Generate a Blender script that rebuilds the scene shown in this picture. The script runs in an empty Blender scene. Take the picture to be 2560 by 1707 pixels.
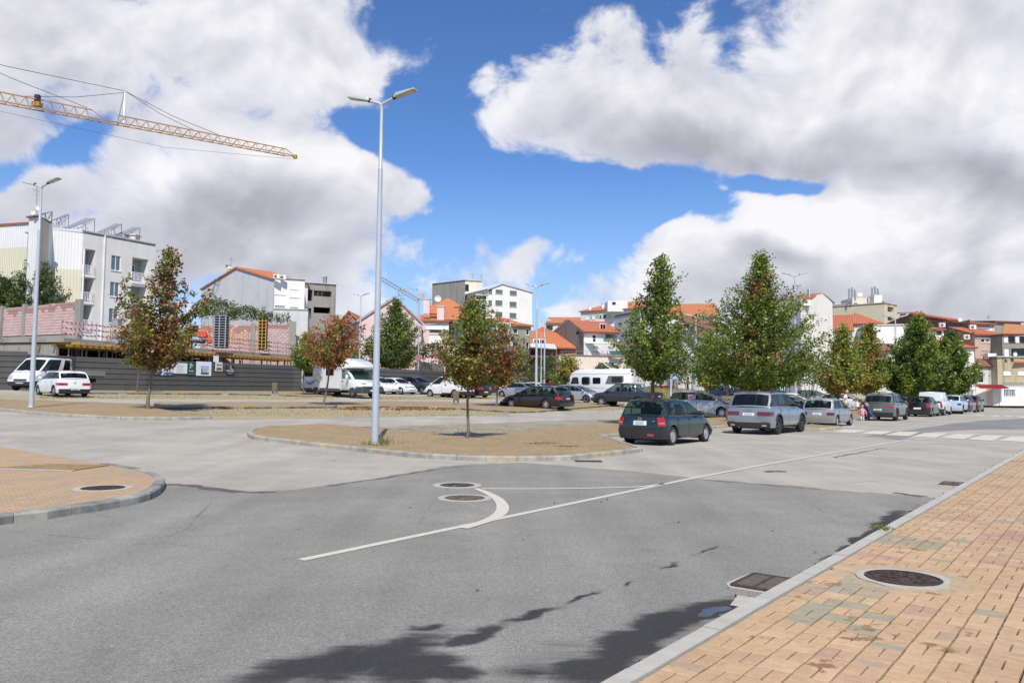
import bpy, bmesh, math, random
from mathutils import Vector, Matrix, noise
from mathutils.geometry import tessellate_polygon
random.seed(11)
PI=math.pi; rad=math.radians
sc=bpy.context.scene; C=sc.collection

# ------------------------------------------------------------------ camera
F=2000.0; EYE=1.65; PITCH=math.atan((973-853.5)/F); ROLL=rad(0.6)
cd=bpy.data.cameras.new('camera'); cam=bpy.data.objects.new('camera',cd); C.objects.link(cam)
CM=Matrix.Rotation(PI/2+PITCH,4,'X')@Matrix.Rotation(ROLL,4,'Z')
cam.matrix_world=Matrix.Translation((0,0,EYE))@CM
cd.sensor_width=36; cd.sensor_fit='HORIZONTAL'; cd.lens=36*F/2560; cd.clip_start=.1; cd.clip_end=6000
sc.camera=cam
# ------------------------------------------------------------------ light
SUN_EL=rad(51); SUN_AZ=rad(180-6)      # the sun stands behind the camera
sd=bpy.data.lights.new('sun','SUN'); sun=bpy.data.objects.new('sun',sd); C.objects.link(sun)
sd.energy=5.0; sd.angle=rad(.53); sd.color=(1,.94,.85)
sv=Vector((math.sin(SUN_AZ)*math.cos(SUN_EL),math.cos(SUN_AZ)*math.cos(SUN_EL),math.sin(SUN_EL)))
sun.rotation_euler=sv.to_track_quat('Z','Y').to_euler()
sc.view_settings.view_transform='Standard'; sc.view_settings.look='None'
sc.view_settings.exposure=0.0; sc.view_settings.gamma=1

def raydir(px,py):
    d=CM.to_3x3()@Vector(((px-1280)/F,-(py-853.5)/F,-1)); return d.normalized()

# ------------------------------------------------------------------ node helper
class NT:
    def __init__(s,nt): s.nt=nt; s.n=nt.nodes; s.l=nt.links
    def node(s,t,**k):
        n=s.n.new(t)
        for a,b in k.items(): setattr(n,a,b)
        return n
    def put(s,sock,v):
        if isinstance(v,bpy.types.NodeSocket): s.l.new(v,sock)
        elif v is not None:
            if isinstance(v,(tuple,list)) and len(v)==3 and sock.type=='RGBA': v=(*v,1)
            sock.default_value=v
    def math(s,op,a,b=None,c=None,clamp=False):
        n=s.node('ShaderNodeMath',operation=op,use_clamp=clamp); s.put(n.inputs[0],a)
        if b is not None: s.put(n.inputs[1],b)
        if c is not None: s.put(n.inputs[2],c)
        return n.outputs[0]
    def vmath(s,op,a,b=None,out=0):
        n=s.node('ShaderNodeVectorMath',operation=op); s.put(n.inputs[0],a)
        if b is not None: s.put(n.inputs[1],b)
        return n.outputs[out]
    def noise(s,vec,scale,detail=4,rough=.55,dist=0,dim='3D'):
        n=s.node('ShaderNodeTexNoise',noise_dimensions=dim); s.put(n.inputs['Vector'],vec)
        n.inputs['Scale'].default_value=scale; n.inputs['Detail'].default_value=detail
        n.inputs['Roughness'].default_value=rough; n.inputs['Distortion'].default_value=dist
        return n.outputs['Fac']
    def mapping(s,vec,loc=(0,0,0),rot=(0,0,0),scale=(1,1,1),kind='POINT'):
        n=s.node('ShaderNodeMapping',vector_type=kind); s.put(n.inputs['Vector'],vec)
        n.inputs['Location'].default_value=loc; n.inputs['Rotation'].default_value=rot; n.inputs['Scale'].default_value=scale
        return n.outputs[0]
    def sph(s,vec,x,y,rx,ry,ang=0):       # 1 at the centre, 0 at the ellipse's rim
        m=s.mapping(vec,(x,y,0),(0,0,ang),(rx,ry,1),'TEXTURE')
        n=s.node('ShaderNodeTexGradient',gradient_type='SPHERICAL'); s.l.new(m,n.inputs[0]); return n.outputs['Fac']
    def rng(s,v,a,b,c=0.,d=1.,mode='SMOOTHSTEP'):
        n=s.node('ShaderNodeMapRange',interpolation_type=mode); s.put(n.inputs['Value'],v)
        n.inputs['From Min'].default_value=a; n.inputs['From Max'].default_value=b
        n.inputs['To Min'].default_value=c; n.inputs['To Max'].default_value=d
        return n.outputs[0]
    def mix(s,f,a,b,blend='MIX'):
        n=s.node('ShaderNodeMix',data_type='RGBA',blend_type=blend); s.put(n.inputs[0],f); s.put(n.inputs[6],a); s.put(n.inputs[7],b); return n.outputs[2]
    def ramp(s,f,stops):
        n=s.node('ShaderNodeValToRGB'); s.put(n.inputs[0],f); e=n.color_ramp.elements
        while len(e)>1: e.remove(e[-1])
        e[0].position=stops[0][0]; e[0].color=(*stops[0][1],1)
        for p,c in stops[1:]:
            x=e.new(p); x.color=(*c,1)
        return n.outputs[0]

# ------------------------------------------------------------------ sky with clouds
w=bpy.data.worlds.new('World'); sc.world=w; w.use_nodes=True; w.node_tree.nodes.clear()
k=NT(w.node_tree)
tc=k.node('ShaderNodeTexCoord'); nd=k.vmath('NORMALIZE',tc.outputs['Generated'])
sx=k.node('ShaderNodeSeparateXYZ'); k.l.new(nd,sx.inputs[0])
az=k.math('ARCTAN2',sx.outputs[0],sx.outputs[1]); el=k.math('ARCSINE',sx.outputs[2])
cb=k.node('ShaderNodeCombineXYZ'); k.l.new(az,cb.inputs[0]); k.l.new(el,cb.inputs[1]); q=cb.outputs[0]
def azel(px,py):
    d=raydir(px,py); return math.atan2(d.x,d.y),math.asin(d.z)
# slight domain warp keeps the cloud masses from being ellipses
wn=k.node('ShaderNodeTexNoise'); k.l.new(q,wn.inputs['Vector']); wn.inputs['Scale'].default_value=5.5; wn.inputs['Detail'].default_value=2
wv=k.vmath('SUBTRACT',wn.outputs['Color'],(.5,.5,.5)); wv=k.vmath('MULTIPLY',wv,(.16,.12,0)); qw=k.vmath('ADD',q,wv)
def field(items,vec,start):
    acc=start
    for (px,py,rx,ry,ang,amp) in items:
        a,e=azel(px,py); g=k.sph(vec,a,e,rx/F,ry/F,-rad(ang)); acc=k.math('MULTIPLY_ADD',g,amp,acc)
    return acc
CLOUDS=[(300,80,860,450,-8,1.7),(640,60,300,280,25,.5),(910,120,250,190,-15,.95),
 (560,480,660,230,-8,1.2),(830,500,420,200,0,1.2),(1030,470,130,100,0,.45),(320,680,900,220,0,1.3),(960,680,420,100,0,.75),
 (1330,645,240,85,-15,.95),(1200,235,150,120,30,.55),(1450,230,420,220,5,1.45),(1200,300,200,110,0,.5),(1750,300,560,200,12,1.5),(2280,150,800,400,0,1.9),(2150,90,350,170,0,.8),
 (1450,40,330,95,5,.66),(1770,70,110,60,-35,.8),(2060,700,760,300,0,1.9),(2150,580,420,190,0,1.0),(1660,740,420,180,-25,1.2),(2520,560,460,380,0,1.2),(1690,560,170,50,-40,.45),
 (1300,880,1500,160,0,.6),
 (1340,480,440,120,8,-1.1),(1640,510,330,85,20,-1.3),(1480,520,300,90,0,-.6),(1180,80,250,320,25,-1.2),(1050,380,160,120,0,-.5),(1690,120,190,130,0,-.8),(1180,330,60,60,0,-.2),(70,410,190,60,-12,-1.1),(255,375,110,40,-30,-.9),(500,425,120,60,0,-.7),(1380,590,320,70,0,-.4),(2030,452,300,42,2,-2.1),(870,330,170,90,10,-1.5),(1000,350,130,170,0,-.8),(1060,590,200,60,0,-.45)]
front=k.rng(k.math('ABSOLUTE',az),.75,1.1,1,0)          # measured masses ahead, free cloud elsewhere
top=k.rng(el,.48,.75,1,0); infr=k.math('MULTIPLY',front,top)
free=k.math('MULTIPLY_ADD',k.noise(nd,2.2,5,.55),5.5,-2.95)
base=k.math('ADD',k.math('MULTIPLY',field(CLOUDS,qw,-.42),infr),k.math('MULTIPLY',free,k.math('SUBTRACT',1,infr)))
def cn(vec):
    a=k.noise(k.mapping(vec,scale=(1,1.3,1)),7.5,12,.59,.35); return a
n1=cn(q); n2=cn(k.vmath('ADD',q,(-.006,.02,0)))
dens=k.math('ADD',base,k.math('MULTIPLY_ADD',n1,4.2,-2.2))
mask=k.rng(dens,-.05,.55)
mask=k.math('MULTIPLY',mask,k.rng(dens,.0,1.2,.80,1))
# self shading: grey where a thick part stands sunwards, white rims
rel=k.math('ADD',k.math('MULTIPLY',k.math('SUBTRACT',n1,n2),.85),k.math('SUBTRACT',k.noise(qw,7,3,.5),k.noise(k.vmath('ADD',qw,(-.012,.035,0)),7,3,.5)))
GREY=[(1900,400,700,130,12,.66),(1500,340,420,80,6,.2),(330,330,620,240,0,.26),(240,560,500,150,-10,.36),(640,520,300,110,-25,.36),(850,610,420,110,0,.3),(600,690,700,110,0,.36),
 (2470,500,300,110,0,.6),(1560,720,300,80,-20,.3),(1920,640,190,60,-10,.4),(1640,630,150,45,0,.26),(2300,740,420,110,0,.36),(1900,750,400,70,0,.34),
 (2050,530,450,95,5,-.95),(1750,580,300,80,-35,-.6),(420,470,190,70,-20,-.6),(760,430,250,90,15,-.5),(1250,270,280,120,0,-.3),(2230,90,500,260,0,-.1),(560,600,260,90,-10,-.3),(1420,780,260,90,0,-.35),(700,130,300,160,0,-.12)]
g=field(GREY,qw,.14)
g=k.math('ADD',k.math('MULTIPLY',g,infr),k.math('MULTIPLY',k.math('SUBTRACT',1,infr),.40))
g=k.math('ADD',g,k.math('MULTIPLY',k.rng(dens,.2,1.4),.16))
g=k.math('MULTIPLY_ADD',rel,-1.3,g)
g=k.math('MULTIPLY_ADD',k.noise(qw,8,5,.5),.5,k.math('SUBTRACT',g,.25))
cl=k.ramp(g,[(0,(9.6,9.5,9.7)),(.25,(8.0,7.95,8.5)),(.5,(6.5,6.5,7.2)),(.75,(5.3,5.35,6.1)),(1,(4.3,4.4,5.1))])
sky=k.node('ShaderNodeTexSky',sky_type='NISHITA'); sky.sun_disc=False; sky.sun_elevation=SUN_EL; sky.sun_rotation=SUN_AZ
sky.air_density=1.0; sky.dust_density=.25; sky.ozone_density=3.0; sky.altitude=700
skc=k.mix(1.0,sky.outputs[0],(.78,1.06,1.45),'MULTIPLY')
skc=k.mix(k.rng(el,-.02,.3,.75,0),skc,(5.0,6.9,9.6))
fin=k.mix(mask,skc,cl)
bg=k.node('ShaderNodeBackground'); k.l.new(fin,bg.inputs[0]); bg.inputs[1].default_value=.1
ow=k.node('ShaderNodeOutputWorld'); k.l.new(bg.outputs[0],ow.inputs[0])

# ------------------------------------------------------------------ materials
MATS={}
def newmat(name):
    m=bpy.data.materials.new(name); m.use_nodes=True; m.node_tree.nodes.clear(); t=NT(m.node_tree)
    o=t.node('ShaderNodeOutputMaterial'); b=t.node('ShaderNodeBsdfPrincipled'); t.l.new(b.outputs[0],o.inputs[0]); t.b=b; t.o=o
    return m,t
def M(name,col,rough=.7,metal=0,var=.12,scale=3,bump=0,bscale=60,coat=0,spec=.5,streak=0,isl=0):
    if name in MATS: return MATS[name]
    m,t=newmat(name); b=t.b
    tcn=t.node('ShaderNodeTexCoord'); v=tcn.outputs['Object']
    n=t.noise(v,scale,5,.6); f=t.rng(n,.25,.75,1-var,1+var,'LINEAR')
    if streak:
        n2=t.noise(t.mapping(v,scale=(1,1,.12)),2.2,4,.6); f=t.math('MULTIPLY',f,t.rng(n2,.3,.75,1,1-streak))
    if isl:
        ge=t.node('ShaderNodeNewGeometry'); f=t.math('MULTIPLY',f,t.rng(ge.outputs['Random Per Island'],0,1,1-isl,1+isl,'LINEAR'))
    vm=t.node('ShaderNodeVectorMath',operation='SCALE'); vm.inputs[0].default_value=col; t.l.new(f,vm.inputs['Scale'])
    t.l.new(vm.outputs[0],b.inputs['Base Color'])
    b.inputs['Roughness'].default_value=rough; b.inputs['Metallic'].default_value=metal
    b.inputs['Coat Weight'].default_value=coat; b.inputs['Coat Roughness'].default_value=.04; b.inputs['Specular IOR Level'].default_value=spec
    if bump:
        bn=t.node('ShaderNodeBump'); bn.inputs['Strength'].default_value=bump; bn.inputs['Distance'].default_value=.02
        t.l.new(t.noise(v,bscale,4,.6),bn.inputs['Height']); t.l.new(bn.outputs[0],b.inputs['Normal'])
    MATS[name]=m; return m

# ------------------------------------------------------------------ object helpers
def tag(o,label=None,cat=None,group=None,kind=None):
    if label: o['label']=label
    if cat: o['category']=cat
    if group: o['group']=group
    if kind: o['kind']=kind
    return o
def empty(name,loc=(0,0,0),rz=0,label=None,cat=None,group=None,kind=None,parent=None):
    o=bpy.data.objects.new(name,None); C.objects.link(o); o.location=loc; o.rotation_euler=(0,0,rz); o.empty_display_size=.3
    if parent: o.parent=parent
    return tag(o,label,cat,group,kind)
class MB:
    """collects geometry of one object; faces carry a material index"""
    def __init__(s): s.v=[]; s.f=[]; s.m=[]
    def add(s,vs,fs,m=0):
        b=len(s.v); s.v+= [tuple(x) for x in vs]; s.f+=[tuple(b+i for i in f) for f in fs]; s.m+=[m]*len(fs)
    def box(s,c,d,rz=0,m=0,rot=None):
        x,y,z=d[0]/2,d[1]/2,d[2]/2; vs=[Vector((a*x,b*y,e*z)) for a in(-1,1) for b in(-1,1) for e in(-1,1)]
        R=rot if rot is not None else Matrix.Rotation(rz,3,'Z')
        s.add([R@v+Vector(c) for v in vs],[(0,1,3,2),(4,6,7,5),(0,4,5,1),(2,3,7,6),(0,2,6,4),(1,5,7,3)],m)
    def bar(s,a,b,r,m=0,n=4,r2=None):
        a=Vector(a); b=Vector(b); d=b-a
        if d.length<1e-6: return
        r2=r if r2 is None else r2
        Q=d.to_track_quat('Z','Y').to_matrix(); vs=[]
        for (p,rr) in ((a,r),(b,r2)):
            for i in range(n):
                t=2*PI*(i+.5)/n; vs.append(p+Q@Vector((math.cos(t)*rr,math.sin(t)*rr,0)))
        s.add(vs,[(i,(i+1)%n,n+(i+1)%n,n+i) for i in range(n)]+[tuple(range(n))[::-1],tuple(range(n,2*n))],m)
    def tube(s,pts,rs,n=6,m=0,cap=True):
        b0=len(s.v); al=(Vector(pts[-1])-Vector(pts[0])); al=al.normalized() if al.length>1e-6 else Vector((0,0,1))
        ref=min((Vector((1,0,0)),Vector((0,1,0)),Vector((0,0,1))),key=lambda a_:abs(a_.dot(al)))
        for i,p in enumerate(pts):
            p=Vector(p); d=(Vector(pts[min(i+1,len(pts)-1)])-Vector(pts[max(i-1,0)])).normalized(); X=(ref-d*ref.dot(d)).normalized(); Y=d.cross(X)
            for j in range(n):
                t=2*PI*j/n; s.v.append(tuple(p+X*(math.cos(t)*rs[i])+Y*(math.sin(t)*rs[i])))
        for i in range(len(pts)-1):
            for j in range(n):
                s.f.append((b0+i*n+j,b0+i*n+(j+1)%n,b0+(i+1)*n+(j+1)%n,b0+(i+1)*n+j)); s.m.append(m)
        if cap:
            s.f.append(tuple(b0+j for j in range(n))[::-1]); s.m.append(m)
            s.f.append(tuple(b0+(len(pts)-1)*n+j for j in range(n))); s.m.append(m)
    def prism(s,poly,axis,a,b,m=0):
        """poly: 2d outline; axis 'y': poly in (x,z) extruded y=a..b ; 'z': poly in (x,y); 'x': poly in (y,z)"""
        n=len(poly)
        def P(p,t): return {'y':(p[0],t,p[1]),'z':(p[0],p[1],t),'x':(t,p[0],p[1])}[axis]
        s.add([P(p,a) for p in poly]+[P(p,b) for p in poly],[tuple(range(n))[::-1],tuple(range(n,2*n))]+[(i,(i+1)%n,n+(i+1)%n,n+i) for i in range(n)],m)
    def slab(s,pts,th,m=0):
        """flat polygon of 3d points with thickness th downwards along its normal"""
        P=[Vector(p) for p in pts]; nn=(P[1]-P[0]).cross(P[2]-P[0]).normalized()
        if nn.z<0: nn=-nn
        n=len(P); s.add(P+[p-nn*th for p in P],[tuple(range(n)),tuple(range(n,2*n))[::-1]]+[(i,n+i,n+(i+1)%n,(i+1)%n) for i in range(n)],m)
    def mesh(s,name,mats,smooth=None,bevel=0):
        me=bpy.data.meshes.new(name); me.from_pydata(s.v,[],s.f); me.update()
        for mt in (mats if isinstance(mats,(list,tuple)) else [mats]): me.materials.append(mt)
        if any(s.m): me.polygons.foreach_set('material_index',s.m)
        bm=bmesh.new(); bm.from_mesh(me)
        if bevel: bmesh.ops.bevel(bm,geom=bm.edges[:],offset=bevel,segments=1,affect='EDGES',clamp_overlap=True)
        bmesh.ops.recalc_face_normals(bm,faces=bm.faces[:]); bm.to_mesh(me); bm.free()
        if smooth:
            me.shade_smooth(); me.set_sharp_from_angle(angle=rad(smooth))
        return me
    def obj(s,name,mats,parent=None,smooth=None,bevel=0,loc=None,kind=None,label=None):
        o=bpy.data.objects.new(name,s.mesh(name,mats,smooth,bevel)); C.objects.link(o)
        if parent: o.parent=parent
        if loc is not None: o.location=loc
        return tag(o,label,None,None,kind)
def copy_tree(o,parent=None):
    c=o.copy(); C.objects.link(c)
    if parent is not None: c.parent=parent
    for ch in list(o.children): copy_tree(ch,c)
    return c

# ------------------------------------------------------------------ terrain: flat road, the car park rises gently to the left
RD=Vector((math.sin(rad(37.3)),math.cos(rad(37.3)),0)); NL=Vector((-RD.y,RD.x,0))
def sr(x,y): return NL.x*x+NL.y*y, RD.x*x+RD.y*y
def T(x,y):
    s=NL.x*x+NL.y*y; return .031*min(max(s-16,0),40)
def G(px,py,off=0):
    """point where the view through a measured spot of the photo meets the terrain"""
    d=raydir(px,py); lo,hi=1.0,1.0
    f=lambda t:(EYE+d.z*t)-(T(d.x*t,d.y*t)+off)
    while f(hi)>0 and hi<900: lo=hi; hi*=1.05
    for _ in range(40):
        m=(lo+hi)/2
        if f(m)>0: lo=m
        else: hi=m
    return Vector((d.x*hi,d.y*hi,EYE+d.z*hi))
def P3(px,py,D):
    """point at depth D metres (world y) seen at a measured spot"""
    d=raydir(px,py); t=D/d.y; return Vector((d.x*t,D,EYE+d.z*t))
def SR(s,r): return NL*s+RD*r
def clipdrape(bm,off):
    for cs in (16,56):
        bmesh.ops.bisect_plane(bm,geom=bm.verts[:]+bm.edges[:]+bm.faces[:],plane_co=NL*cs,plane_no=NL,dist=1e-4)
    for v in bm.verts: v.co.z=T(v.co.x,v.co.y)+off
def sheet(name,pts,off,mat,parent=None,kind='structure',label=None,skirt=0):
    bm=bmesh.new(); vs=[bm.verts.new((p[0],p[1],0)) for p in pts]
    for tri in tessellate_polygon([[Vector((p[0],p[1],0)) for p in pts]]):
        try: bm.faces.new([vs[i] for i in tri])
        except ValueError: pass
    clipdrape(bm,off); bmesh.ops.recalc_face_normals(bm,faces=bm.faces[:])
    if sum(f.normal.z for f in bm.faces)<0: bmesh.ops.reverse_faces(bm,faces=bm.faces[:])
    if skirt:
        be=[e for e in bm.edges if e.is_boundary]; r=bmesh.ops.extrude_edge_only(bm,edges=be)
        for v in r['geom']:
            if isinstance(v,bmesh.types.BMVert): v.co.z-=skirt
    me=bpy.data.meshes.new(name); bm.to_mesh(me); bm.free(); me.materials.append(mat)
    o=bpy.data.objects.new(name,me); C.objects.link(o); o.parent=parent
    if kind: o['kind']=kind
    if label: o['label']=label
    return o
def smoothpts(pts,n=4,closed=False):
    out=[]; N=len(pts)
    for i in range(N if closed else N-1):
        p0=pts[(i-1)%N] if closed or i>0 else pts[i]; p1=pts[i]; p2=pts[(i+1)%N]; p3=pts[(i+2)%N] if closed or i+2<N else p2
        for j in range(n):
            t=j/n; out.append(.5*((2*p1)+(p2-p0)*t+(2*p0-5*p1+4*p2-p3)*t*t+(3*p1-p0-3*p2+p3)*t**3))
    if not closed: out.append(pts[-1])
    return out
# ================================================================== ground
def asphalt(name,col,dark=1.0,wet=None,marks=None,grain=1.0):
    m,t=newmat(name); tcn=t.node('ShaderNodeTexCoord'); v=tcn.outputs['Object']
    fine=t.noise(v,75,4,.85); mid=t.noise(v,26,5,.8); big=t.noise(v,.35,5,.6); rut=t.noise(t.mapping(v,rot=(0,0,rad(37.3)),scale=(.9,.05,1)),1.6,3,.55)
    f=t.rng(fine,.34,.66,1-.6*grain,1+.7*grain,'LINEAR'); f=t.math('MULTIPLY',f,t.rng(mid,.35,.65,1-.2*grain,1+.2*grain,'LINEAR'))
    f=t.math('MULTIPLY',f,t.rng(big,.3,.7,.84,1.14,'LINEAR')); f=t.math('MULTIPLY',f,t.rng(t.noise(v,1.3,4,.65),.3,.7,.93,1.06,'LINEAR')); f=t.math('MULTIPLY',f,t.rng(rut,.3,.7,.88,1.08,'LINEAR'))
    vo=t.node('ShaderNodeTexVoronoi'); t.l.new(v,vo.inputs['Vector']); vo.inputs['Scale'].default_value=70
    chips=t.rng(vo.outputs['Distance'],.10,.18,1.5,1); f=t.math('MULTIPLY',f,chips)
    vm=t.node('ShaderNodeVectorMath',operation='SCALE'); vm.inputs[0].default_value=col; t.l.new(f,vm.inputs['Scale']); c=vm.outputs[0]
    rough=.88
    # old cracks and patched strips
    cr=t.node('ShaderNodeTexVoronoi',feature='DISTANCE_TO_EDGE'); t.l.new(t.vmath('ADD',v,t.vmath('MULTIPLY',t.node('ShaderNodeTexNoise').outputs['Color'],(1.2,1.2,0))),cr.inputs['Vector']); cr.inputs['Scale'].default_value=.16
    ck=t.math('MULTIPLY',t.rng(cr.outputs['Distance'],.0,.004,1,0),t.rng(big,.5,.62,0,.45)); c=t.mix(ck,c,(.03,.03,.03))
    sp=t.noise(v,1.7,3,.5); spm=t.math('MULTIPLY',t.rng(sp,.66,.72,0,.35),t.rng(mid,.35,.6,0,1)); c=t.mix(spm,c,tuple(x*.45 for x in col))
    if wet:
        acc=None; q2=t.vmath('ADD',v,t.vmath('MULTIPLY',t.vmath('SUBTRACT',_ncol(t,v,3.2),(.5,.5,.5)),(.3,.3,0)))
        for (x,y,rx,ry,ang,amp) in wet:
            g=t.sph(q2,x,y,rx,ry,ang); g=t.math('MULTIPLY',g,amp); acc=g if acc is None else t.math('MAXIMUM',acc,g)
        e=t.math('ADD',acc,t.math('MULTIPLY_ADD',mid,.45,-.225)); stn=t.noise(t.mapping(v,rot=(0,0,rad(-52.7)),scale=(.35,2.2,1)),2.6,5,.65); e=t.math('ADD',e,t.math('MULTIPLY_ADD',stn,.8,-.4)); e=t.math('ADD',e,t.math('MULTIPLY_ADD',fine,.25,-.125))
        wm=t.rng(e,.16,.56); c=t.mix(t.math('MULTIPLY',wm,.9),c,t.mix(fine,(.008,.008,.009),(.045,.045,.047)))
        pm=t.rng(acc,1.02,1.12); rr=t.rng(wm,0,1,.88,.72,'LINEAR'); rr=t.math('SUBTRACT',rr,t.math('MULTIPLY',pm,.69)); t.l.new(rr,t.b.inputs['Roughness']); t.l.new(t.math('ADD',t.rng(wm,0,1,.4,.16,'LINEAR'),t.math('MULTIPLY',pm,.4)),t.b.inputs['Specular IOR Level'])
    else: t.b.inputs['Roughness'].default_value=rough
    t.l.new(c,t.b.inputs['Base Color'])
    bn=t.node('ShaderNodeBump'); bn.inputs['Strength'].default_value=.55; bn.inputs['Distance'].default_value=.006
    t.l.new(t.math('ADD',fine,mid),bn.inputs['Height']); t.l.new(bn.outputs[0],t.b.inputs['Normal'])
    if wet: t.l.new(t.rng(acc,1.0,1.1,.55,.02),bn.inputs['Strength'])
    return m
def _ncol(t,v,s):
    n=t.node('ShaderNodeTexNoise'); t.l.new(v,n.inputs['Vector']); n.inputs['Scale'].default_value=s; n.inputs['Detail'].default_value=3; return n.outputs['Color']
m_light=asphalt('pale_asphalt',(.365,.338,.285),grain=.45)
def wseg(a,b,wd,amp=1.0):
    A=G(*a); B=G(*b); d=B-A; c=(A+B)/2; return (c.x,c.y,d.length/2*1.35,wd,math.atan2(d.y,d.x),amp)
WET=[wseg((480,1740),(1060,1590),.34,.85),wseg((700,1720),(1130,1575),.36,.9),wseg((900,1710),(1150,1625),.42,.9),wseg((1040,1700),(1180,1650),.4,.75),wseg((1090,1618),(1260,1560),.17,.85),wseg((1230,1568),(1420,1508),.12,.85),wseg((1400,1512),(1510,1474),.07,.8),wseg((1010,1580),(1120,1560),.14,.7),
     wseg((1400,1740),(1560,1610),.36,.88),wseg((1480,1680),(1640,1560),.36,.9),wseg((1560,1610),(1740,1510),.30,.95),wseg((1660,1560),(1850,1496),.26,.95),wseg((1690,1556),(1850,1500),.17,1.7),wseg((1180,1740),(1480,1640),.45,.42),wseg((1250,1690),(1560,1590),.4,.36),
     wseg((1640,1424),(1700,1404),.07,.6),wseg((1720,1393),(1800,1362),.06,.7),wseg((1550,1470),(1600,1450),.05,.6),wseg((2010,1432),(2300,1265),.12,.9),wseg((2060,1402),(2130,1396),.10,.8),wseg((2350,1250),(2460,1140),.22,.9),wseg((2180,1330),(2260,1270),.2,.8)]
m_dark=asphalt('grey_asphalt',(.228,.222,.198),wet=WET,grain=.8)
m_patch=asphalt('patched_asphalt',(.2,.2,.195),grain=.6)
m_paint=M('road_paint',(.56,.53,.45),.75,var=.10,scale=14,bump=.3,bscale=90)
def grass_mix(name,cols,scale,bumpy=.5):
    m,t=newmat(name); v=t.node('ShaderNodeTexCoord').outputs['Object']
    a=t.noise(v,scale,6,.65); b=t.noise(v,scale*7,4,.7); c=t.ramp(t.math('ADD',t.math('MULTIPLY',a,.7),t.math('MULTIPLY',b,.3)),cols)
    t.l.new(c,t.b.inputs['Base Color']); t.b.inputs['Roughness'].default_value=.95
    bn=t.node('ShaderNodeBump'); bn.inputs['Strength'].default_value=bumpy; bn.inputs['Distance'].default_value=.05; t.l.new(b,bn.inputs['Height']); t.l.new(bn.outputs[0],t.b.inputs['Normal'])
    return m
def cobble(name,c1,c2,c3,grassy):
    m,t=newmat(name); v=t.node('ShaderNodeTexCoord').outputs['Object']
    vo=t.node('ShaderNodeTexVoronoi'); t.l.new(v,vo.inputs['Vector']); vo.inputs['Scale'].default_value=8.5; vo.inputs['Randomness'].default_value=.55
    ed=t.node('ShaderNodeTexVoronoi',feature='DISTANCE_TO_EDGE'); t.l.new(v,ed.inputs['Vector']); ed.inputs['Scale'].default_value=8.5; ed.inputs['Randomness'].default_value=.55
    sxx=t.node('ShaderNodeSeparateColor'); t.l.new(vo.outputs['Color'],sxx.inputs[0])
    st=t.mix(sxx.outputs[0],c1,c2); gr=t.rng(t.noise(v,.8,5,.65),.5-grassy*.35,.62-grassy*.3)
    st=t.mix(t.rng(ed.outputs['Distance'],.05,.11,.9,0),st,c3); st=t.mix(t.math('MULTIPLY',gr,t.rng(t.noise(v,9,4,.6),.3,.6,.2,.9)),st,c3)
    t.l.new(st,t.b.inputs['Base Color']); t.b.inputs['Roughness'].default_value=.9
    bn=t.node('ShaderNodeBump'); bn.inputs['Strength'].default_value=.7; bn.inputs['Distance'].default_value=.02; t.l.new(t.rng(ed.outputs['Distance'],0,.18),bn.inputs['Height']); t.l.new(bn.outputs[0],t.b.inputs['Normal'])
    return m
m_cobble=cobble('cobbles',(.27,.26,.225),(.40,.38,.33),(.26,.225,.13),.15)
m_drygrass=cobble('dry_grass_cobbles',(.34,.31,.24),(.42,.39,.30),(.36,.30,.16),.9)
m_earth=grass_mix('dry_earth',[(.2,(.10,.11,.05)),(.45,(.22,.20,.10)),(.6,(.30,.25,.15)),(.8,(.36,.31,.21))],.6)

# the whole ground as one sheet to the horizon, then the surfaced areas 4 mm above one another
gp=[SR(-1500,-1500),SR(-1500,3500),SR(3500,3500),SR(3500,-1500)]
sheet('ground',gp,-.02,m_earth)
sheet('car_park_asphalt',[SR(2.1,-50),SR(2.1,150),SR(58,150),SR(58,-50)],0,m_light)
px=lambda L,off=0:[G(x,y,off) for x,y in L]
dark=px([(415,1208),(480,1211),(560,1222),(620,1228),(680,1228),(750,1221),(820,1212),(890,1203),(960,1192),(1040,1178),(1110,1166),(1180,1159),(1300,1157),(1420,1165),(1600,1180),(1760,1197),(1950,1212),(2150,1229),(2320,1242)])
fr=[]
for i in range(len(dark)-1):
    for j in range(5): fr.append(dark[i].lerp(dark[i+1],j/5)+Vector((random.gauss(0,.03),random.gauss(0,.05),0)))
fr.append(dark[-1])
sheet('dark_road_surface',fr+[SR(2.1,sr(*dark[-1][:2])[1]),SR(2.1,-50),SR(16,-50),SR(15.9,-12),SR(13.4,0)],.004,m_dark)
def rough_patch(L,jit=.08,off=.004,mat=None,name='road_patch'):
    P=px(L); out=[]
    for i in range(len(P)):
        a,b=P[i],P[(i+1)%len(P)]
        for j in range(4): out.append(a.lerp(b,j/4)+Vector((random.gauss(0,jit),random.gauss(0,jit),0)))
    return sheet(name,out,off,mat or m_patch)
rough_patch([(2160,1090),(2300,1070),(2440,1052),(2700,1040),(2700,1072),(2450,1073),(2330,1079),(2250,1100)],.05)
m_tar=asphalt('tar_seam',(.10,.098,.092),grain=.7)
def seam(L,w0,w1,name='tar_seam'):
    P=px(L); Q=[]
    for i in range(len(P)-1):
        for j in range(6): Q.append(P[i].lerp(P[i+1],j/6)+Vector((random.gauss(0,.02),random.gauss(0,.03),0)))
    strip_(Q,[random.uniform(w0,w1) for _ in Q],.0055,name,m_tar)
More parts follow.
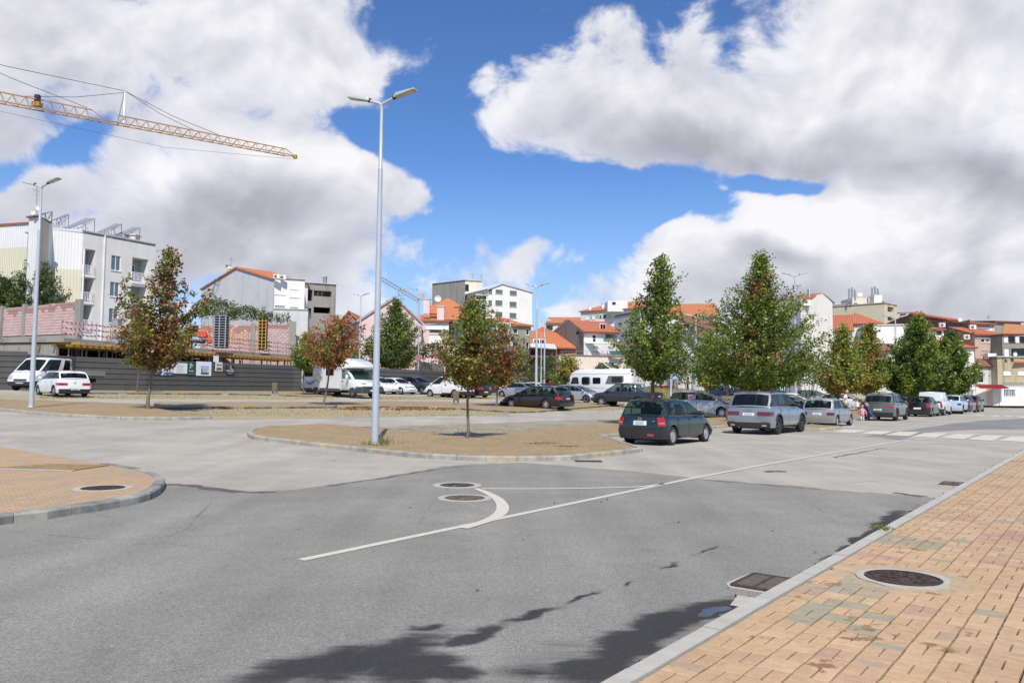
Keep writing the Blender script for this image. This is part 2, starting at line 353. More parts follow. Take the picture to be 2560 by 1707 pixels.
def strip_(pts,w,off,name,mat):
    P=[Vector((p.x,p.y,0)) for p in pts]; L=[];Rr=[]
    for i,p in enumerate(P):
        d=(P[min(i+1,len(P)-1)]-P[max(i-1,0)]).normalized(); n=Vector((-d.y,d.x,0)); L.append(p+n*w[i]/2); Rr.append(p-n*w[i]/2)
    return sheet(name,L+Rr[::-1],off,mat)
seam([(415,1211),(480,1214),(560,1226),(620,1231),(700,1230)],.06,.3); seam([(820,1215),(960,1195),(1040,1181),(1150,1166),(1270,1163)],.03,.16); seam([(1760,1200),(1950,1215),(2080,1226)],.02,.1); seam([(2240,1232),(2330,1244)],.1,.35)
seam([(1605,1214),(1700,1203)],.05,.16); seam([(2085,1143),(2150,1131),(2220,1118)],.02,.09); seam([(1910,1179),(1975,1177)],.1,.3)

# ---- painted markings
def strip(pts,w,off=.009,name='white_line',mat=None):
    P=[Vector((p.x,p.y,0)) for p in pts]; L=[];Rr=[]
    for i,p in enumerate(P):
        d=(P[min(i+1,len(P)-1)]-P[max(i-1,0)]).normalized(); n=Vector((-d.y,d.x,0)); ww=w[i] if isinstance(w,list) else w
        L.append(p+n*ww/2); Rr.append(p-n*ww/2)
    return sheet(name,L+Rr[::-1],off,mat or m_paint)
strip(px([(752,1401),(1300,1286),(1715,1199),(1900,1164),(2252,1102)]),.11)
strip(px([(1205,1222),(1300,1222.5),(1400,1222),(1500,1220),(1600,1217),(1660,1210)]),.10,name='chevron_line')
arc=smoothpts([Vector((p.x,p.y,0)) for p in px([(1190,1222),(1222,1235),(1246,1250),(1257,1268),(1250,1285),(1225,1300),(1190,1312),(1160,1322)])],4)
strip(arc,[.10+.075*math.sin(PI*i/(len(arc)-1)) for i in range(len(arc))],.012,'curved_line')
strip(px([(2015,1083),(2545,1112)]),.13,name='stop_line')
for q4 in [[(2080,1081),(2115,1075),(2170,1076),(2137,1083)],[(2150,1085),(2185,1078),(2235,1079),(2205,1087)],[(2211,1088),(2248,1080),(2300,1081),(2272,1091)],
           [(2278,1092),(2313,1083),(2371,1084),(2338,1095)],[(2350,1095),(2388,1086),(2440,1087),(2410,1099)],[(2420,1099),(2458,1089),(2510,1090),(2480,1103)],[(2497,1102),(2530,1092),(2590,1093),(2566,1106)]]:
    sheet('crossing_stripe',px([(a,b-1) for a,b in q4]),.009,m_paint)
for (a,b,c,d) in [(2432,1037.5,2450,1039.5),(2465,1038.5,2490,1041),(2498,1040,2522,1042),(2534,1041,2556,1043.5)]:
    A=G(a,b);B=G(c,d); A2=G(a+22,b-.5);B2=G(c+20,d-1); sheet('crossing_stripe',[A,A2,B2,B],.009,m_paint)
# parking bay lines on the aisles behind
for L in [[(1239,1036),(1390,1045)],[(1355,1033.5),(1500,1031.5)],[(1400,1036.5),(1560,1033)],[(1440,1042.5),(1560,1040)],[(1400,1045.5),(1455,1049)],
          [(700,999.8),(740,1003)],[(752,1003.5),(808,1007.5)],[(1500,1036),(1560,1037)]]:
    strip(px(L),.12,name='bay_line')

# ---- pavements
def pave_mat(name,cols,joint,bw=.2,bh=.1,rot=37.3,dry=.0):
    m,t=newmat(name); v=t.mapping(t.node('ShaderNodeTexCoord').outputs['Object'],rot=(0,0,-rad(90-rot)))
    br=t.node('ShaderNodeTexBrick',offset=.5); t.l.new(v,br.inputs['Vector']); br.inputs['Scale'].default_value=1; br.inputs['Brick Width'].default_value=bw; br.inputs['Row Height'].default_value=bh
    br.inputs['Mortar Size'].default_value=.006; br.inputs['Color1'].default_value=(0,0,0,1); br.inputs['Color2'].default_value=(1,1,1,1); br.inputs['Mortar'].default_value=(.5,.5,.5,1)
    n=t.noise(v,.9,5,.6); c=t.ramp(t.math('ADD',t.math('MULTIPLY',br.outputs['Color'],.45),t.math('MULTIPLY_ADD',n,.9,-.15)),cols)
    c=t.mix(br.outputs['Fac'],c,joint); g=t.rng(t.noise(v,30,3,.6),.3,.7,.9,1.08,'LINEAR'); vm=t.node('ShaderNodeVectorMath',operation='SCALE'); t.l.new(c,vm.inputs[0]); t.l.new(g,vm.inputs['Scale'])
    t.l.new(vm.outputs[0],t.b.inputs['Base Color']); t.b.inputs['Roughness'].default_value=.85
    bn=t.node('ShaderNodeBump'); bn.inputs['Strength'].default_value=.6; bn.inputs['Distance'].default_value=.006; t.l.new(t.math('SUBTRACT',1,br.outputs['Fac']),bn.inputs['Height']); t.l.new(bn.outputs[0],t.b.inputs['Normal'])
    return m
m_pave=pave_mat('tan_island_paving',[(.1,(.25,.175,.09)),(.45,(.32,.23,.12)),(.8,(.37,.28,.155))],(.17,.13,.07))
m_paveR=pave_mat('pavement_paving',[(.1,(.45,.32,.20)),(.45,(.52,.38,.23)),(.65,(.48,.30,.21)),(.9,(.36,.33,.25))],(.16,.11,.07))
m_kerb=M('kerb_concrete',(.36,.35,.30),.9,var=.3,scale=4,bump=.35,bscale=70,streak=.25)
m_kerb2=M('kerb_concrete_tan',(.42,.37,.27),.9,var=.25,scale=4,bump=.35,bscale=70,streak=.25)
m_kerb3=M('kerb_concrete_grey',(.27,.27,.245),.9,var=.35,scale=5,bump=.35,bscale=70,streak=.4)
m_kerbL=M('pale_kerb_concrete',(.42,.405,.355),.85,var=.12,scale=5,bump=.3,bscale=80)
KH=.12
def kerbrun(pts,parent,length=1.0,width=.16,mats=(m_kerb,),inside=1,h=KH):
    """stones end to end along a ground line; inside=+1: the stone lies left of the walking direction"""
    P=[Vector((p.x,p.y,0)) for p in pts]; acc=[0]
    for i in range(1,len(P)): acc.append(acc[-1]+(P[i]-P[i-1]).length)
    tot=acc[-1]; n=max(1,round(tot/length))
    def at(d):
        for i in range(1,len(P)):
            if d<=acc[i]+1e-9: 
                t=(d-acc[i-1])/max(1e-9,acc[i]-acc[i-1]); return P[i-1].lerp(P[i],t),(P[i]-P[i-1]).normalized()
        return P[-1],(P[-1]-P[-2]).normalized()
    for i in range(n):
        d0=tot*i/n+.006; d1=tot*(i+1)/n-.006; b=MB(); rows=[]
        for d in (d0,(d0+d1)/2,d1):
            p,t=at(d); nn=Vector((-t.y,t.x,0))*inside; z=T(p.x,p.y); hh=h+random.uniform(-.003,.003)
            rows.append([(p+Vector((0,0,z-.1))),(p+Vector((0,0,z+hh-.025))),(p+nn*.02+Vector((0,0,z+hh))),(p+nn*width+Vector((0,0,z+hh))),(p+nn*width+Vector((0,0,z-.1)))])
        vs=[v for r in rows for v in r]; fs=[]
        for k2 in range(2):
            for j in range(4): fs.append((k2*5+j,k2*5+j+1,k2*5+6+j,k2*5+5+j))
        fs+=[(0,1,2,3,4),(14,13,12,11,10)]
        b.add(vs,fs); b.obj('kerb_stone',random.choice(mats),parent)
def inset(pts,d):
    n=len(pts); out=[]; A=sum(pts[i].x*pts[(i+1)%n].y-pts[(i+1)%n].x*pts[i].y for i in range(n)); sg=1 if A>0 else -1
    for i in range(n):
        a,b,c=pts[i-1],pts[i],pts[(i+1)%n]; t=((b-a).normalized()+(c-b).normalized()).normalized(); out.append(b+Vector((-t.y,t.x,0))*d*sg)
    return out
def flat(L): return [Vector((p.x,p.y,0)) for p in L]

# island under the tall central lamp: kerbed towards the road, flush behind
isB=sheet_parent=empty('central_island',kind='structure')
frontB=smoothpts(flat(px([(634,1079),(619,1085),(618,1090),(626,1096),(645,1100.5),(682,1105),(749,1113),(820,1121),(895,1129),(975,1138),(1040,1144.5),(1124,1150),(1207,1153),(1300,1153.5),(1358,1153),(1417,1151),(1477,1145.5),(1563,1136),(1608,1129)])),3)
notch=flat([G(1608,1129),G(1506,1095)]); bayk=flat([G(1506,1095),SR(14.4,28.5),SR(14.4,35.1)])
nub=smoothpts(flat([SR(14.4,35.1),SR(13.2,35.2),SR(11.4,35.2),SR(10.5,35.4),SR(10.25,36.2),SR(10.25,38.5)]),3); nubb=flat([SR(10.25,38.5),SR(10.6,39.1),SR(13.4,39.7)])
bay2=flat([SR(13.4,39.7),SR(13.4,76)]); nub2=flat([SR(13.4,76),SR(10.4,77),SR(10.3,80),SR(13.4,82)]); bay3=flat([SR(13.4,82),SR(13.4,104)]); nub3=flat([SR(13.4,104),SR(10.6,104.6),SR(10.4,108),SR(13.4,109)])
rearB=flat(px([(808,1066.5),(927,1076),(1005,1083),(1088,1090),(1165,1093),(1300,1084),(1408,1074.5),(1554,1065),(1774,1048.5)]))+flat([SR(18.3,50),SR(18.3,76),SR(18.3,110)])
out=frontB[:]+notch[1:]+bayk[1:]+nub[1:]+nubb[1:]+bay2[1:]+nub2[1:]+bay3[1:]+nub3[1:]+rearB[::-1]+flat(px([(674,1071.5)]))
sheet('island_paving',inset(out,.05),KH-.012,m_pave,isB,kind=None,skirt=.2)
kerbrun(frontB,isB,.72,.15,(m_kerb,m_kerb,m_kerb2),1)
for r_ in (notch,bayk,nub,nubb,bay2,nub2,bay3,nub3): kerbrun(r_,isB,1.0,.15,(m_kerb,m_kerb2),1)
# left island with lamp and tree
isC=empty('left_island',kind='structure')
frontC=smoothpts(flat(px([(-120,1022),(0,1028),(60,1034),(128,1040),(214,1045),(280,1048.5),(333,1050.5),(400,1050.5),(464,1050),(531,1048)])),3)
rearC=flat(px([(531,1046),(476,1040),(384,1026),(372,1016),(223,1011),(119,1005.5),(0,1002),(-120,1001)]))
sheet('island_paving',inset(frontC+rearC,.05),KH-.012,m_pave,isC,kind=None,skirt=.2); kerbrun(frontC,isC,.85,.15,(m_kerb,m_kerb,m_kerb2),1); kerbrun(flat(px([(531,1047),(476,1040),(384,1026)])),isC,1.0,.15,(m_kerb3,),1)
# middle island behind the first aisle
isD=empty('middle_island',kind='structure')
frontD=flat(px([(384,1024.5),(520,1022),(600,1022.5),(720,1021.5),(860,1020),(987,1019),(1080,1020.5),(1142,1023.5),(1205,1028),(1275,1032.5)]))
rearD=flat(px([(1560,1011),(1330,1008),(1160,1009),(1020,1007),(950,1006),(900,1008),(700,1009),(500,1010),(384,1010)]))
frontD+=flat(px([(1345,1031.5),(1440,1023),(1560,1013)]))
sheet('island_paving',frontD+rearD,KH-.012,m_pave,isD,kind=None,skirt=.2); kerbrun(frontD,isD,1.0,.15,(m_kerb3,m_kerb),1)
# far island in front of the hoarding
isE=empty('far_island',kind='structure')
frontE=flat(px([(150,985),(300,985.5),(440,986.5),(560,987),(690,989),(760,993)]))
rearE=flat(px([(950,990),(900,984),(700,982.5),(450,981.5),(300,981),(150,980)]))
sheet('island_paving',frontE+rearE,KH-.012,m_pave,isE,kind=None,skirt=.2); kerbrun(frontE,isE,1.0,.15,(m_kerb3,),1)
# cobbled and grassy bays
rb=px([(880,1072),(927,1077.5),(1005,1084.5),(1088,1091.5),(1165,1094.5),(1300,1085.5),(1408,1076),(1554,1066.5),(1774,1050)])
sheet('cobbled_bays',rb+px([(1774,1040),(1557,1046.5),(1360,1053),(1200,1058.5),(1020,1064)]),.004,m_cobble)
sheet('grassy_bays',px([(506,1040),(533,1049),(700,1046.5),(927,1042.5),(1090,1039),(1239,1035.5),(1275,1033.5),(1205,1029),(1142,1024.5),(1080,1021.5),(987,1020),(860,1021),(720,1022.5),(600,1023.5),(520,1023),(384,1025.5),(430,1032)]),.006,m_drygrass)
sheet('grassy_bays',px([(-100,986),(150,986.5),(440,987.5),(560,988.5),(690,990.5),(760,994.5),(860,999.5),(700,998.8),(450,997),(200,996),(-100,995)]),.006,m_drygrass)
sheet('grassy_bays',px([(950,991),(1100,991),(1250,989),(1330,990),(1340,998),(1200,999),(1060,998.8),(940,998.8)]),.006,m_drygrass)
sheet('grassy_bays',px([(1280,1034),(1400,1027),(1560,1023),(1560,1015),(1700,1012),(1700,1000),(1480,1003),(1330,1008)]),.006,m_drygrass)
sheet('cobbled_bays',px([(0,1003.5),(119,1007),(223,1012.5),(372,1017.5),(384,1011),(500,1011),(500,1009),(200,1004.5),(0,1001)]),.005,m_drygrass)

# left pavement corner (kerb nearly in front of the camera, left)
isA=empty('corner_pavement',kind='structure')
cornerA=smoothpts(flat(px([(-260,1367),(-100,1335),(0,1312),(108,1301),(190,1286),(256,1277),(308,1267),(356,1257),(390,1243),(408,1228),(413,1214),(404,1204),(380,1194),(345,1184),(310,1178),(270,1172)])),3)
rearA=flat(px([(152,1154),(60,1137),(0,1126),(-300,1090)]))
backA=[Vector((-14,3,0)),]
m_paveA=pave_mat('corner_paving',[(.1,(.42,.27,.15)),(.4,(.48,.335,.19)),(.6,(.42,.28,.18)),(.9,(.34,.31,.22))],(.22,.17,.12))
sheet('corner_paving',inset(cornerA+rearA+[Vector((-24,14,0)),Vector((-18,8.5,0))],.05),KH-.014,m_paveA,isA,kind=None,skirt=.2)
kerbrun(cornerA,isA,.75,.16,(m_kerb3,m_kerb3,m_kerb),1)

# right pavement: basket weave of clay-coloured pavers, each one a piece
isR=empty('right_pavement',kind='structure')
sheet('paving_bed',[SR(2.1,-8),SR(2.1,150),SR(-9,150),SR(-9,-8)],KH-.034,M('joint_sand',(.05,.033,.022),.95,var=.3,scale=30),isR,kind=None)
kerbrun(flat([SR(2.24,-8),SR(2.24,60)]),isR,1.0,.14,(m_kerbL,),-1)
sheet('far_paving',[SR(2.1,22),SR(2.1,150),SR(-9,150),SR(-9,22)],KH-.003,m_paveR,isR,kind=None)
PC=[(.455,.31,.18),(.475,.325,.185),(.455,.295,.185),(.41,.26,.18),(.32,.28,.19),(.39,.285,.19),(.495,.345,.205)]
def pavermat(name,col):
    m,t=newmat(name); v=t.node('ShaderNodeNewGeometry').outputs['Position']
    f=t.math('MULTIPLY',t.rng(t.noise(v,14,4,.65),.25,.75,.84,1.14,'LINEAR'),t.rng(t.noise(v,150,3,.7),.25,.75,.8,1.2,'LINEAR'))
    f=t.math('MULTIPLY',f,t.rng(t.noise(v,.8,3,.5),.3,.7,.93,1.06,'LINEAR'))
    vm=t.node('ShaderNodeVectorMath',operation='SCALE'); vm.inputs[0].default_value=col; t.l.new(f,vm.inputs['Scale'])
    st=t.rng(t.math('ADD',t.noise(v,3.1,5,.62),t.math('MULTIPLY',t.noise(v,.6,2,.5),.35)),.81,.86,0,.8); c=t.mix(st,vm.outputs[0],(.20,.105,.035))
    t.l.new(c,t.b.inputs['Base Color']); t.b.inputs['Roughness'].default_value=.85
    bn=t.node('ShaderNodeBump'); bn.inputs['Strength'].default_value=.4; bn.inputs['Distance'].default_value=.003; t.l.new(t.noise(v,160,3,.7),bn.inputs['Height']); t.l.new(bn.outputs[0],t.b.inputs['Normal'])
    return m
PM=[pavermat('paver_clay_%s'%n_,c_) for n_,c_ in zip(('tan','gold','rose','pink','olive','dull','sand'),PC)]
pw,pl=.098,.198
def pmesh(a,b,m):
    bb=MB(); bb.box((0,0,-.015),(a,b,.03)); return bb.mesh('paver',m,bevel=.004)
PMESH={(o,i):pmesh(pw-.005 if o else pl-.005,pl-.012 if o else pw-.009,PM[i]) for o in(0,1) for i in range(len(PM))}
cov_c=G(2262,1443,KH); gr_c=None
ang=math.atan2(RD.y,RD.x); cells=[]
for iw in range(0,34):
    for il in range(-16,110):
        s0=2.08-(iw+.5)*.2; r0=il*.2; 
        if sr(*SR(s0,r0)[:2])[1]>22: continue
        cells.append((iw,il,s0,r0))
pav=[]
for iw,il,s0,r0 in cells:
    c0=SR(s0,r0); base_=noise.noise(Vector((iw*.31,il*.23,3)))+.45*noise.noise(Vector((iw*.9,il*.8,9)))+random.gauss(0,.09)
    ci=4 if base_>.36 else (3 if base_<-.36 else (0,1,6)[int(abs(noise.noise(Vector((iw*.5,il*.5,1)))*17))%3]); 
    if ci==3 and random.random()<.4: ci=2
    o=(iw+il)%2
    for k2 in (-1,1):
        p=SR(s0+(k2*.05 if o==0 else 0),r0+(k2*.05 if o==1 else 0))
        if (p-Vector((cov_c.x,cov_c.y,0))).length<.50: continue
        c_=ci if random.random()<.85 else random.choice((0,1,2,6,5)); pav.append((p,o,c_))
Mi=CM.inverted()
def inframe(p,mg=40):
    q=Mi@(Vector((p.x,p.y,KH-EYE,1))); 
    if q.z>-.2: return False
    X=1280-q.x/q.z*F; Y=853.5+q.y/q.z*F; return -mg<X<2560+mg and -mg<Y<1707+mg
vis=[a for a in pav if inframe(a[0])]; vis.sort(key=lambda a:a[0].length); single=vis[:298]; ids=set(id(a) for a in single)
for a in single:
    o=bpy.data.objects.new('paver',PMESH[(a[1],a[2])]); C.objects.link(o); o.parent=isR; p=a[0]
    o.location=(p.x,p.y,KH+random.uniform(-.004,.001)); o.rotation_euler=(random.gauss(0,.008),random.gauss(0,.008),ang+random.gauss(0,.012))
rest=MB()
for a in pav:
    if id(a) in ids: continue
    p,o,c_=a; rest.box((p.x,p.y,KH-.015+random.uniform(-.004,.001)),((pw if o else pl)-.005,(pl-.012 if o else pw-.009),.03),ang+random.gauss(0,.012),c_)
rest.obj('far_pavers',PM,isR,kind='stuff')
# ================================================================== vehicles
def paintmat(name,col,metal=.0,rough=.35):
    if name in MATS: return MATS[name]
    m,t=newmat(name); v=t.node('ShaderNodeTexCoord').outputs['Object']
    n=t.noise(v,2.2,4,.6); dust=t.rng(n,.35,.75,.0,.03); c=t.mix(dust,col,(.35,.32,.27)); t.l.new(c,t.b.inputs['Base Color'])
    t.b.inputs['Metallic'].default_value=metal; t.l.new(t.rng(n,.3,.7,rough*.8,rough*1.25),t.b.inputs['Roughness'])
    t.b.inputs['Coat Weight'].default_value=.9; t.b.inputs['Coat Roughness'].default_value=.05
    MATS[name]=m; return m
def glassmat(name,tint,dens,rough=.02):
    m,t=newmat(name); tr=t.node('ShaderNodeBsdfTransparent'); tr.inputs[0].default_value=(*tint,1)
    t.b.inputs['Base Color'].default_value=(.006,.008,.008,1); t.b.inputs['Roughness'].default_value=rough; t.b.inputs['Specular IOR Level'].default_value=.75
    mx=t.node('ShaderNodeMixShader'); mx.inputs[0].default_value=dens; t.l.new(tr.outputs[0],mx.inputs[1]); t.l.new(t.b.outputs[0],mx.inputs[2]); t.l.new(mx.outputs[0],t.o.inputs[0]); MATS[name]=m; return m
m_glass=glassmat('car_glass',(.6,.78,.72),.42); m_gdark=glassmat('privacy_glass',(.3,.3,.3),.85)
m_tyre=M('tyre_rubber',(.022,.022,.023),.85,var=.2); m_black=M('black_plastic',(.028,.029,.031),.55,var=.15); m_under=M('underbody',(.012,.012,.012),.9)
m_alloy=M('alloy',(.55,.56,.58),.3,.8,var=.05); m_darkalloy=M('dark_alloy',(.05,.05,.055),.35,.6); m_chrome=M('chrome',(.75,.76,.78),.15,1,var=.03)
m_red=M('red_lamp',(.38,.012,.014),.12,coat=1,var=.15,scale=30); m_dred=M('dark_red_lamp',(.13,.008,.012),.12,coat=1); m_amber=M('amber_lamp',(.6,.2,.03),.15,coat=1)
m_lamp=M('clear_lamp',(.55,.57,.6),.1,.3,coat=1,var=.3,scale=25); m_int=M('car_interior',(.035,.036,.04),.8); m_plate=M('number_plate',(.72,.73,.72),.4,var=.06,scale=40); m_blue=M('plate_blue',(.03,.12,.45),.4); m_yel=M('plate_yellow',(.65,.5,.1),.4)
m_seat=M('seat_fabric',(.14,.14,.15),.9); m_mut=M('blurred_plate_print',(.42,.44,.48),.5)
WH={}
def wheelmesh(r,style):
    key=(round(r,3),style)
    if key in WH: return WH[key]
    ty=MB(); w_=.2; prof=[(.62*r,-.07),(.68*r,-.1),(.9*r,-.105),(.98*r,-.085),(r,-.05),(r,.05),(.98*r,.085),(.9*r,.105),(.68*r,.1),(.62*r,.07)]
    n=26; vs=[(math.cos(2*PI*i/n)*p,q_,math.sin(2*PI*i/n)*p) for i in range(n) for p,q_ in prof]; m=len(prof)
    ty.add(vs,[(i*m+j,i*m+j+1,((i+1)%n)*m+j+1,((i+1)%n)*m+j) for i in range(n) for j in range(m-1)])
    rm=MB(); R=.64*r
    cyl=[(R,-.085),(R,.0),(.0,.0)]
    vs=[(math.cos(2*PI*i/n)*p,q_,math.sin(2*PI*i/n)*p) for i in range(n) for p,q_ in ((R+.004,-.09),(R*.93,-.088),(R*.9,-.03),(.001,-.02))]
    rm.add(vs,[(i*4+j,i*4+j+1,((i+1)%n)*4+j+1,((i+1)%n)*4+j) for i in range(n) for j in range(3)],0)
    ns={'steel':0,'multi':10,'five':5,'seven':7,'cap':8}[style]
    for i in range(ns):
        a=2*PI*i/ns; wd=.035 if ns>=8 else .055
        R3=Matrix.Rotation(-a,3,'Y'); rm.box(R3@Vector((R*.5,-.072,0)),(R*.95,.03,wd*(1.2 if ns<8 else 1)),m=1,rot=R3)
    rm.box((0,-.08,0),(.13,.02,.13),m=1); 
    if style=='steel':
        vs=[(math.cos(2*PI*i/n)*p,q_,math.sin(2*PI*i/n)*p) for i in range(n) for p,q_ in ((R*.82,-.06),(R*.7,-.085),(R*.3,-.08),(.001,-.082))]
        rm.add(vs,[(i*4+j,i*4+j+1,((i+1)%n)*4+j+1,((i+1)%n)*4+j) for i in range(n) for j in range(3)],1)
    rimdark={'steel':m_alloy}.get(style,m_black)
    me1=ty.mesh('tyre',m_tyre,40); 
    WH[key]=(me1,rm); return WH[key]
RIMM={}
def wheel(parent,x,y,r,style,rim,side):
    t,rb=wheelmesh(r,style)
    o=bpy.data.objects.new('wheel',t); C.objects.link(o); o.parent=parent; o.location=(x,y,r); o.rotation_euler=(0,random.uniform(0,1.2),0) if side<0 else (0,random.uniform(0,1),PI)
    k3=(round(r,3),style,rim.name)
    if k3 not in RIMM: RIMM[k3]=rb.mesh('rim',[m_alloy if style=='steel' else m_black,rim],50)
    q_=bpy.data.objects.new('rim',RIMM[k3]); C.objects.link(q_); q_.parent=o
def lerp1(L,x):
    if x<=L[0][0]: return L[0][1]
    for (a,b),(c,d) in zip(L,L[1:]):
        if x<=c: return b+(d-b)*(x-a)/(c-a)
    return L[-1][1]
SF=[(0,.94),(.06,.965),(.2,.985),(.42,1.0),(.62,1.0),(.82,.985),(.93,.965),(1,.925)]
def make_car(name,label,cat,P,loc,head,group=None,lod=0):
    """P: measured proportions. x runs forward from the tail; head is the compass direction the nose points to"""
    L,W,H=P['L'],P['W'],P['H']; hw=W/2; sill=P.get('sill',.2); top=P['top']; wb=P['wb']; ro=P.get('ro',(L-wb)*.46); wr=P.get('wr',.31)
    axr,axf=ro,ro+wb; ar=wr+.055; rearp=P.get('rear',[(0,.06),(.3,.0),(.5,.0),(1,.04)]); frontp=P.get('front',[(0,.10),(.25,.0),(.5,.02),(.8,.16),(1,.3)])
    pc=P.get('paint'); lower=P.get('lower',None)
    root=empty(name,(loc[0],loc[1],loc[2] if len(loc)>2 else T(*loc[:2])),rad(90-head),label,cat,group)
    off=L/2
    def zt(x): return lerp1(top,x)
    def plan(x): 
        ce,cf=P.get('ce',.4),P.get('cf',.7); a=max(0,1-x/ce)**2*P.get('cr',.07); b=max(0,1-(L-x)/cf)**2*P.get('cfr',.13); return 1-a-b
    def side(x,f,sg,ar_=True,o=0):
        z=sill+f*(zt(x)-sill)
        if ar_:
            for ax in (axr,axf):
                d=abs(x-ax)
                if d<ar: z=max(z,wr+math.sqrt(ar*ar-d*d)) if wr+math.sqrt(ar*ar-d*d)>sill else z
        fz=(z-sill)/(zt(x)-sill)
        xx=x+lerp1(rearp,fz)*max(0,1-x/.5)-lerp1(frontp,fz)*max(0,1-(L-x)/.9)
        return Vector((xx-off,sg*(hw*lerp1(SF,fz)*plan(x)+o),z))
    def endp(yf,f,front,o=0):
        s_=side(L if front else 0,f,1,False); b=P.get('bulge',.07)*(1-yf*yf)
        return Vector((s_.x+(b+o if front else -b-o),s_.y*yf,s_.z+.0))
    # ---- lower body shell
    xs=set([0,.04,.12,.25,.4,L,L-.04,L-.12,L-.25,L-.45,L-.7]+[p[0] for p in top])
    for ax in (axr,axf):
        for i in range(-6,7): xs.add(ax+ar*math.sin(i/6*PI/2)*.9999)
    for i in range(1,8): xs.add(L*i/8)
    xs=sorted(x for x in xs if 0<=x<=L); xs=[x for i,x in enumerate(xs) if i==0 or x-xs[i-1]>.008]
    fr_=[0,.06,.2,.42,.62,.82,.93,1]; b=MB(); hide0,hide1=P['b0']+.02,P['b1']-.02
    def grid(rows,mi,skip=True):
        n=len(rows[0]); base=len(b.v)
        for r in rows: b.v+=[tuple(p) for p in r]
        for i in range(len(rows)-1):
            for j in range(n-1):
                q4=(base+i*n+j,base+i*n+j+1,base+(i+1)*n+j+1,base+(i+1)*n+j)
                if skip and (Vector(b.v[q4[0]])-Vector(b.v[q4[1]])).length<.002 and (Vector(b.v[q4[3]])-Vector(b.v[q4[2]])).length<.002: continue
                b.f.append(q4); b.m.append(mi(i,j) if callable(mi) else mi)
    for sg in (-1,1): grid([[side(x,f,sg) for f in fr_] for x in xs],lambda i,j:(1 if lower and j<lower else 0))
    yf=[-1,-.9,-.7,-.35,0,.35,.7,.9,1]
    for fr2 in (0,1): grid([[endp(y,f,fr2) for f in fr_] for y in yf],lambda i,j:(1 if lower and j<lower else 0))
    cr=.035
    def lid(x,yfv):
        s_=side(x,1,1,False); bl=P.get('bulge',.07)*(1-yfv*yfv); e=max(0,1-x/.5); g=max(0,1-(L-x)/.9)
        return Vector((s_.x-bl*e+bl*g,s_.y*yfv,s_.z+cr*(1-yfv*yfv)*min(1,min(x,L-x)/.3)))
    grid([[lid(x,y) for y in yf] for x in xs],lambda i,j:(2 if hide0<(xs[i]+xs[i+1])/2<hide1 or (P.get('bed') and (xs[i]+xs[i+1])/2<P['b0'] and 0<j<7) else 0),False)
    # ---- upper body with the window openings left free
    b0,b1,t0,t1=P['b0'],P['b1'],P['t0'],P['t1']; rw=P.get('rw',.78)*hw
    def roofz(u): return H-.055-P.get('rdrop',.05)*(1-min(1,u/.3))**2-P.get('fdrop',.06)*max(0,(u-.75)/.25)**2
    def up(u,v,sg,o=0):
        xb=b0+(b1-b0)*u; xt=t0+(t1-t0)*u; pb=side(xb,1,1,False); pb=Vector((xb-off,pb.y*.985,pb.z)); wt=rw*(1-.06*max(0,1-u/.2)**2-.07*max(0,(u-.8)/.2)**2)
        pt=Vector((xt-off,wt,roofz(u))); p=pb.lerp(pt,v); p.y+=.03*math.sin(PI*v)+o; return Vector((p.x,p.y*sg,p.z))
    def upe(y,v,front,o=0):
        p=up(1 if front else 0,v,1); bl=P.get('gb',.06)*(1-y*y)*(1 if front else -1); return Vector((p.x+bl+(o if front else -o),p.y*y,p.z+.0+(.05*(1-y*y) if v>=1 else cr*(1-y*y)*(1-v)+.05*v*(1-y*y))))
    vs_=[0,.07,.5,.9,1]; wins=P['win']; us=sorted(set([0,1]+[u for w2 in wins for u in w2]+[.15,.85]))
    panes=[]
    for sg in (-1,1):
        rows=[[up(u,v,sg) for v in vs_] for u in us]; n=len(vs_); base=len(b.v)
        for r in rows: b.v+=[tuple(p) for p in r]
        for i in range(len(us)-1):
            um=(us[i]+us[i+1])/2; inw=any(a<um<c for a,c in wins)
            for j in range(n-1):
                if inw and 0<j<3: continue
                b.f.append((base+i*n+j,base+i*n+j+1,base+(i+1)*n+j+1,base+(i+1)*n+j)); b.m.append(P.get('pillar',0) if 0<j<3 and .03<um<.97 else 0)
        for a,c in wins:
            uu=sorted(set([a,c]+[u for u in us if a<u<c])); g=MB(); rr=[[up(u,v,sg,-.006) for v in (.07,.5,.9)] for u in uu]
            for r in rr: g.v+=[tuple(p) for p in r]
            for i in range(len(rr)-1):
                for j in range(2): g.f.append((i*3+j,i*3+j+1,(i+1)*3+j+1,(i+1)*3+j)); g.m.append(0)
            gm=m_gdark if (P.get('privacy') and c<P['privacy']) else m_glass; g.obj('side_window',gm,root,30)
    ywin=[-1,-.9,-.45,0,.45,.9,1]
    for fr2 in (0,1):
        has=P.get('rwin',True) if not fr2 else True; va,vb=(.09,.9) if fr2 else P.get('rwv',(.1,.88)); vv=[0,va,.5,vb,1]
        rows=[[upe(y,v,fr2) for v in vv] for y in ywin]; base=len(b.v)
        for r in rows: b.v+=[tuple(p) for p in r]
        for i in range(6):
            for j in range(4):
                if has and 0<i<5 and 0<j<3: continue
                b.f.append((base+i*5+j,base+i*5+j+1,base+(i+1)*5+j+1,base+(i+1)*5+j)); b.m.append(0)
        if has:
            g=MB(); rr=[[upe(y,v,fr2,-.006) for v in (va,.5,vb)] for y in ywin[1:6]]
            for r in rr: g.v+=[tuple(p) for p in r]
            for i in range(4):
                for j in range(2): g.f.append((i*3+j,i*3+j+1,(i+1)*3+j+1,(i+1)*3+j)); g.m.append(0)
            g.obj('windscreen' if fr2 else 'rear_window',m_gdark if (not fr2 and P.get('privacy')) else m_glass,root,30)
